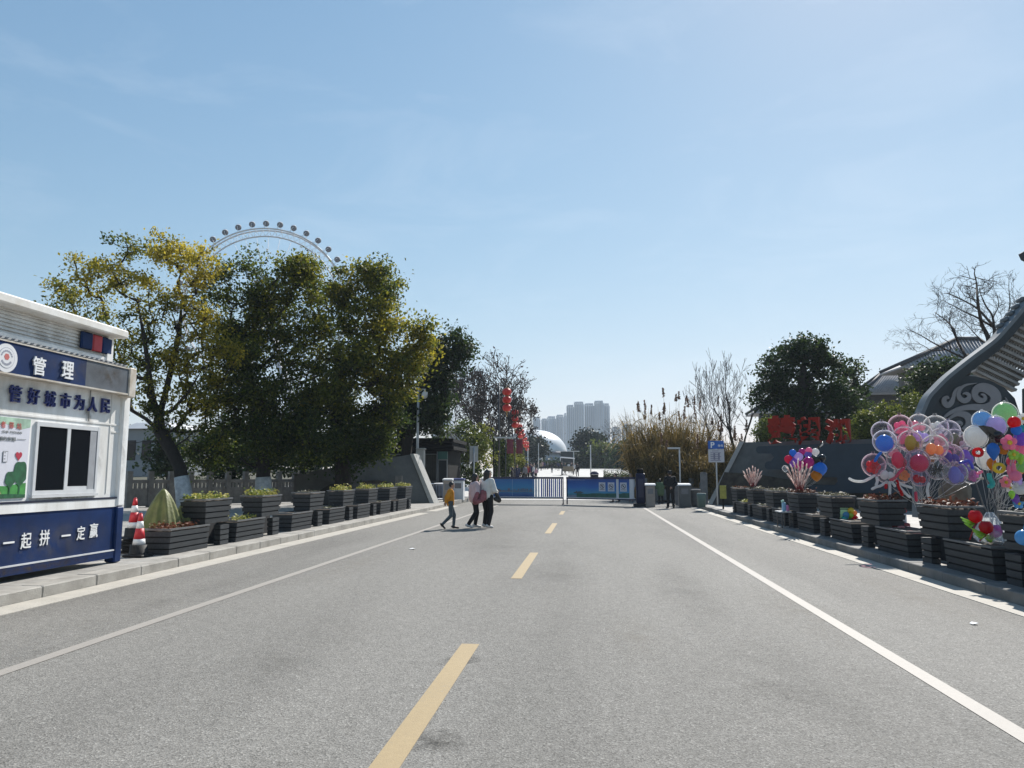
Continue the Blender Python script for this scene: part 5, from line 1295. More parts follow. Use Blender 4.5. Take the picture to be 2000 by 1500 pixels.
t = thing("barrier_cabinet", p, "dark blue barrier motor cabinet on a black plinth at the right barrier's end", "cabinet"); w_ = 17 * mpp(37)
m = MB(p); m.cbox(p.x - .13, p.x + w_ + .3, 36.75, 37.45, 0, .16, .02); m.build("plinth", pm("plinth_black", (.03, .03, .032), .7, .2), t)
m = MB(p); m.cbox(p.x, p.x + w_, 36.85, 37.3, .165, 1.62, .04); m.build("body", pm("cabinet_dark_blue", (.008, .014, .05), .5, .15, spec=.25), t)
m = MB(p); m.box(p.x + .09, p.x + w_ - .09, 36.83, 36.848, .45, 1.35); m.build("door", gate_d, t)
m = MB(p); m.lathe((p.x + w_ / 2, 37.05, 1.625), [(.16, 0), (.16, .16), (.11, .22)], 16); m.build("beacon", gh_d, t)
# ================================================================== FAR THINGS
# ---------------- big wheel
wh_m = pm("wheel_white_steel", (.62, .61, .62), .5, .05, 1); wh_d = pm("wheel_grey_steel", (.30, .28, .31), .5, .05, 1)
YW = 320.0; K = mpp(YW) * 1.06; wc = at(519, 598, YW)
t = thing("ferris_wheel", (wc.x, YW, 0), "giant white ferris wheel with round capsules rising behind the camphor trees", "ferris wheel"); wo = t.location
ca, sa = math.cos(R(14)), math.sin(R(14))
def wp(r, a, d=0.0): return Vector((wc.x + r * math.sin(a) * ca - d * sa, YW + r * math.sin(a) * sa + d * ca, wc.z + r * math.cos(a)))
RO, RI, RG = 155 * K, 141 * K, 167 * K
m = MB(wo)
for r, d, q in ((RO, -1.6, .36), (RO, 1.6, .36), (RI, 0, .34)):
    n = 120; pts = [wp(r, 2 * math.pi * k / n, d) for k in range(n + 1)]; m.tube(pts, q, 6, caps=False)
m.build("rim", wh_m, t)
m = MB(wo)
for k in range(78):
    a = 2 * math.pi * k / 78
    b = a + math.pi / 78
    m.tube([wp(RO, a, -1.6), wp(RI, b, 0)], .10, 4); m.tube([wp(RI, b, 0), wp(RO, a + 2 * math.pi / 78, 1.6)], .10, 4)
    m.tube([wp(RO, a, -1.6), wp(RO, a, 1.6)], .08, 4)
m.build("bracing", wh_m, t)
m = MB(wo)
for k in range(39):
    a = 2 * math.pi * k / 39; m.ball(wp(RI, a, 0), .45, 8, 6)
    for d in (-3.0, 3.0): m.tube([wp(RI, a, 0), wp(1.5, a, d)], .055, 4)
m.build("spokes", wh_m, t)
m = MB(wo); m.tube([wp(0, 0, -5), wp(0, 0, 5)], 2.2, 20); m.build("hub", wh_m, t)
for d in (-7, 7):
    for s in (-1, 1):
        m = MB(wo); e = wp(0, 0, d * .6); m.tube([e, Vector((wc.x + s * 22 * ca - d * 1.6 * sa, YW + s * 22 * sa + d * 1.6 * ca, 0))], [1.0, 1.4], 10); m.build("leg", wh_m, t)
for k in range(39):
    a = 2 * math.pi * (k - .21) / 39; c = wp(RG, a, 0)
    m = MB(wo); r = 6.1 * K; m.ball(c, (r, r, r * .95), 14, 9); gd = m.build("capsule", pm("capsule_dark_glass", (.025, .022, .03), .7, .1, 1), t)
    m = MB(wo); m.lathe((c.x, c.y, c.z), [(r * .86, r * .58), (r * .72, r * .75), (r * .4, r * .97), (r * .1, r * 1.03)], 14); m.build("roof", wh_m, gd)
    m = MB(wo); m.tube([wp(RG, a + .0, -1.7), wp(RO, a - .02, -1.6)], .12, 4); m.tube([wp(RG, a, 1.7), wp(RO, a + .02, 1.6)], .12, 4); m.tube([wp(RG, a, -1.7), wp(RG, a, 1.7)], .12, 4); m.build("hanger", wh_m, gd)
# ---------------- distant towers
def tower_mat(name, c):
    m, n, l, b = _new(name); t = n.new("ShaderNodeTexCoord")
    mp_ = n.new("ShaderNodeMapping"); mp_.inputs['Rotation'].default_value = (R(90), 0, 0); l.new(t.outputs['Object'], mp_.inputs['Vector'])
    k = n.new("ShaderNodeTexBrick"); k.offset = 0; k.inputs['Scale'].default_value = 1; k.inputs['Brick Width'].default_value = 2.3; k.inputs['Row Height'].default_value = 400.0; k.inputs['Mortar Size'].default_value = .62
    k.inputs['Color1'].default_value = (*[v * .45 for v in c], 1); k.inputs['Color2'].default_value = (*[v * .6 for v in c], 1); k.inputs['Mortar'].default_value = (*c, 1)
    l.new(mp_.outputs['Vector'], k.inputs['Vector']); l.new(k.outputs['Color'], b.inputs['Base Color']); b.inputs['Roughness'].default_value = .7
    return m
tw_m = tower_mat("tower_render_pale", (.78, .81, .84)); tw_r = pm("tower_roof_grey", (.50, .52, .55), .8, .05, 1); tw_g = pm("tower_recess_grey", (.42, .47, .54), .7, .05, 1)
def tower(bays, Y, lab, grp="pale residential towers beyond the plaza"):
    K = mpp(Y); x0 = at(bays[0][0], 900, Y).x; t = thing("apartment_tower", (x0, Y, 0), lab, "tower", grp); o = t.location
    for i, (a, b, top, off) in enumerate(bays):
        xa, xb, z = at(a, 900, Y).x, at(b, 900, Y).x, at(a, top, Y).z
        m = MB(o); y = Y + off; n = max(2, round((b - a) / 4)); w_ = (xb - xa) / n
        for k in range(n):
            m.box(xa + k * w_ + .02, xa + (k + .62) * w_, y, y + 20, 0, z); m.box(xa + (k + .62) * w_ + .02, xa + (k + 1) * w_, y + 3.0, y + 19, 0, z - 1.5, 1)
        w = m.build("wall", [tw_m, tw_g], t)
        m = MB(o); m.box(xa + w_ * .3, xb - w_ * .4, y + 6, y + 14, z + .02, z + 1.8); m.build("roof_block", tw_r, t)
YT_ = 900
tower([(1107, 1122, 792, 6), (1122, 1142, 786.5, 0)], YT_, "pale tower left of the tallest group, stepping down to its left")
tower([(1142.5, 1162, 789, 5), (1162, 1181, 784.5, 0), (1181, 1193, 788.5, 8)], YT_ + 4, "tallest pale tower at the right of the tower group, three bays wide")
tower([(1057, 1069, 819, 4), (1069, 1086, 815, 0)], YT_ + 60, "lower pale tower rising above the white dome's top")
tower([(1086.5, 1102, 812, 0), (1102, 1107, 808, 5)], YT_ + 50, "narrow pale tower between the dome's top and the tallest group")
tower([(1041, 1055, 816, 0)], YT_ + 70, "single slim pale tower just right of the lantern strings")
tower([(842, 868, 784, 0), (868, 877, 801, 3)], 620, "grey tower between the dark camphor tree and the bare trees, above the gatehouse", "far buildings left of the plaza")
tower([(1196, 1214, 836, 0)], YT_ + 100, "low pale block at the foot of the tallest tower's right side")
tower([(1217, 1236, 832, 0)], YT_ - 250, "low grey block showing behind the reeds' left edge")
# low pale building behind the balustrade, left, seen through the trees
for px0_, px1_, top, Y, lb in ((240, 330, 838, 95, "pale building glimpsed through the leaning tree beside the kiosk"), (850, 905, 845, 110, "low white roofed building behind the gatehouse roof")):
    xa, xb, z = at(px0_, 900, Y).x, at(px1_, 900, Y).x, at(px0_, top, Y).z
    t = thing("low_building", (xa, Y, 0), lb, "building"); m = MB(t.location); m.box(xa, xb, Y, Y + 12, 0, z); m.build("wall", pm("low_wall_white", (.26, .275, .29), .7, .1, .4), t)
    m = MB(t.location); m.hexa([(xa - .6, Y - .6, z + .02), (xb + .6, Y - .6, z + .02), (xb + .6, Y + 12.6, z + .02), (xa - .6, Y + 12.6, z + .02)], [(xa + 1, Y + 1, z + .9), (xb - 1, Y + 1, z + .9), (xb - 1, Y + 11, z + .9), (xa + 1, Y + 11, z + .9)]); m.build("roof", pm("low_roof_white", (.55, .56, .57), .6, .1, .3), t)
    for k in range(3):
        m = MB(t.location); w_ = (xb - xa) / 3; m.box(xa + w_ * (k + .2), xa + w_ * (k + .8), Y - .05, Y - .01, z * .45, z * .8); m.build("window", glass_dark("low_window_glass"), t)
# ---------------- white dome with pavilion
YD_ = 205; K = mpp(YD_); dc = at(1038, 884, YD_)
t = thing("dome_hall", (dc.x, YD_, 3.0), "white egg-shaped dome hall at the end of the plaza", "dome"); do = t.location
dome_m = pm("dome_white_shell", (.70, .70, .70), .32, .05, .3, .05, 2)
rx, rz = (1106 - 1038) * K, (884 - 837) * K
m = MB(do)
prof = [(rx * math.cos(a) ** .92, rz * math.sin(a)) for a in [R(90 * i / 14) for i in range(14)]] + [(.05, rz)]
m.lathe((dc.x, YD_ + 6, dc.z), prof, 48); m.build("dome", dome_m, t)
m = MB(do); m.tube([(dc.x + rx * 1.01 * math.cos(2 * math.pi * k / 48), YD_ + 6 + rx * 1.01 * math.sin(2 * math.pi * k / 48), dc.z + .0) for k in range(49)], .22, 6); m.build("base_ring", wh_d, t)
m = MB(do); m.lathe((dc.x, YD_ + 6, 2.9), [(rx * .93, 0), (rx * .93, dc.z - 2.9 - .25)], 40); m.build("drum_wall", pm("dome_drum_bluewhite", (.40, .44, .50), .6, .1, .5), t)
xa, xb = at(1024, 900, 190).x, at(1057, 900, 190).x; zt = at(1040, 886, 190).z
p = thing("arched_pavilion", (xa, 190, 3.0), "white pavilion with small arched windows in front of the dome hall", "pavilion"); po = p.location
m = MB(po); m.box(xa, xb, 190, 197, 2.9, zt); m.build("wall", dome_m, p); m = MB(po); m.box(xa - .2, xb + .2, 189.8, 197.2, zt + .01, zt + .3); m.build("roof", dome_m, p)
for i in range(3):
    for j in range(2):
        x = xa + .9 + i * 1.1; z = zt - 2.0 - j * 2.0; m = MB(po)
        m.prism([(x + .32 * math.cos(R(a)), 189.95, z + .32 * math.sin(R(a))) for a in range(0, 181, 30)] + [(x - .32, 189.95, z - .7), (x + .32, 189.95, z - .7)], (0, .04, 0)); m.build("window", glass_dark("low_window_glass"), p)
xa, xb = at(1060, 900, 192).x, at(1094, 900, 192).x
p = thing("glazed_entrance", (xa, 192, 3.0), "blue-grey glazed entrance wing under the dome's edge", "entrance"); m = MB(p.location); m.box(xa, xb, 192, 198, 2.9, at(1070, 893, 192).z); m.build("wall", pm("entrance_bluewhite", (.34, .40, .47), .4, .15, .6), p)
for k in range(4): m = MB(p.location); w_ = (xb - xa) / 4; m.box(xa + w_ * (k + .1), xa + w_ * (k + .9), 191.9, 191.96, 3.1, 5.2); m.build("pane", glass_dark("low_window_glass"), p)
xa, xb = at(1095, 900, 165).x, at(1119, 900, 165).x; z0, z1 = at(1100, 904, 165).z, at(1100, 882, 165).z
p = thing("display_screen", ((xa + xb) / 2, 165, 3.0), "dark rectangular display screen on legs right of the dome", "screen"); m = MB(p.location); m.cbox(xa, xb, 164.7, 165.2, z0, z1, .08); m.build("panel", pm("screen_dark", (.012, .016, .018), .7, .2, .5), p)
for x in (xa + .4, xb - .4): m = MB(p.location); m.tube([(x, 165, ground_z(0, 165) - .1), (x, 165, z0)], .1, 8); m.build("leg", wh_d, p)
# plaza lamp posts
for px, top, Y, arm, lb in ((1121, 882, 130, 1, "T-topped pale lamp post at the right end of the dark display screen"), (1154, 873, 95, 0, "thin pale pole rising from the plaza above the right barrier"), (1052, 868, 150, 0, "thin pale pole in front of the pavilion and dome"), (1031, 880, 100, 0, "thin pale pole beside the arched pavilion windows")):
    b = at(px, 930, Y); b.z = ground_z(0, Y); z = at(px, top, Y).z
    p = thing("plaza_pole", b, lb, "lamp post"); m = MB(b); m.tube([b, (b.x, Y, z)], [.09, .06], 8); m.build("pole", lw_, p)
    m = MB(b)
    if arm: m.box(b.x - 1.0, b.x + 1.0, Y - .06, Y + .06, z, z + .12)
    else: m.tube([(b.x, Y, z), (b.x, Y, z + .25)], .08, 8)
    m.build("lamp_head", lw_, p)
# ---------------- lantern posts, lantern strings and hanging banners
lant = pm("lantern_red_cloth", (.62, .025, .015), .45, .12, 3); gold = pm("lantern_gold", (.50, .28, .08), .4, .1); dark_p = pm("lantern_post_dark", (.035, .035, .038), .5, .1)
b_ln = leaf_mat("unused_tint", [(.1, .1, .1), (.2, .2, .2)])
LT = [(990, 757, 51), (1006, 799, 65), (1011, 815, 74), (1015, 827, 83), (1019, 837, 93), (1022, 845, 103), (1026, 853, 114), (1030, 862, 130)]
ordl = ["nearest", "second", "third", "fourth", "fifth", "sixth", "seventh", "farthest"]
for i, (px, top, Y) in enumerate(LT):
    c = at(px, top, Y); x, z = c.x, c.z; gz = ground_z(x, Y)
    p = thing("lantern_post", (x - .55, Y, gz), f"{ordl[i]} dark post of the lantern row along the plaza's left side", "lamp post", "lantern posts along the plaza"); o = p.location
    m = MB(o); m.tube([o, (o.x, Y, z + .35)], [.085, .05], 10); m.build("pole", dark_p, p)
    m = MB(o); m.tube([(o.x, Y, z + .15), (x + .25, Y, z + .15)], .025, 6); m.build("arm", dark_p, p)
    s = thing("lantern_string", (x, Y, z), f"{ordl[i]} hanging string of three red lanterns along the plaza's left side", "lanterns", "strings of red lanterns along the plaza")
    m = MB(s.location); m.tube([(x, Y, z + .13), (x, Y, z - 1.7)], .012, 4); m.build("cord", gold, s)
    for k in range(3):
        zc = z - .30 - k * .555; m = MB(s.location); n_ = 24; prof = [(.13, -.24), (.24, -.19), (.305, -.08), (.315, 0), (.305, .08), (.24, .19), (.13, .24)]
        vs, fs = [], []
        for r_, zz in prof:
            for q in range(n_): a = 2 * math.pi * q / n_; rr_ = r_ * (1 - .035 * (q % 2)); vs.append((x + rr_ * math.cos(a), Y + rr_ * math.sin(a), zc + zz))
        for a in range(len(prof) - 1):
            for q in range(n_): fs.append((a * n_ + q, a * n_ + (q + 1) % n_, (a + 1) * n_ + (q + 1) % n_, (a + 1) * n_ + q))
        fs += [tuple(reversed(range(n_))), tuple(range(len(vs) - n_, len(vs)))]; m.add(vs, fs, 0, True); ln = m.build("lantern", lant, s)
        m = MB(s.location); m.lathe((x, Y, zc), [(.14, .243), (.14, .29)], 14); m.lathe((x, Y, zc), [(.14, -.29), (.14, -.243)], 14); m.build("cap", gold, ln)
    m = MB(s.location); m.tube([(x, Y, z - 1.70), (x, Y, z - 2.05)], [.05, .02], 6); m.build("tassel", gold, s)
for px, Y, lb in ((996, 58, "dull red vertical banner hanging under the lanterns, left of two"), (1014, 58.5, "dull red vertical banner hanging under the lanterns, right of two")):
    a, b = at(px - 6, 858, Y), at(px + 7, 886, Y); p = thing("hanging_banner", (a.x, Y, ground_z(0, Y)), lb, "banner", "red banners under the lanterns"); m = MB(p.location)
    n_ = 8
    for k in range(n_): 
        u0, u1 = k / n_, (k + 1) / n_; f = lambda u: Y + .04 * math.sin(u * 6)
        m.hexa([(a.x + (b.x - a.x) * u0, f(u0), b.z), (a.x + (b.x - a.x) * u1, f(u1), b.z), (a.x + (b.x - a.x) * u1, f(u1) + .01, b.z), (a.x + (b.x - a.x) * u0, f(u0) + .01, b.z)], [(a.x + (b.x - a.x) * u0, f(u0), a.z), (a.x + (b.x - a.x) * u1, f(u1), a.z), (a.x + (b.x - a.x) * u1, f(u1) + .01, a.z), (a.x + (b.x - a.x) * u0, f(u0) + .01, a.z)])
    m.build("cloth", pm("banner_dull_red", (.16, .03, .045), .8, .3, 4), p)
    m = MB(p.location); m.tube([(a.x - .1, Y + .05, ground_z(0, Y)), (a.x - .1, Y + .05, a.z + .3)], .04, 8); m.tube([(a.x - .1, Y + .05, a.z + .02), (b.x, Y + .05, a.z + .02)], .015, 6); m.build("pole", dark_p, p)
# ---------------- hip roofed halls on the right
tile = pm("roof_tile_grey", (.42, .405, .41), .7, .22, 5, .5, 30, stretch=(.6, 3, 3)); hall_w = pm("hall_wall_grey", (.12, .12, .116), .8, .15, 1.5); hall_d = pm("hall_timber_dark", (.07, .07, .075), .7, .2)
def hip_hall(xe0, xe1, ye, rx0, rx1, yr, Y, depth, lab, wall_px):
    K = mpp(Y); a, b = at(xe0, ye, Y), at(xe1, ye, Y); r0 = at(rx0, yr, Y + depth / 2); r1 = at(rx1, yr, Y + depth / 2)
    t = thing("hip_roof_hall", ((a.x + b.x) / 2, Y, KERB), lab, "hall"); o = t.location; E0, E1 = Y, Y + depth; ze = a.z
    m = MB(o)
    ra, rb = Vector((r0.x, Y + depth / 2, r0.z)), Vector((r1.x, Y + depth / 2, r1.z))
    c = [Vector((a.x, E0, ze)), Vector((b.x, E0, ze)), Vector((b.x, E1, ze)), Vector((a.x, E1, ze))]
    m.add(c + [ra, rb] + [v - Vector((0, 0, .12)) for v in c], [(0, 1, 5, 4), (1, 2, 5), (2, 3, 4, 5), (3, 0, 4), (0, 6, 7, 1), (1, 7, 8, 2), (2, 8, 9, 3), (3, 9, 6, 0), (6, 9, 8, 7)])
    n_ = 34
    for k in range(n_ + 1):                                  # tile ribs running down the front slope
        u = k / n_; p = c[0].lerp(c[1], u); x = min(max(p.x, ra.x), rb.x)
        if ra.x <= p.x <= rb.x: q = Vector((p.x, ra.y, ra.z))
        elif p.x < ra.x: f = (p.x - a.x) / max(.01, ra.x - a.x); q = c[0].lerp(ra, f)
        else: f = (b.x - p.x) / max(.01, b.x - rb.x); q = c[1].lerp(rb, f)
        if (q - p).length > .1: m.tube([p + Vector((0, 0, .03)), q + Vector((0, 0, .03))], .055, 5)
    roof = m.build("roof", tile, t)
    m = MB(o)
    m.tube([ra + Vector((0, 0, .1)), rb + Vector((0, 0, .1))], .16, 6)
    for p, q in ((c[0], ra), (c[1], rb), (c[2], rb), (c[3], ra)): m.tube([p + Vector((0, 0, .12)), q + Vector((0, 0, .1))], .12, 6)
    m.build("ridge", hall_d, roof)
    m = MB(o); i_ = .7 * K * 12; 
    m.box(a.x + 1.0, b.x - 1.0, E0 + .9, E1 - .9, KERB, ze - .13); w_ = m.build("wall", hall_w, t)
    m = MB(o); m.box(a.x + .5, b.x - .5, E0 + .35, E0 + .6, ze - .55, ze - .125); m.build("eave_beam", hall_d, t)
    for k in range(4): m = MB(o); x = a.x + 1.3 + (b.x - a.x - 2.9) * k / 3.2; m.box(x, x + .9, E0 + .86, E0 + .896, ze - 2.6, ze - 1.0); m.build("window", glass_dark("hall_glass", (.03, .03, .03)), t)
    return t
hip_hall(1686, 1800, 768, 1724, 1764, 729, 62, 3.5, "smaller grey hip-roofed hall between the evergreens", None)
hip_hall(1760, 1990, 716, 1868, 1912, 664, 55, 4.0, "larger grey hip-roofed hall partly behind the gateway eave", None)
hip_hall(1474, 1640, 805, 1520, 1590, 772, 70, 4, "low grey hip-roofed hall mostly behind the rounded evergreen", None)

# ---------------- gateway with sweeping eave at the right edge
GY = 19.0
gw_d = pm("gateway_blue_grey", (.026, .037, .047), .6, .22, 2, .15, 25); gw_l = pm("gateway_coping_grey", (.13, .155, .175), .6, .15, 2); gw_m = pm("gateway_motif_grey", (.21, .21, .222), .65, .1, 3); gw_s = pm("gateway_slat_grey", (.27, .265, .255), .7, .18, 3)
def gp(px, py, off=0.0): p = at(px, py, GY); return Vector((p.x, GY + off, p.z))
root = thing("gateway", (gp(1890, 900).x, GY, KERB), "dark blue-grey gateway with sweeping eave, pale cloud motif and slatted roof", "gateway"); go = root.location
def smooth_curve(pts, n=6):
    P = [Vector((*p, 0)) if len(p) == 2 else Vector(p) for p in pts]; out = []
    for i in range(len(P) - 1):
        p0, p1, p2, p3 = P[max(i - 1, 0)], P[i], P[i + 1], P[min(i + 2, len(P) - 1)]
        for k in range(n):
            u = k / n; out.append(.5 * ((2 * p1) + (p2 - p0) * u + (2 * p0 - 5 * p1 + 4 * p2 - p3) * u * u + (3 * p1 - p0 - 3 * p2 + p3) * u ** 3))
    return out + [P[-1]]
outer = smooth_curve([(1784, 1010), (1784, 860), (1787, 814), (1792, 798), (1802, 776), (1816, 760), (1840, 736), (1880, 704), (1912, 680), (1932, 664), (1952, 642), (1976, 614), (2000, 582), (2040, 520), (2070, 460)], 4)
def offs(curve, d):
    r = []
    for i, p in enumerate(curve):
        t_ = (curve[min(i + 1, len(curve) - 1)] - curve[max(i - 1, 0)]).normalized(); r.append(p + Vector((-t_.y, t_.x, 0)) * d)
    return r
def ribbon(m, c0, c1, y0, y1, mi=0, f=gp):
    n_ = len(c0); vs = []
    for y in (y0, y1): vs += [f(p.x, p.y, y) for p in c0] + [f(p.x, p.y, y) for p in c1]
    fs = []
    for i in range(n_ - 1):
        fs += [(i, n_ + i, n_ + i + 1, i + 1), (2 * n_ + i, 2 * n_ + i + 1, 3 * n_ + i + 1, 3 * n_ + i), (i, i + 1, 2 * n_ + i + 1, 2 * n_ + i), (n_ + i, 3 * n_ + i, 3 * n_ + i + 1, n_ + i + 1)]
    fs += [(0, 2 * n_, 3 * n_, n_), (n_ - 1, 2 * n_ - 1, 4 * n_ - 1, 3 * n_ - 1)]
    m.add(vs, fs, mi)
m = MB(go); ribbon(m, outer, offs(outer, 7), -.32, .08); m.build("coping", gw_l, root)
m = MB(go); ribbon(m, offs(outer, 7.2), offs(outer, 17), -.24, .06); ribbon(m, offs(outer, 17.2), offs(outer, 25), -.14, .04); m.build("eave_band", gw_d, root)
m = MB(go); body = [(1800, 1010), (1800, 830), (1806, 803), (1822, 778), (1850, 755), (1880, 733), (1905, 735), (1935, 743), (1962, 757), (1982, 778), (1992, 808), (1996, 850), (1996, 1010)]
m.prism([gp(*p, 0) for p in reversed(body)], (0, .12, 0)); m.build("wall", gw_d, root)
z4 = lambda q: (1760 + q[0] / 5, 540 + q[1] / 5)
strokes = [[(770, 1150, 14), (800, 1160, 26), (812, 1190, 36), (790, 1212, 44), (745, 1205, 58), (712, 1165, 60), (722, 1110, 72), (780, 1085, 86), (850, 1105, 100), (905, 1150, 104), (915, 1205, 104), (880, 1262, 92), (800, 1285, 74), (700, 1276, 60), (600, 1286, 50), (500, 1318, 40), (430, 1362, 26), (402, 1395, 6)],
           [(592, 1150, 10), (625, 1142, 26), (655, 1165, 40), (645, 1200, 48), (605, 1215, 50), (565, 1190, 48), (552, 1145, 40), (575, 1095, 30), (630, 1060, 20), (735, 1043, 4)],
           [(462, 1195, 10), (440, 1182, 34), (412, 1200, 46), (415, 1235, 52), (445, 1258, 56), (480, 1235, 52), (500, 1190, 40), (512, 1140, 34), (535, 1100, 22), (572, 1073, 4)],
           [(415, 1440, 6), (470, 1385, 24), (540, 1345, 44), (620, 1355, 66), (660, 1405, 78), (655, 1460, 78), (610, 1510, 70)], [(520, 1490, 40), (525, 1450, 46), (560, 1425, 34), (585, 1440, 20), (572, 1458, 8)],
           [(1008, 1180, 4), (1026, 1220, 20), (1036, 1268, 34), (1030, 1320, 38)]]
for s in strokes:
    cv = smooth_curve([(*z4(q), q[2] / 5) for q in s], 6); c2 = [Vector((p.x, p.y, 0)) for p in cv]; L_, R__ = [], []
    for i, p in enumerate(c2):
        t_ = (c2[min(i + 1, len(c2) - 1)] - c2[max(i - 1, 0)]).normalized(); nr_ = Vector((-t_.y, t_.x, 0)) * cv[i].z / 2; L_.append(p + nr_); R__.append(p - nr_)
    m = MB(go); ribbon(m, L_, R__, -.05, .02)
    m.build("cloud_motif", gw_m, root)
starts = [(712, 955), (740, 903), (772, 852), (806, 805), (862, 772), (918, 722), (955, 672), (985, 612), (1016, 553), (1046, 497), (1078, 438), (1110, 378), (1145, 318), (1178, 255), (1210, 190)]
ends = [(832, 1000), (1142, 1098), (1168, 1042), (1196, 990), (1260, 960), (1330, 915), (1400, 880), (1400, 808), (1400, 735), (1400, 665), (1400, 590), (1400, 515), (1400, 440), (1400, 362), (1400, 280)]
for k, (a, b) in enumerate(zip(starts, ends)):
    A, B = gp(*z4(a), .02), gp(*z4(b), .02); e = (B - A).normalized(); n_ = Vector((e.z, 0, -e.x)); n_ = n_ if n_.z < 0 else -n_
    m = MB(go); w_ = .062
    m.hexa([A, B, B + n_ * w_, A + n_ * w_], [v + Vector((0, .22, 0)) for v in (A, B, B + n_ * w_, A + n_ * w_)]); m.build("slat", gw_s, root)
tb = MB(go)
for k in range(1, len(starts) - 1):
    a, b = Vector((*starts[k], 0)), Vector((*ends[k], 0)); a2, b2 = Vector((*starts[k + 1], 0)), Vector((*ends[k + 1], 0)); L_ = (b - a).length; s_ = 20.0
    while s_ < L_ - 10:
        u = s_ / L_; p = a.lerp(b, u); q = a2.lerp(b2, u); g_ = (q - p)
        c0, c1 = gp(*z4(p + g_ * .06), .10), gp(*z4(p + g_ * .86), .10)
        e = (b - a).normalized() * 9; d0 = gp(*z4(p + g_ * .06 + e), .10) - c0
        tb.hexa([c0, c0 + d0, c1 + d0, c1], [v + Vector((0, .12, 0)) for v in (c0, c0 + d0, c1 + d0, c1)]); s_ += 30 if k > 3 else 20
tb.build("roof_tile_ends", gw_s, root)
m = MB(go)
for q in ((965, 478), (1012, 420), (1066, 360), (1115, 296), (1166, 228)):
    p = gp(*z4(q), -.1); m.tube([p, p + Vector((0, .22, 0))], .055, 10)
m.build("tile_caps", gw_l, root)
m = MB(go); q = [gp(1996, 760), gp(2055, 720), gp(2055, 545), gp(2085, 545), gp(2085, 1010), gp(1998, 1010)]; m.prism([v + Vector((0, -.3, 0)) for v in reversed(q)], (0, .3, 0)); m.build("column", gw_d, root)
m = MB(go); q = [gp(1987, 498), gp(1992, 495), gp(2080, 535), gp(2080, 560), gp(2000, 513), gp(1992, 509)]; m.prism([v + Vector((0, -.2, 0)) for v in reversed(q)], (0, .16, 0)); m.build("upper_eave", gw_d, root)
# ================================================================== BALLOON STAND AND TOYS
BC = {"pink": (.85, .30, .45), "rose": (.80, .38, .46), "blue": (.06, .26, .66), "yellow-green": (.45, .46, .05), "lavender": (.66, .55, .85), "orange": (.85, .40, .16), "navy": (.14, .14, .50), "purple": (.36, .16, .66), "dark red": (.62, .06, .12), "crimson": (.72, .04, .14),
      "smoky": (.08, .085, .07), "indigo": (.28, .26, .66), "red": (.65, .02, .03), "white": (.75, .75, .74), "violet pink": (.60, .20, .50), "green": (.30, .58, .20), "olive": (.25, .26, .14), "teal": (.03, .38, .36), "yellow": (.75, .55, .04), "black": (.015, .015, .018), "magenta": (.55, .02, .25), "amber": (.55, .26, .03), "light blue": (.15, .42, .70), "lime": (.35, .62, .06)}
def bm(c, tr=.5): return balloon_mat("balloon_" + c.replace(" ", "_").replace("-", "_"), BC[c], tr)
stick_m = pm("stick_clear_white", (.42, .42, .42), .3, .05)
def knot_string(m, a, b): m.tube([a, Vector(a).lerp(Vector(b), .5) + Vector((0, 0, -.04)), b], .0032, 5)
def bubble(p, r, col, lab, grp, gather, shape="ball", tint=(1, 1, 1), body=.10, seed=0):
    """clear bubble shell with a coloured balloon inside, on a thin stick"""
    rr = random.Random(seed); t = thing("bubble_balloon", p, lab, "balloon", grp)
    shell = MB(p); shell.lathe(p, [(r * math.sin(R(a)), -r * math.cos(R(a)) * (1.03 if a < 90 else 1)) for a in range(4, 165, 8)] + [(r * .16, r * 1.0), (r * .10, r * 1.1), (r * .15, r * 1.16)], 26)
    shell.build("shell", bubble_mat("bubble_film_%d" % (abs(hash(tint)) % 999), tint, body), t)
    if col:
        m = MB(p); q = Vector(p) + Vector((rr.uniform(-.1, .1) * r, rr.uniform(-.1, .1) * r, -r * .16))
        if shape == "ball": m.ball(q, (r * .72, r * .72, r * .74), 18, 12)
        elif shape == "flower":
            for k in range(5): a = 2 * math.pi * k / 5; m.ball(q + Vector((math.cos(a) * r * .36, -.05 * r, math.sin(a) * r * .36)), (r * .3, r * .22, r * .3), 10, 8)
            m.ball(q + Vector((0, -r * .15, 0)), r * .26, 10, 8)
        elif shape == "drop": m.ball(q, (r * .5, r * .45, r * .74), 16, 12); m.ball(q + Vector((r * .45, 0, -r * .2)), (r * .3, r * .25, r * .42), 12, 8)
        elif shape == "two": m.ball(q + Vector((-r * .25, 0, 0)), (r * .4, r * .4, r * .48), 14, 10); m.ball(q + Vector((r * .32, 0, -.1 * r)), (r * .36, r * .36, r * .4), 14, 10)
        elif shape == "feathers":
            for k in range(26): a, b_ = rr.uniform(0, 6.28), rr.uniform(-1, 1); v = Vector((math.cos(a), math.sin(a), b_)) * r * .62; m.tube([q, q + v * .6, q + v], [.004, .012, .003], 4)
        m.build("inner_balloon", bm(col, .6), t)
    m = MB(p); knot_string(m, (p[0], p[1], p[2] - r), gather); m.build("stick", stick_m, t)
    return t
GB1 = "clear bubble balloons in the big bunch"
z3 = lambda x, y: (1640 + x / 5.556, 780 + y / 5.556)
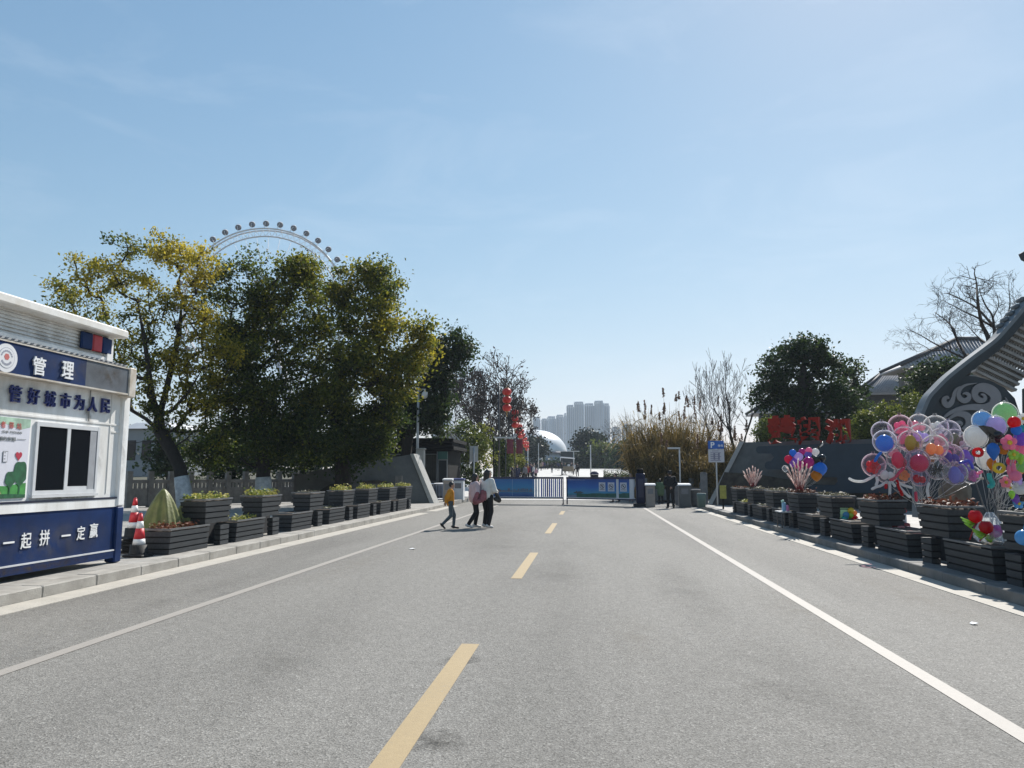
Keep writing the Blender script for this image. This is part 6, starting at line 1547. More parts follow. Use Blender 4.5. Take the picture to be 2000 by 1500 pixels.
B1 = [(655, 290, 108, "pink", "flower", 14.6, "clear balloon with pink flower inside at the top left of the big bunch"), (860, 268, 98, "rose", "two", 14.7, "clear rosy balloon at the very top of the big bunch"),
      (1040, 300, 112, "white", "flower", 14.7, "clear balloon with white flower inside at the top right of the big bunch"), (460, 350, 98, None, "", 14.3, "empty clear balloon at the upper left edge of the big bunch, above the blue one"),
      (488, 455, 108, "blue", "ball", 13.9, "clear balloon with a blue ball inside at the left edge of the big bunch"), (705, 410, 104, "pink", "two", 14.3, "clear pink balloon left of the lavender one in the big bunch"),
      (765, 455, 104, "yellow-green", "drop", 13.8, "clear balloon with yellow-green drop shape inside, left centre of the big bunch"), (880, 380, 104, "lavender", "two", 14.2, "clear balloon with pale lavender shapes inside in the middle top of the big bunch"),
      (1100, 425, 100, "rose", "flower", 14.2, "clear rosy balloon just above the orange one in the big bunch"), (1180, 345, 104, None, "", 14.5, "empty clear balloon on the upper right shoulder of the big bunch"), (1245, 425, 92, "olive", "drop", 14.4, "clear balloon with olive shape inside at the right edge of the big bunch"),
      (1030, 515, 114, "orange", "two", 13.7, "clear balloon with orange shapes inside in the centre of the big bunch"), (1205, 610, 110, "navy", "two", 13.8, "clear balloon with navy shapes inside, right centre of the big bunch"), (1370, 610, 96, "purple", "drop", 14.0, "clear balloon with purple drop inside at the right edge of the big bunch"),
      (640, 640, 108, "crimson", "drop", 13.7, "clear balloon with crimson drop inside, low on the left of the big bunch"), (842, 670, 110, "crimson", "ball", 13.6, "clear balloon with round crimson ball inside below the orange one"), (1062, 740, 112, "smoky", "feathers", 13.7, "smoky dark balloon filled with wisps at the bottom centre of the big bunch"),
      (1250, 800, 108, "indigo", "drop", 13.6, "clear balloon with indigo drop inside above the stand's bar"), (370, 710, 108, "red", "flower", 13.7, "clear balloon with red and pink flower inside, hanging out far left of the big bunch"), (510, 800, 96, "white", "two", 13.6, "clear balloon with white shapes inside low on the left of the big bunch"),
      (690, 810, 82, "orange", "flower", 13.8, "clear balloon with orange flower inside low under the crimson drop"), (870, 845, 84, "red", "two", 13.7, "clear balloon with red shapes inside at the bottom under the crimson one"), (1425, 815, 84, "violet pink", "flower", 13.9, "clear balloon with violet pink flower inside at the lower right above the bar"),
      (1335, 745, 92, "purple", "flower", 13.9, "clear balloon with violet flower inside between the navy and indigo ones"), (1350, 480, 76, "white", "flower", 14.3, "small clear balloon with white flower inside on the right rim of the big bunch"), (960, 600, 90, "amber", "drop", 14.1, "clear balloon with amber drop inside, half behind the orange and crimson ones"), (560, 540, 84, "rose", "drop", 14.2, "clear rosy balloon behind the blue one in the big bunch"), (1140, 560, 84, "pink", "two", 14.4, "clear pink balloon behind the navy one in the big bunch")]
gat = at(1800, 985, 15.7)
for i, (x, y, r, col, sh, Y, lb) in enumerate(B1):
    Y *= 1.11; c = at(*z3(x, y), Y); bubble(c, 1.1 * r / 5.556 * mpp(Y), col, lb, GB1, gat + Vector((rng.uniform(-.12, .12), rng.uniform(-.1, .1), rng.uniform(-.1, .1))), sh, (1, 1, 1) if i % 3 else ((1, .80, .88), (.93, .88, 1))[i % 2], .03, i)
GL = "long thin balloons hanging from the big bunch"
def long_balloon(pts, rpx, col, lab, Y, grp=GL):
    P = smooth_curve([tuple(at(*z3(*q), Y)) for q in pts], 6); n_ = len(P); r = rpx / 5.556 * mpp(Y); m = MB(P[0])
    m.tube(P, [r * min(1, .35 + i / 2.0, .35 + (n_ - 1 - i) / 2.0) for i in range(n_)], 10); return tag(m.build("long_balloon", bm(col, .3)), lab, "balloon", grp)
for pts, col, lb in (([(95, 855), (160, 885), (250, 890), (320, 860), (388, 820)], "white", "long white balloon sticking far out to the left of the bunch"), ([(400, 840), (408, 890), (390, 942)], "white", "short white long-balloon hanging below the red and pink flower one"), ([(520, 885), (450, 935), (400, 950), (342, 978)], "white", "long white balloon slanting down-left from the white-shapes one"),
                      ([(538, 885), (545, 960), (545, 1050), (570, 1100)], "white", "longest white balloon hanging straight down from the bunch"), ([(550, 890), (585, 920), (602, 952)], "white", "short white balloon hanging right of the longest one"), ([(612, 890), (660, 960), (715, 1020), (768, 1070)], "white", "long white balloon slanting down to the red-bedded planter"),
                      ([(640, 905), (700, 935), (740, 945), (790, 962)], "white", "long white balloon running level to the right under the bunch"), ([(705, 740), (640, 800), (600, 850), (540, 880)], "dark red", "long dark red balloon slanting down-left under the crimson drop"), ([(505, 915), (500, 972)], "red", "stubby red long-balloon left of the hanging white ones"), ([(620, 870), (640, 950), (665, 1000), (680, 1050)], "red", "long red balloon hanging beside the slanting white one"),
                      ([(455, 570), (410, 620), (378, 680)], "blue", "long blue balloon between the blue ball one and the far left one"), ([(1480, 805), (1520, 795), (1548, 780)], "pink", "short pink long-balloon poking out right above the bar"), ([(1290, 690), (1340, 680), (1390, 665), (1420, 690), (1450, 760)], "navy", "long navy balloon curling round the purple ones"), ([(970, 900), (950, 980), (965, 1060), (985, 1100)], "white", "pale long balloon hanging under the smoky one"), ([(825, 1000), (828, 1060), (835, 1110)], "dark red", "short dark red long-balloon standing in the red bedding")):
    long_balloon(pts, 14 if col == "white" else 15, col, lb, 15.0 + rng.uniform(-.1, .1))
# stand: bar on two crossed poles
steel = pm("stand_steel_dark", (.12, .11, .105), .4, .15); wood = pm("stand_bar_wood", (.42, .33, .24), .6, .2)
a, b = at(1824, 935, 15.4), at(1921, 935, 15.4)
t = thing("balloon_stand", (a.x, 15.4, KERB), "dark metal stand with a wooden bar carrying the big balloon bunch", "stand"); o = t.location
m = MB(o); m.tube([a, b], .02, 8); m.build("bar", wood, t)
for q in ([(1744, 980), (1752, 1020), (1762, 1050)], [(1905, 940), (1920, 985), (1938, 1020)], [(1966, 940), (1950, 985), (1940, 1005), (1934, 1050)], [(1944, 945), (1950, 985), (1952, 1020)], [(1838, 942), (1845, 975), (1855, 1010)]):
    m = MB(o); P = [at(px, py, 15.4 + .1 * i) for i, (px, py) in enumerate(q)]; P.append(Vector((P[-1].x, P[-1].y, KERB))); m.tube(P, .013, 6); m.build("leg", steel, t)
# second bunch: foil and opaque balloons, nearer and at the frame edge
GB2 = "foil and bubble balloons in the right-edge bunch"
gat2 = at(1945, 1000, 12.2)
B2 = [(1550, 235, 108, "light blue", "disc", 12.4, "flat round blue balloon in a clear rim, upper left of the right-edge bunch"), (1795, 165, 130, "green", "disc", 12.6, "flat round pale green balloon topping the right-edge bunch"), (1478, 405, 122, "white", "disc", 12.3, "big flat white balloon in a clear rim at the left of the right-edge bunch"),
      (1700, 290, 110, "lavender", "disc", 12.3, "flat lavender balloon under the pale green one"), (1893, 250, 62, "red", "ball", 11.9, "round red balloon right below the pale green one"), (1918, 335, 52, "blue", "ball", 11.9, "small blue balloon under the round red one"),
      (1690, 390, 90, "black", "wing", 11.9, "black wing-shaped foil balloon in the middle of the right-edge bunch"), (1835, 470, 84, "pink", "flower", 11.7, "pink flower foil balloon in the right-edge bunch"), (1665, 555, 92, "blue", "drop", 11.8, "blue drop-shaped balloon below the black wing one"),
      (1500, 575, 60, "red", "ring", 11.8, "red ring balloon under the big flat white one"), (1968, 430, 70, "purple", "ball", 12.0, "purple balloon at the frame edge beside the pink flower"), (1885, 600, 60, "lime", "flower", 11.8, "lime green flower balloon low in the right-edge bunch"),
      (1600, 650, 112, "white", "disc", 12.4, "pale round balloon behind the red ring one"), (1730, 745, 66, "yellow", "ring", 11.8, "yellow ring balloon under the blue drop one"), (1905, 830, 78, "pink", "ears", 11.7, "soft pink balloon with two long lobes, low at the frame edge"), (1960, 980, 84, "white", "two", 11.8, "white lobed balloon at the frame edge above the slatted planter"),
      (1868, 1030, 46, "lime", "drop", 11.7, "small lime balloon left of the white lobed one"), (1960, 640, 60, "lime", "drop", 11.9, "lime drop balloon at the frame edge"), (1980, 540, 64, "pink", "ball", 12.1, "pink round balloon at the frame edge under the purple one"), (1985, 1060, 80, "black", "two", 11.9, "black lobed balloon low at the frame edge"), (1985, 730, 60, "green", "ball", 12.0, "green balloon at the frame edge beside the yellow ring's strings"), (1985, 210, 60, "white", "flower", 12.2, "white flower balloon at the top frame edge"), (1650, 700, 70, "amber", "drop", 12.0, "tan drop balloon between the blue drop and the yellow ring"), (1985, 330, 50, "teal", "ball", 12.1, "teal ball at the frame edge beside the small blue one"), (1860, 680, 66, "dark red", "drop", 12.3, "brownish red balloon behind the lime flower"),
      (1800, 900, 60, "rose", "flower", 12.0, "rose flower balloon low in the right-edge bunch, left of the soft pink lobed one"), (1930, 900, 56, "lavender", "two", 11.8, "lavender lobed balloon below the soft pink one at the frame edge"), (1910, 1080, 60, "purple", "drop", 11.9, "purple drop balloon near the planter top at the frame edge"), (1850, 960, 50, "white", "flower", 12.1, "small white flower balloon left of the white lobed one"), (1940, 760, 56, "orange", "ball", 12.1, "orange ball balloon above the soft pink lobed one"), (1780, 560, 60, "amber", "two", 12.2, "tan lobed balloon between the blue drop and the lime flower"), (1940, 1130, 56, "light blue", "flower", 11.9, "light blue flower balloon lowest at the frame edge")]
for i, (x, y, r_, col, sh, Y, lb) in enumerate(B2):
    c = at(*z3(x, y), Y); r = r_ / 5.556 * mpp(Y); t = thing("foil_balloon", c, lb, "balloon", GB2); m = MB(c)
    if sh == "disc":
        m.ball(c, (r * .88, r * .42, r * .88), 26, 14); m.build("body", bm(col, .5), t); m = MB(c); m.ball(c, (r, r * .55, r), 26, 14); m.tube([c + Vector((0, 0, r * .98)), c + Vector((0, 0, r * 1.12))], [.03, .012], 8); m.build("shell", bubble_mat("bubble_film_clear", (1, 1, 1), .08), t)
    elif sh == "ring":
        P = [c + Vector((math.cos(2 * math.pi * k / 24) * r * .7, 0, math.sin(2 * math.pi * k / 24) * r * .6)) for k in range(25)]; m.tube(P, r * .27, 10, caps=False); m.build("body", bm(col, .3), t)
    elif sh == "flower":
        for k in range(5): a = 2 * math.pi * k / 5 + .3; m.ball(c + Vector((math.cos(a) * r * .55, 0, math.sin(a) * r * .55)), (r * .45, r * .3, r * .45), 12, 8)
        m.build("petals", bm(col, .3), t); m = MB(c); m.ball(c + Vector((0, -r * .2, 0)), r * .3, 12, 8); m.build("centre", bm("yellow" if col != "yellow" else "white", .3), t)
    elif sh == "drop": m.lathe(c, [(r * .08, -r * 1.1), (r * .3, -r * .8), (r * .62, -r * .2), (r * .66, r * .2), (r * .5, r * .6), (r * .2, r * .82), (.01, r * .86)], 18); m.build("body", bm(col, .3), t)
    elif sh == "two": m.ball(c, (r * .8, r * .55, r * .62), 18, 12); m.ball(c + Vector((-r * .5, -.02, r * .55)), (r * .32, r * .25, r * .42), 12, 8); m.ball(c + Vector((r * .45, -.02, r * .6)), (r * .32, r * .25, r * .42), 12, 8); m.build("body", bm(col, .25), t)
    elif sh == "ears": m.ball(c, (r * .8, r * .5, r * .7), 18, 12); m.ball(c + Vector((-r * .7, 0, r * .7)), (r * .3, r * .2, r * .75), 12, 8); m.ball(c + Vector((-r * .1, 0, r * .9)), (r * .3, r * .2, r * .8), 12, 8); m.build("body", bm(col, .3), t)
    elif sh == "wing":
        q = [(-1.5, 1.1), (-.6, .9), (.2, .3), (1.0, -.2), (1.3, -1.0), (.5, -.8), (-.3, -.9), (-.5, -.1)]; m.prism([c + Vector((x_ * r, -.08, z_ * r)) for x_, z_ in q], (0, .16, 0)); m.ball(c, (r * .7, .13, r * .6), 14, 8); m.build("body", bm(col, .1), t)
    else: m.ball(c, (r, r * .9, r), 20, 14); m.build("body", bm(col, .3), t)
    m = MB(c); knot_string(m, c + Vector((0, 0, -r * .8)), gat2 + Vector((rng.uniform(-.1, .1), .05, rng.uniform(-.25, .2)))); m.build("string", stick_m, t)
long_balloon([(1622, 800), (1630, 860), (1660, 910), (1640, 945), (1612, 930)], 24, "teal", "teal cane-shaped long balloon beside the right-edge bunch", 11.9, "long thin balloons of the right-edge bunch")
for k, q in enumerate(([(1680, 860), (1760, 800), (1820, 770)], [(1700, 870), (1780, 830), (1830, 825)], [(1690, 845), (1740, 760), (1780, 700)])): long_balloon(q, 5, "white", ("lowest", "middle", "topmost")[k] + " thin pale balloon stick left of the soft pink lobed balloon", 12.0, "long thin balloons of the right-edge bunch")
m = MB(gat2); m.tube([gat2 + Vector((0, 0, .5)), Vector((gat2.x, gat2.y, KERB))], .015, 8); m.tube([gat2 + Vector((-.02, .0, .1)), gat2 + Vector((.35, .3, -.9))], .012, 6); tag(m.build("balloon_pole", steel), "thin dark pole that holds the right-edge balloon bunch", "pole")
# small distant bunch
GB3 = "small far balloon bunch behind the planters"
z5 = lambda x, y: (1400 + x / 7.143, 850 + y / 7.143)
B3 = [(1060, 245, 48, "blue", "blue balloon at the upper left of the small far bunch"), (1190, 230, 46, "magenta", "magenta balloon on top of the small far bunch"), (1285, 215, 46, "pink", "pink balloon at the top right of the small far bunch"), (1000, 335, 56, "crimson", "crimson balloon at the left edge of the small far bunch"), (1140, 300, 62, "lavender", "pale lavender balloon in the middle of the small far bunch"), (1275, 270, 50, "indigo", "indigo balloon under the pink one in the small far bunch"), (1375, 235, 52, "white", "white balloon at the upper right of the small far bunch"),
      (1060, 375, 62, "purple", "purple balloon low on the left of the small far bunch"), (1150, 420, 66, "magenta", "big magenta balloon at the bottom of the small far bunch"), (1280, 380, 76, "magenta", "magenta balloon right of the bottom one in the small far bunch"), (1380, 340, 52, "smoky", "smoky grey balloon on the right of the small far bunch"), (1470, 320, 52, "black", "black balloon at the right edge of the small far bunch"), (1440, 470, 92, "blue", "large blue balloon low on the right of the small far bunch"), (1390, 560, 74, "amber", "amber balloon at the bottom right of the small far bunch"), (955, 465, 44, None, "empty clear balloon left of the larger pink plume")]
gat3 = at(*z5(1230, 720), 22.6)
for i, (x, y, r_, col, lb) in enumerate(B3):
    Y = 22.5 + (.3 if col in ("pink", "indigo", "white") else 0); c = at(*z5(x, y), Y); r = r_ / 7.143 * mpp(Y)
    t = thing("party_balloon", c, lb, "balloon", GB3); m = MB(c); m.lathe(c, [(r * .06, -r * 1.12), (r * .4, -r * .9), (r * .85, -r * .4), (r, .05 * r), (r * .85, r * .5), (r * .5, r * .85), (.01, r * .98)], 20)
    m.build("body", bm(col, .35) if col else bubble_mat("bubble_film_clear", (1, 1, 1), .08), t); m = MB(c); knot_string(m, c + Vector((0, 0, -r * 1.1)), gat3); m.build("string", stick_m, t)
for k, q in enumerate(([(1410, 180), (1450, 120), (1490, 90)], [(1430, 160), (1470, 130), (1480, 95)])):
    P = [at(*z5(*v), 22.6) for v in q]; m = MB(P[0]); m.tube(P, [.03, .03, .015], 8); tag(m.build("long_balloon", bm("white" if k else "smoky", .3)), ("smoky", "white")[k] + " thin balloon pointing up from the small far bunch", "balloon", GB3)
m = MB(gat3); m.tube([gat3, Vector((gat3.x, gat3.y, KERB))], .015, 6); tag(m.build("balloon_pole", steel), "thin dark pole under the small far balloon bunch", "pole")
# pink plume ornaments on two planters
pk = leaf_mat("plume_pink_fibre", [(.66, .46, .42), (.78, .62, .57), (.82, .74, .70)], .4); rs = pm("plume_stem_red", (.30, .02, .03), .5)
for px, py, top, half, Y, lb in ((1471, 950, 914, 19, 25.9, "smaller pink feathery plume ornament on a far right planter"), (1562, 958, 902, 25, 20.3, "larger pink feathery plume ornament in front of the small far balloon bunch")):
    b = at(px, py, Y); b.z = KERB + .93; k = mpp(Y); t = thing("plume_ornament", b, lb, "ornament", "pink plume ornaments on the right planters"); H = (py - top) * k + (at(px, py, Y).z - b.z); W = half * k
    m = MB(b); runs = []
    for i in range(13):
        u = (i / 12 - .5) * 2; e = Vector((b.x + u * W * .8, Y + rng.uniform(-.1, .1), b.z + H * (.95 - .25 * abs(u) - .25 * (i % 2)))); m.tube([b + Vector((u * .05, 0, 0)), b.lerp(e, .5) + Vector((u * W * .02, 0, 0)), e], [.009, .007, .004], 5)
        for q in range(30):
            v = .30 + .70 * q / 29; s0 = np.array(b.lerp(e, v)); d = np.array([u * .45 + rng.uniform(-.16, .16), rng.uniform(-.2, .2), .85]) * .12
            runs.append((s0 + d * np.linspace(0, 1, 3)[:, None], np.array([.020, .034, .018]), rng.random()))
    m.build("stem", rs, t); strips("fibres", runs, pk, t, np.array(b))
# goods laid out behind the right planters
def goods(name, lab, cat, p, fn): t = thing(name, p, lab, cat, "toys laid out behind the right planters"); fn(t, Vector(p)); return t
def shelf(px0_, px1_, py, Y, lab):
    a, b = at(px0_, py, Y), at(px1_, py, Y); t = thing("folding_table", ((a.x + b.x) / 2, Y, KERB), lab, "table", "vendor tables behind the right planters"); m = MB(t.location); m.box(a.x, b.x, Y, Y + .6, a.z - .03, a.z); m.build("tabletop", pm("table_white", (.6, .6, .6), .5), t)
    for x in (a.x + .05, b.x - .05):
        for y in (Y + .05, Y + .55): m = MB(t.location); m.tube([(x, y, KERB), (x, y, a.z - .031)], .015, 6); m.build("leg", steel, t)
    return a.z
z = shelf(1636, 1684, 1021, 17.2, "small white table under the rainbow toy pack")
p = at(1658, 1021, 17.3)
def f(t, p):
    k = mpp(17.3)
    m = MB(p); m.box(p.x - 14 * k, p.x + 1 * k, 17.3, 17.4, p.z + .001, p.z + 27 * k); m.build("card", pm("toy_card_green", (.45, .75, .40), .4), t)
    for c, x, z_, r in (("light blue", -5, 14, 6), ("lime", 3, 13, 6), ("yellow", 4, 22, 6), ("red", 9, 8, 7), ("orange", 10, 18, 5), ("teal", -8, 7, 6)): m = MB(p); m.ball((p.x + x * k, 17.27, p.z + z_ * k), r * k, 12, 8); m.build("ball", bm(c, .2), t)
    for x in (-10, 0): m = MB(p); m.tube([(p.x + x * k, 17.35, p.z + 27 * k), (p.x + x * k, 17.35, p.z + 35 * k)], .015, 6); m.ball((p.x + x * k, 17.35, p.z + 36 * k), .035, 8, 6); m.build("wand", bm("yellow", .2), t)
goods("toy_pack", "rainbow toy pack with two yellow wands between two right planters", "toy", p, f)
z = shelf(1524, 1546, 999, 20.5, "small white table under the blue and pink toy bag")
p = at(1534, 999, 20.6)
def f(t, p):
    k = mpp(20.6); m = MB(p); m.cbox(p.x - 5 * k, p.x + 2 * k, 20.6, 20.7, p.z + .002, p.z + 17 * k, .02); m.build("bag", pm("toy_bag_blue", (.3, .55, .75), .4), t); m = MB(p); m.cbox(p.x + 2.2 * k, p.x + 7 * k, 20.58, 20.7, p.z + .002, p.z + 12 * k, .02); m.build("bag", pm("toy_bag_pink", (.75, .25, .5), .4), t); m = MB(p); m.tube([(p.x - 3 * k, 20.65, p.z + 17 * k), (p.x - 4 * k, 20.65, p.z + 21 * k)], .04, 8); m.build("handle", pm("toy_green_tip", (.5, .8, .65), .4), t)
goods("toy_bag", "small blue and pink toy bag seen between two far right planters", "toy", p, f)
z = shelf(1738, 1790, 1043, 14.6, "low table under the dark red box beside the red-bedded planter")
p = at(1762, 1043, 14.7)
def f(t, p):
    k = mpp(14.7); m = MB(p); m.cbox(p.x - 16 * k, p.x + 16 * k, 14.7, 15.0, p.z + .002, p.z + 20 * k, .02); m.build("box", pm("goods_box_dark_red", (.22, .02, .03), .4, .3, 6), t); m = MB(p)
    m.tube(smooth_curve([(p.x - 12 * k, 14.69, p.z + 5 * k), (p.x - 2 * k, 14.68, p.z + 14 * k), (p.x + 8 * k, 14.68, p.z + 8 * k), (p.x + 13 * k, 14.69, p.z + 14 * k)], 5), .025, 6); m.build("print", pm("goods_print_rose", (.6, .25, .25), .4), t)
goods("goods_box", "dark red printed box between the red-bedded planter and its left neighbour", "box", p, f)
p2 = Vector((p.x, 14.75, at(1762, 1022.6, 14.7).z + .006))
def f(t, p):
    k = mpp(14.7); m = MB(p); m.cbox(p.x - 14 * k, p.x + 14 * k, 14.8, 15.0, p.z, p.z + 17 * k, .01); m.build("box", pm("goods_box_white", (.70, .72, .75), .4), t); m = MB(p); m.prism([(p.x - 12 * k, 14.795, p.z + 3 * k), (p.x + 4 * k, 14.795, p.z + 15 * k), (p.x + 7 * k, 14.795, p.z + 15 * k), (p.x - 6 * k, 14.795, p.z + 3 * k)], (0, -.003, 0)); m.build("print", pm("goods_print_blue", (.25, .35, .55), .4), t)
goods("goods_box", "white carton standing on top of the dark red box", "box", p2, f)
p3 = Vector((p2.x, 14.85, p2.z + 17 * mpp(14.7) + .002))
for c, dx, r, lb in (("lime", -12, 5, "lime toy ball on the white carton"), ("yellow", -3, 6, "larger yellow toy ball on the white carton"), ("yellow", 7, 4.5, "smaller yellow toy ball on the white carton"), ("red", 13, 4.5, "red toy ball on the white carton")):
    k = mpp(14.7); m = MB(p3); m.ball((p3.x + dx * k, 14.88, p3.z + r * k), r * k, 12, 8); tag(m.build("toy_ball", bm(c, .2)), lb, "toy", "toys laid out behind the right planters")
# brown sack behind the bar, clear bag with flower balloons, blue-green ball
p = at(1880, 985, 16.6); p.z = KERB
m = MB(p); cc = at(1882, 955, 16.6); k = mpp(16.6)
prof = [(22 * k, 0), (27 * k, cc.z - KERB - 22 * k), (27 * k, cc.z - KERB), (24 * k, cc.z - KERB + 10 * k), (15 * k, cc.z - KERB + 18 * k), (5 * k, cc.z - KERB + 21 * k)]
vs, fs = [], []; n_ = 40
for j, (r, zz) in enumerate(prof):
    for q in range(n_): a = 2 * math.pi * q / n_; rr_ = r * (1 + .06 * math.sin(5 * a + j) + .03 * math.sin(13 * a + j * 2)); vs.append((p.x + rr_ * math.cos(a), p.y + .3 + rr_ * .8 * math.sin(a), p.z + zz))
for j in range(len(prof) - 1):
    for q in range(n_): fs.append((j * n_ + q, j * n_ + (q + 1) % n_, (j + 1) * n_ + (q + 1) % n_, (j + 1) * n_ + q))
fs.append(tuple(range(len(vs) - n_, len(vs)))); m.add(vs, fs, 0, True)
tag(m.build("cloth_sack", pm("sack_brown", (.20, .16, .115), .9, .3, 5, .4, 15)), "tall brown cloth sack standing behind the stand's bar", "sack")
pz = KERB + .455
b = Vector((5.62, 11.25, pz)); t = thing("plastic_bag", b, "crumpled clear plastic bag on the low planter box beside the flower balloons", "bag", )
m = MB(b); n_ = 30; prof = [(.20, 0), (.26, .05), (.24, .14), (.18, .25), (.09, .36), (.05, .42)]; vs, fs = [], []
for j, (r, zz) in enumerate(prof):
    for q in range(n_): a = 2 * math.pi * q / n_; rr_ = r * (1 + .12 * math.sin(7 * a + j * 1.3) + .08 * math.sin(15 * a + j)); vs.append((b.x + rr_ * .7 * math.cos(a), b.y + rr_ * 1.1 * math.sin(a), b.z + zz))
for j in range(len(prof) - 1):
    for q in range(n_): fs.append((j * n_ + q, j * n_ + (q + 1) % n_, (j + 1) * n_ + (q + 1) % n_, (j + 1) * n_ + q))
m.add(vs, fs, 0, False); m.build("film", bubble_mat("bag_film", (.92, .95, .96), .16), t)
for (px, py), c, Y, lb in (((1905, 1009), "red", 11.2, "upper red tulip balloon beside the clear plastic bag"), ((1926, 1030), "red", 11.0, "lower, rounder red tulip balloon beside the clear plastic bag"), ((1944, 1037), "violet pink", 11.1, "violet pink tulip balloon right of the red ones")):
    c_ = at(px, py, Y); r = 12 * mpp(Y); t = thing("tulip_balloon", c_, lb, "balloon", "tulip balloons lying by the plastic bag"); m = MB(c_)
    m.lathe(c_, [(r * .2, -r), (r * .8, -r * .6), (r, 0), (r * .85, r * .5), (r * .55, r * .9), (r * .2, r * .8)], 14); m.build("bloom", bm(c, .3), t); m = MB(c_); m.tube([c_ - Vector((0, 0, r)), Vector((c_.x - .05, c_.y + .1, pz + .03))], .01, 6); m.build("stem", rs, t)
    for s in (-1, 0, 1): m = MB(c_); q = c_ + Vector((-.10, s * .05, -.10 + s * .04)); m.tube([c_ - Vector((.02, 0, r)), q, q + Vector((-.08, 0, .05))], [.012, .022, .004], 8); m.build("leaf", bm("lime", .3), t)
z = shelf(1866, 1955, 1046, 12.6, "white vendor table behind the clear plastic bag")
for px, py, c, lb in ((1892, 1016, "light blue", "light blue toy ball on the white vendor table"), (1938, 1012, "yellow", "yellow toy ball on the white vendor table"), (1946, 1020, "orange", "orange toy ball on the white vendor table")):
    r = 9 * mpp(12.7); q = at(px, py, 12.8); q.z = z + r; m = MB(q); m.ball(q, r, 14, 10); tag(m.build("toy_ball", bm(c, .2)), lb, "toy", "toys laid out behind the right planters")
q = at(1998, 1050, 9.35); q.x = 5.20; q = on_x(1999, 1050, 5.18); m = MB(q); m.ball(q, 14 * mpp(q.y), 18, 12); m.tube([q + Vector((0, 0, .08)), Vector((5.3, q.y + .1, KERB + .93))], .006, 5)
tag(m.build("party_balloon", bm("light blue", .35)), "blue-green ball balloon hanging on the closest planter at the frame edge", "balloon")
# ================================================================== PEOPLE
def fuse(m, name, mat, parent, voxel=.012, smooth=4):
    """melts the collected capsules into one continuous skin"""
    me = m.mesh(name, mat); o = bpy.data.objects.new(name, me); COL.objects.link(o)
    a = o.modifiers.new('a', 'REMESH'); a.mode = 'VOXEL'; a.voxel_size = voxel; a.use_smooth_shade = True
    b = o.modifiers.new('b', 'SMOOTH'); b.factor = .5; b.iterations = smooth
    dg = bpy.context.evaluated_depsgraph_get(); me2 = bpy.data.meshes.new_from_object(o.evaluated_get(dg)); me2.name = name
    bpy.data.objects.remove(o); bpy.data.meshes.remove(me)
    me2.materials.clear(); me2.materials.append(mat); me2.polygons.foreach_set('use_smooth', [True] * len(me2.polygons))
    q = bpy.data.objects.new(name, me2); COL.objects.link(q)
    if parent is not None: q.parent = parent
    return q
skin_m = pm("skin", (.42, .26, .19), .55, .08, 8); hair_m = pm("hair_black", (.012, .011, .011), .5, .2, 20); sole = pm("shoe_white", (.60, .59, .57), .6, .1); shoe_b = pm("shoe_black", (.02, .02, .02), .6)
J0 = dict(head=(0, .015, 1.545), neck=(0, 0, 1.40), chest=(0, 0, 1.22), waist=(0, 0, 1.02), hip=(0, 0, .90), shL=(-.18, 0, 1.345), shR=(.18, 0, 1.345), elL=(-.23, -.03, 1.07), elR=(.23, -.03, 1.07), wrL=(-.23, .07, .84), wrR=(.23, .07, .84),
          hpL=(-.09, 0, .88), hpR=(.09, 0, .88), knL=(-.10, .02, .48), knR=(.10, .02, .48), anL=(-.10, -.02, .08), anR=(.10, -.02, .08), toL=(-.11, .15, .03), toR=(.11, .15, .03))
def hand(m, w_, dirv, s, side):
    """palm, four unequal curled fingers and a thumb off the side of the palm"""
    w_, d = Vector(w_), Vector(dirv).normalized(); lat = d.cross(Vector((0, 0, 1)));
    lat = lat.normalized() if lat.length > .2 else Vector((0, 1, 0)); nrm = lat.cross(d)
    pe = w_ + d * .085 * s
    for k in (-1, 0, 1): m.capsule(w_ + d * .01 + lat * .014 * k * s, pe + lat * .022 * k * s, .019 * s, .016 * s, 8)
    for k, L in zip((-1.5, -.5, .5, 1.5), (.065, .08, .074, .056)):
        a = pe + lat * .0165 * k * s; b = a + (d * .8 - nrm * .45) * L * .5 * s; c = b + (d * .35 - nrm * .9) * L * .5 * s
        m.capsule(a, b, .0095 * s, .009 * s, 8); m.capsule(b, c, .009 * s, .0075 * s, 8)
    a = w_ + d * .03 * s + lat * .026 * s * side; b = a + (d * .7 + lat * side * .7 - nrm * .3) * .04 * s; m.capsule(a, b, .012 * s, .0105 * s, 8); m.capsule(b, b + (d * .9 - nrm * .5) * .03 * s, .0105 * s, .008 * s, 8)
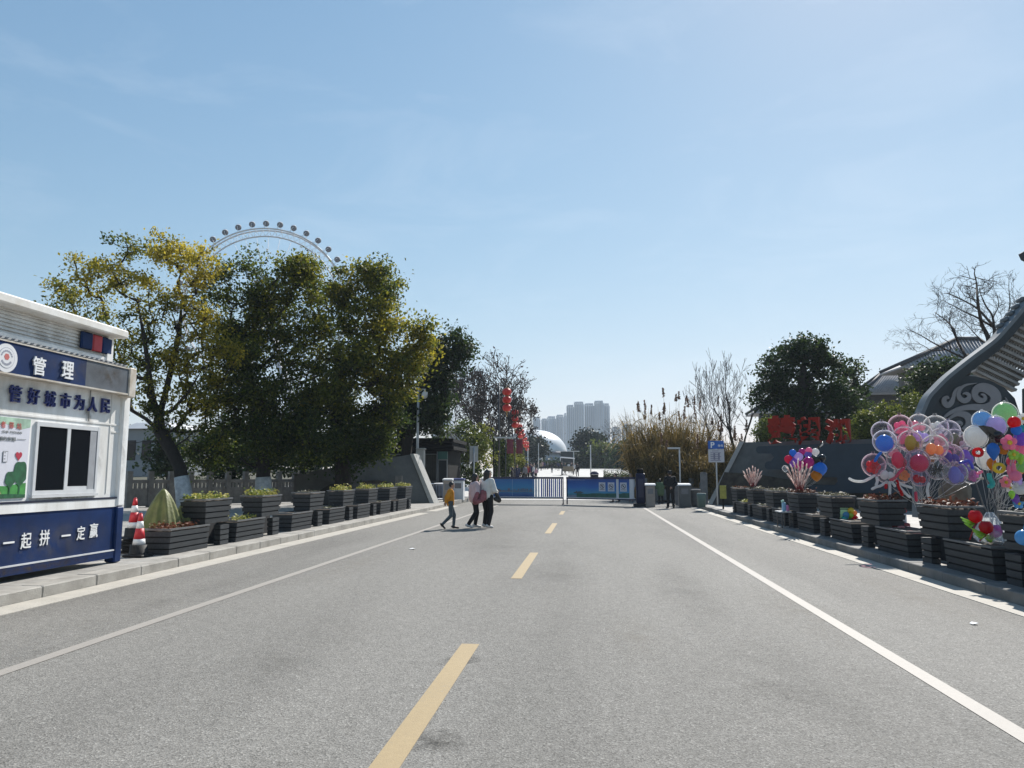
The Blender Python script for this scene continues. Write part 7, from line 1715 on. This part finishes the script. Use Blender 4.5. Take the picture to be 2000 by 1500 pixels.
def person(name, loc, rz, h, pose, lab, grp, top, trous, shoes, hair="short", build=1.0, face=0.0, voxel=.010, topr=1.0, topmat2=None, hem=.0, trw=1.0, lean=0.0):
    s = h / 1.66; J = {k: Vector(v) for k, v in J0.items()}
    for k, v in pose.items(): J[k] = Vector(v)
    J = {k: v * s for k, v in J.items()}
    t = thing(name, loc, lab, "person", grp, rz)
    hd, B = J['head'], build
    fr = Matrix.Rotation(face, 3, 'Z'); fwd = fr @ Vector((0, 1, 0)); sd = fr @ Vector((1, 0, 0))
    m = MB()
    m.ball(hd + Vector((0, 0, .02)) * s, (.077 * s, .092 * s, .105 * s), 18, 14); m.capsule(hd + fwd * .03 * s - Vector((0, 0, .03)) * s, hd + fwd * .045 * s - Vector((0, 0, .075)) * s, .062 * s, .042 * s)
    m.capsule(hd + fwd * .085 * s + Vector((0, 0, .01)) * s, hd + fwd * .104 * s - Vector((0, 0, .018)) * s, .010 * s, .015 * s, 8)      # nose
    m.capsule(hd + fwd * .086 * s + sd * .018 * s - Vector((0, 0, .05)) * s, hd + fwd * .086 * s - sd * .018 * s - Vector((0, 0, .05)) * s, .009 * s, .009 * s, 8)  # mouth
    for k in (-1, 1): m.ball(hd + sd * .078 * k * s - Vector((0, 0, .0)), (.016 * s, .022 * s, .032 * s), 8, 8)                        # ears
    m.capsule(J['neck'] - Vector((0, 0, .03)), hd - Vector((0, 0, .05)) * s, .052 * s, .048 * s)
    m.capsule(J['chest'] + Vector((0, 0, .03)), J['waist'], .125 * s * B, .11 * s * B); m.capsule(J['shL'] * .8 + J['shR'] * .2, J['shR'] * .8 + J['shL'] * .2, .075 * s, .075 * s); m.capsule(J['waist'], J['hip'], .11 * s * B, .12 * s * B)
    for q in 'LR':
        m.capsule(J['sh' + q], J['el' + q], .052 * s, .042 * s); m.capsule(J['el' + q], J['wr' + q], .041 * s, .027 * s)
        m.capsule(J['hp' + q], J['kn' + q], .085 * s, .056 * s); m.capsule(J['kn' + q], J['an' + q], .055 * s, .038 * s); m.capsule(J['an' + q], J['to' + q], .038 * s, .03 * s)
        hand(m, J['wr' + q], J.get('hd' + q, J['wr' + q] + (J['wr' + q] - J['el' + q])) - J['wr' + q], s, 1 if q == 'L' else -1)
    body = fuse(m, "body", skin_m, t, voxel * .75, 2)
    m = MB()
    for k in (-1, 1): m.ball(hd + sd * .031 * k * s + fwd * .083 * s + Vector((0, 0, .012)) * s, (.012 * s, .008 * s, .007 * s), 8, 6)
    m.build("eyes", pm("eye_dark", (.02, .015, .012), .2), body)
    # top
    m = MB(); e = .026 * s * topr
    def elp(c, rx, ry, rz_): m.ball(c, (rx, ry, rz_), 16, 12)
    m.capsule(J['chest'] + Vector((0, 0, .04)) + Vector((-.055 * s, 0, 0)), J['waist'] + Vector((-.05 * s, 0, 0)), .112 * s * B + e * .6, .108 * s * B + e); m.capsule(J['chest'] + Vector((0, 0, .04)) + Vector((.055 * s, 0, 0)), J['waist'] + Vector((.05 * s, 0, 0)), .112 * s * B + e * .6, .108 * s * B + e)
    m.capsule(J['waist'] + Vector((-.045 * s, 0, 0)), J['hip'] + Vector((-.045 * s, 0, -.0 + hem)), .108 * s * B + e, .105 * s * B + e); m.capsule(J['waist'] + Vector((.045 * s, 0, 0)), J['hip'] + Vector((.045 * s, 0, hem)), .108 * s * B + e, .105 * s * B + e)
    m.capsule(J['shL'], J['shR'], .066 * s + e * .5, .066 * s + e * .5); m.capsule(J['neck'] - Vector((0, 0, .05)) * s, J['neck'] - Vector((0, 0, .015)) * s, .075 * s, .062 * s)
    for q in 'LR': m.capsule(J['sh' + q], J['el' + q], .060 * s + e * .7, .050 * s + e * .7); m.capsule(J['el' + q], J['el' + q].lerp(J['wr' + q], .93), .050 * s + e * .7, .038 * s + e * .3)
    fuse(m, "top", top, body, voxel, 3)
    # trousers
    m = MB(); m.capsule(J['hpL'] + Vector((0, 0, .04)), J['hpR'] + Vector((0, 0, .04)), .108 * s * B, .108 * s * B)
    for q in 'LR': m.capsule(J['hp' + q], J['kn' + q], .094 * s * trw, .068 * s * trw); m.capsule(J['kn' + q], J['an' + q].lerp(J['kn' + q], .06), .068 * s * trw, .052 * s * trw)
    fuse(m, "trousers", trous, body, voxel, 3)
    for q in 'LR':
        a, b = J['an' + q], J['to' + q]; m = MB(); d = (b - a).normalized(); m.capsule(a - d * .05 * s - Vector((0, 0, .02)) * s, b, .046 * s, .036 * s); m.capsule(a, a - Vector((0, 0, .02)), .05 * s, .05 * s); fuse(m, "shoe", shoes, body, voxel, 2)
    m = MB(); bk = -fwd
    m.ball(hd + bk * .014 * s + Vector((0, 0, .034)) * s, (.088 * s, .10 * s, .108 * s), 18, 12)
    if hair == "bob": m.capsule(hd + bk * .045 * s + Vector((0, 0, .03)) * s, hd + bk * .055 * s - Vector((0, 0, .10)) * s, .080 * s, .074 * s); [m.capsule(hd + sd * .07 * k * s + bk * .01 * s + Vector((0, 0, .03)) * s, hd + sd * .066 * k * s + bk * .02 * s - Vector((0, 0, .08)) * s, .034 * s, .026 * s) for k in (-1, 1)]
    if hair == "long": m.capsule(hd + bk * .045 * s + Vector((0, 0, .03)) * s, hd + bk * .075 * s - Vector((0, 0, .22)) * s, .086 * s, .075 * s); [m.capsule(hd + sd * .066 * k * s + Vector((0, 0, .02)) * s, hd + sd * .062 * k * s + bk * .02 * s - Vector((0, 0, .19)) * s, .04 * s, .035 * s) for k in (-1, 1)]
    if hair == "tail": m.capsule(hd + bk * .10 * s + Vector((0, 0, .03)) * s, hd + bk * .125 * s - Vector((0, 0, .12)) * s, .038 * s, .022 * s)
    hr = fuse(m, "hair", hair_m, body, voxel, 2)
    # cut the hair back from the face
    me = hr.data; import bmesh
    bmx = bmesh.new(); bmx.from_mesh(me); kill = [v for v in bmx.verts if (v.co - hd).dot(fwd) > .045 * s and (v.co - hd).z < .062 * s and abs((v.co - hd).dot(sd)) < .075 * s]
    bmesh.ops.delete(bmx, geom=kill, context='VERTS'); bmx.to_mesh(me); bmx.free()
    return t, J, body
black_t = pm("cloth_black", (.008, .008, .009), .85, .25, 6); grey_t = pm("cloth_slate_joggers", (.085, .105, .115), .85, .2, 6, .2, 20); orange_t = pm("cloth_orange_sweater", (.62, .25, .015), .85, .18, 6, .3, 25); pinkw = pm("cloth_pale_pink_jacket", (.58, .45, .46), .85, .15, 6, .4, 18); white_t = pm("cloth_white_sweatshirt", (.66, .645, .60), .85, .12, 6, .4, 18); maroon = pm("cloth_rose_bundle", (.32, .11, .12), .9, .3, 7, .5, 18)
P3 = "family walking across the road"
# boy, walking to the right, arms folded back
pb = on_ground(879, 1033)
person("person", (pb.x, pb.y, 0), R(-72), 1.34, dict(head=(.0, .045, 1.535), elL=(-.24, -.12, 1.10), elR=(.24, -.12, 1.10), wrL=(-.09, -.16, .95), wrR=(.09, -.17, .93), knL=(-.09, .16, .49), anL=(-.10, .14, .08), toL=(-.10, .31, .03), knR=(.09, .02, .47), anR=(.10, -.30, .16), toR=(.10, -.20, .035)),
       "boy in an orange sweater and grey joggers, hands behind his back, walking", P3, orange_t, grey_t, shoe_b, "short", 1.05, voxel=.011)
# woman in pale pink jacket carrying a rose bundle
pw = on_ground(927, 1031)
t1, J1, b1 = person("person", (pw.x, pw.y, 0), R(-66), 1.57, dict(elL=(-.25, .02, 1.08), wrL=(-.10, .25, 1.08), elR=(.24, .02, 1.08), wrR=(.12, .25, 1.06), knL=(-.09, .10, .48), anL=(-.09, .04, .08), toL=(-.1, .21, .03), knR=(.09, .02, .48), anR=(.1, -.24, .10), toR=(.1, -.09, .03)),
       "woman in a pale pink jacket holding a rose-coloured bundle and a phone", P3, pinkw, black_t, sole, "bob", 1.28, topr=1.9, hem=.02, trw=1.12)
m = MB()
for a, b, ra, rb in (((.27, .16, 1.05), (.30, .12, .82), .07, .085), ((.30, .12, .82), (.28, -.06, .74), .085, .07), ((.28, .0, 1.0), (.30, -.08, .80), .065, .075), ((.24, .24, 1.02), (.26, .22, .86), .07, .07)): m.capsule(a, b, ra * .95, rb * .95)
o = fuse(m, "carried_bundle", maroon, None, .012, 2); o.location = t1.location; o.rotation_euler = t1.rotation_euler; tag(o, "rose-coloured folded coat hanging over the pink-jacketed woman's arm", "coat")
def phone(t, p, rz, lab):
    q = t.matrix_basis @ Vector(p) if False else Matrix.Translation(t.location) @ Matrix.Rotation(t.rotation_euler.z, 4, 'Z') @ Vector(p)
    o = MB(); o.cbox(-.037, .037, -.075, .075, -.004, .004, .004); o = o.build("phone", glass_dark("phone_glass", (.02, .02, .025))); o.location = q; o.rotation_euler = (R(35), 0, t.rotation_euler.z + rz); return tag(o, lab, "phone")
phone(t1, (.06, .36, 1.10), 0, "dark phone held by the woman in the pale pink jacket")
# woman in white sweatshirt
p2_ = on_ground(951, 1031)
t2, J2, b2 = person("person", (p2_.x, p2_.y, 0), R(-38), 1.68, dict(head=(.02, .02, 1.55), elL=(-.27, .02, 1.08), wrL=(-.06, .25, 1.02), elR=(.27, .03, 1.08), wrR=(.12, .28, 1.04), knL=(-.10, .08, .48), anL=(-.12, .02, .08), toL=(-.13, .17, .03), knR=(.12, .04, .48), anR=(.15, -.10, .08), toR=(.16, .06, .03)),
       "woman in a white sweatshirt and wide black trousers with a black shoulder bag", P3, white_t, black_t, sole, "long", 1.10, face=R(-40), topr=1.7, hem=.03, trw=1.22)
m = MB()
for a, b, r_ in (((.25, .14, .98), (.26, .26, .80), .06), ((.24, .10, .84), (.25, .25, .78), .06)): m.capsule(a, b, r_, r_)
o = fuse(m, "shoulder_bag", pm("bag_black_leather", (.015, .015, .016), .45, .2), None, .012, 2); o.location = t2.location; o.rotation_euler = t2.rotation_euler; tag(o, "black shoulder bag at the white-sweatshirted woman's side", "bag")
phone(t2, (.04, .38, 1.06), 0, "dark phone held by the woman in the white sweatshirt")
# guard from behind, and the person in green beyond him
po_ = on_ground(1310, 993)
t3, J3, b3 = person("person", (po_.x, po_.y, 0), R(4), 1.72, dict(elL=(-.25, -.08, 1.09), wrL=(-.05, -.19, .96), elR=(.25, -.08, 1.09), wrR=(.05, -.20, .95), hdL=(.03, -.20, .92), hdR=(-.02, -.22, .91), knL=(-.10, .04, .48), anL=(-.11, .05, .08), toL=(-.14, .2, .03), anR=(.12, -.06, .08), toR=(.16, .09, .03), knR=(.11, .0, .48)),
       "man in black coat and flat-topped cap seen from behind, hands clasped at his back", None, black_t, black_t, shoe_b, "short", 1.16, topr=1.6, hem=-.03, trw=1.15)
m = MB(); s = 1.72 / 1.66; hd = J3['head']; m.lathe(hd, [(.098, .04), (.10, .09), (.115, .12), (.11, .135), (.02, .14)], 20); m.prism([hd + Vector((x * .1, .06 + .11 * math.sqrt(max(0, 1 - x * x)), .045 - .02 * (1 - x * x))) for x in [-1 + .2 * i for i in range(11)]], (0, 0, .012)); m.build("cap", black_t, b3)
pg_ = on_ground(1291, 984)
person("person", (pg_.x, pg_.y, 0), R(20), 1.42, dict(head=(0, .12, 1.42), neck=(0, .08, 1.30), chest=(0, .05, 1.14), shL=(-.17, .05, 1.26), shR=(.17, .05, 1.26), elL=(-.22, .12, 1.0), elR=(.22, .12, 1.0), wrL=(-.1, .3, .95), wrR=(.1, .3, .95)), "person in a long green coat bending forward, partly behind the man in the cap", None, pm("cloth_green_coat", (.10, .15, .075), .9, .2, 6), black_t, shoe_b, "short", 1.15, topr=2.2, hem=-.22, voxel=.014)
# walkers seen under and over the barriers
def simple(px, py_feet, Y, h, rz, topc, lab, grp, trc=None, hair="short", stride=.12, seed=0):
    b = at(px, py_feet, Y); b.z = ground_z(b.x, Y); rr = random.Random(seed); k = rr.uniform(.4, 1) * stride
    return person("person", b, rz, h, dict(knL=(-.09, k * .8, .48), anL=(-.09, k, .08), toL=(-.1, k + .16, .03), anR=(.09, -k, .10), toR=(.1, -k + .15, .03), wrL=(-.24, .12, .86), wrR=(.24, -.02, .84)), lab, grp, topc, trc or black_t, shoe_b, hair, 1.0, voxel=.03)[0]
cg = "walkers just beyond the barriers"
simple(1203, 965, 42.5, 1.62, R(90), pm("coat_brown", (.12, .09, .07), .9, .2), "person behind the right barrier, only the legs showing under it near its right end", cg, stride=.2)
simple(1232, 965, 43.5, 1.6, R(170), pm("coat_white", (.5, .48, .46), .9, .1), "person behind the right barrier close to the blue cabinet", cg)
cols = [pm("crowd_black", (.02, .02, .022), .9), pm("crowd_navy", (.025, .03, .07), .9), pm("crowd_grey", (.14, .14, .15), .9), pm("crowd_white", (.50, .50, .50), .9), pm("crowd_red", (.35, .04, .05), .9), pm("crowd_pink", (.5, .28, .32), .9), pm("crowd_tan", (.28, .22, .15), .9)]
fg = "visitors on the plaza"
crowd = [(1078, 120, 1.66, 0, "lone visitor in dark clothes standing in the open middle of the plaza"), (1098, 98, 1.74, 0, "tall visitor in black left of the tricycle group on the plaza"), (1103, 104, 1.66, 1, "visitor in navy just behind the tall one in black on the plaza"), (1128, 92, 1.70, 0, "visitor in black with pale hat walking beside the plaza's right edge"), (1122, 108, 1.6, 3, "visitor in white near the plaza's right edge"),
         (1000, 60, 1.68, 0, "visitor in black beneath the lantern row, nearest the barrier"), (1010, 66, 1.7, 1, "visitor in navy beneath the second lantern post"), (1022, 72, 1.7, 0, "tall dark visitor left of the red-clad one beneath the lanterns"), (1031, 74, 1.62, 4, "visitor in red beneath the lantern row"), (1042, 78, 1.55, 3, "visitor in white at the right of the group beneath the lanterns"), (1047, 82, 1.2, 5, "small child in pink beside the visitor in white"),
         (992, 70, 1.66, 2, "visitor in grey among the trunks left of the lantern row"), (1036, 92, 1.7, 1, "visitor in navy behind the red-clad one, farther up the plaza"), (1050, 125, 1.66, 0, "visitor in black by the pole in front of the pavilion"), (1057, 140, 1.66, 6, "visitor in tan before the glazed entrance"), (1064, 150, 1.7, 1, "visitor in navy before the glazed entrance"), (1070, 155, 1.62, 2, "visitor in grey at the far end of the plaza, left of the screen"), (1086, 150, 1.66, 0, "visitor in black under the dark display screen"), (1091, 140, 1.7, 1, "visitor in navy under the display screen's right half"), (1112, 118, 1.68, 3, "visitor in white beside the tricycle's canopy"), (1117, 112, 1.7, 0, "visitor in black right of the tricycle's canopy"), (1060, 158, 1.6, 5, "visitor in pink at the far end of the plaza before the hedge")]
for i, (px, Y, h, c, lb) in enumerate(crowd):
    simple(px, 930, Y, h, R(rng.choice([0, 180, 90, -90, 30, 200])), cols[c], lb, fg, cols[rng.choice([0, 0, 1, 2])], rng.choice(["short", "bob", "short", "long"]), .14, i)
for i in range(12):                                        # the dense knot of people under the lanterns that nothing tells apart
    simple(984 + i * 5.3 + rng.uniform(-2, 2), 930, 63 + (i * 7) % 26 + rng.uniform(0, 2), rng.uniform(1.55, 1.75), R(rng.uniform(0, 360)), cols[i % 3], "dark-clad visitor in the knot of people under the lantern row", "knot of dark-clad visitors under the lantern row", cols[0], ["short", "bob"][i % 2], .12, 50 + i)
# canopied tricycle stall on the plaza
p = at(1109, 930, 102); p.z = ground_z(0, 102); t = thing("tricycle_cart", p, "small cart with pale canopy among the visitors on the plaza", "cart"); m = MB(p)
m.cbox(p.x - .8, p.x + .8, 101.6, 102.8, p.z + .5, p.z + 1.2, .08); m.build("body", cols[6], t)
m = MB(p); m.hexa([(p.x - 1.0, 101.4, p.z + 2.35), (p.x + 1.0, 101.4, p.z + 2.2), (p.x + 1.0, 103, p.z + 2.2), (p.x - 1.0, 103, p.z + 2.35)], [(p.x - .9, 101.6, p.z + 2.5), (p.x + .9, 101.6, p.z + 2.34), (p.x + .9, 102.8, p.z + 2.34), (p.x - .9, 102.8, p.z + 2.5)]); m.build("canopy", cols[3], t)
for x in (-.75, .75):
    m = MB(p); m.tube([(p.x + x, 101.8, p.z + 1.2), (p.x + x, 101.8, p.z + 2.25)], .03, 6); m.build("post", steel, t); m = MB(p); P = [(p.x + x, 102.2 + .3 * math.cos(2 * math.pi * k / 16), p.z + .36 + .3 * math.sin(2 * math.pi * k / 16)) for k in range(17)]; m.tube(P, .05, 6, caps=False); m.tube([(p.x + x - .03, 102.2, p.z + .36), (p.x + x + .03, 102.2, p.z + .36)], .28, 10); m.build("wheel", cols[0], t)
# low parapet kerb and dark bin and pink box on the plaza's right side
a, b = at(1110, 925, 84), at(1155, 934, 60); m = MB((a.x, 84, ground_z(0, 84)))
n_ = 12
for k in range(n_):
    p, q = a.lerp(b, k / n_), a.lerp(b, (k + .96) / n_); z0, z1 = ground_z(0, p.y), ground_z(0, q.y); m.hexa([(p.x, p.y, z0), (p.x + .5, p.y, z0), (q.x + .5, q.y, z1), (q.x, q.y, z1)], [(p.x, p.y, z0 + .3), (p.x + .5, p.y, z0 + .3), (q.x + .5, q.y, z1 + .3), (q.x, q.y, z1 + .3)])
tag(m.build("stone_edging", stone), "low dark stone edging running up the plaza's right side", "edging")
p = at(1161, 932, 62); p.z = ground_z(0, 62); t = thing("litter_bin", p, "dark domed litter bin on the plaza above the right barrier", "bin"); m = MB(p); m.lathe(p, [(.3, 0), (.33, .8), (.33, 1.0)], 16); m.build("drum", cols[0], t); m = MB(p); m.lathe(p, [(.36, 1.01), (.36, 1.1), (.2, 1.25), (.02, 1.28)], 16); m.build("lid", cols[1], t)
p = at(1226, 931, 55); p.z = ground_z(0, 55); t = thing("vendor_box", p, "bright pink box on the plaza right of the clipped shrub", "box"); m = MB(p); m.cbox(p.x - .18, p.x + .22, 55, 55.4, p.z, p.z + .75, .04); m.build("box", pm("box_hot_pink", (.62, .02, .20), .5), t); m = MB(p); m.cbox(p.x - .2, p.x + .24, 54.98, 55.42, p.z + .753, p.z + .80, .02); m.build("lid", pm("box_hot_pink_lid", (.5, .02, .18), .5), t)
p = at(1236, 931, 52); p.z = ground_z(0, 52); t = thing("notice_stand", p, "grey-blue upright notice stand on the plaza left of the reeds", "sign"); m = MB(p); m.cbox(p.x - .12, p.x + .14, 52, 52.2, p.z, at(1236, 903, 52).z, .03); m.build("pillar", pm("stand_grey_blue", (.25, .29, .34), .5), t); m = MB(p); m.cbox(p.x + .15, p.x + .6, 52.02, 52.12, at(1236, 921, 52).z, at(1236, 905, 52).z, .02); m.build("board", cols[1], t)
bpy.data.materials.remove(b_ln)
# ================================================================== AIR
m = MB(); m.box(-1350, 1350, -120, 1560, -1.2, 150)
hz = m.build("haze", None); hz.data.materials.clear()
hm = bpy.data.materials.new("haze_air"); hm.use_nodes = True; hn = hm.node_tree.nodes; hl = hm.node_tree.links
hn.remove(hn['Principled BSDF']); pv = hn.new("ShaderNodeVolumePrincipled")
pv.inputs['Color'].default_value = (.74, .85, .98, 1); pv.inputs['Density'].default_value = .00032; pv.inputs['Anisotropy'].default_value = .2
hl.new(pv.outputs['Volume'], hn['Material Output'].inputs['Volume'])
hz.data.materials.append(hm); tag(hz, kind='stuff')
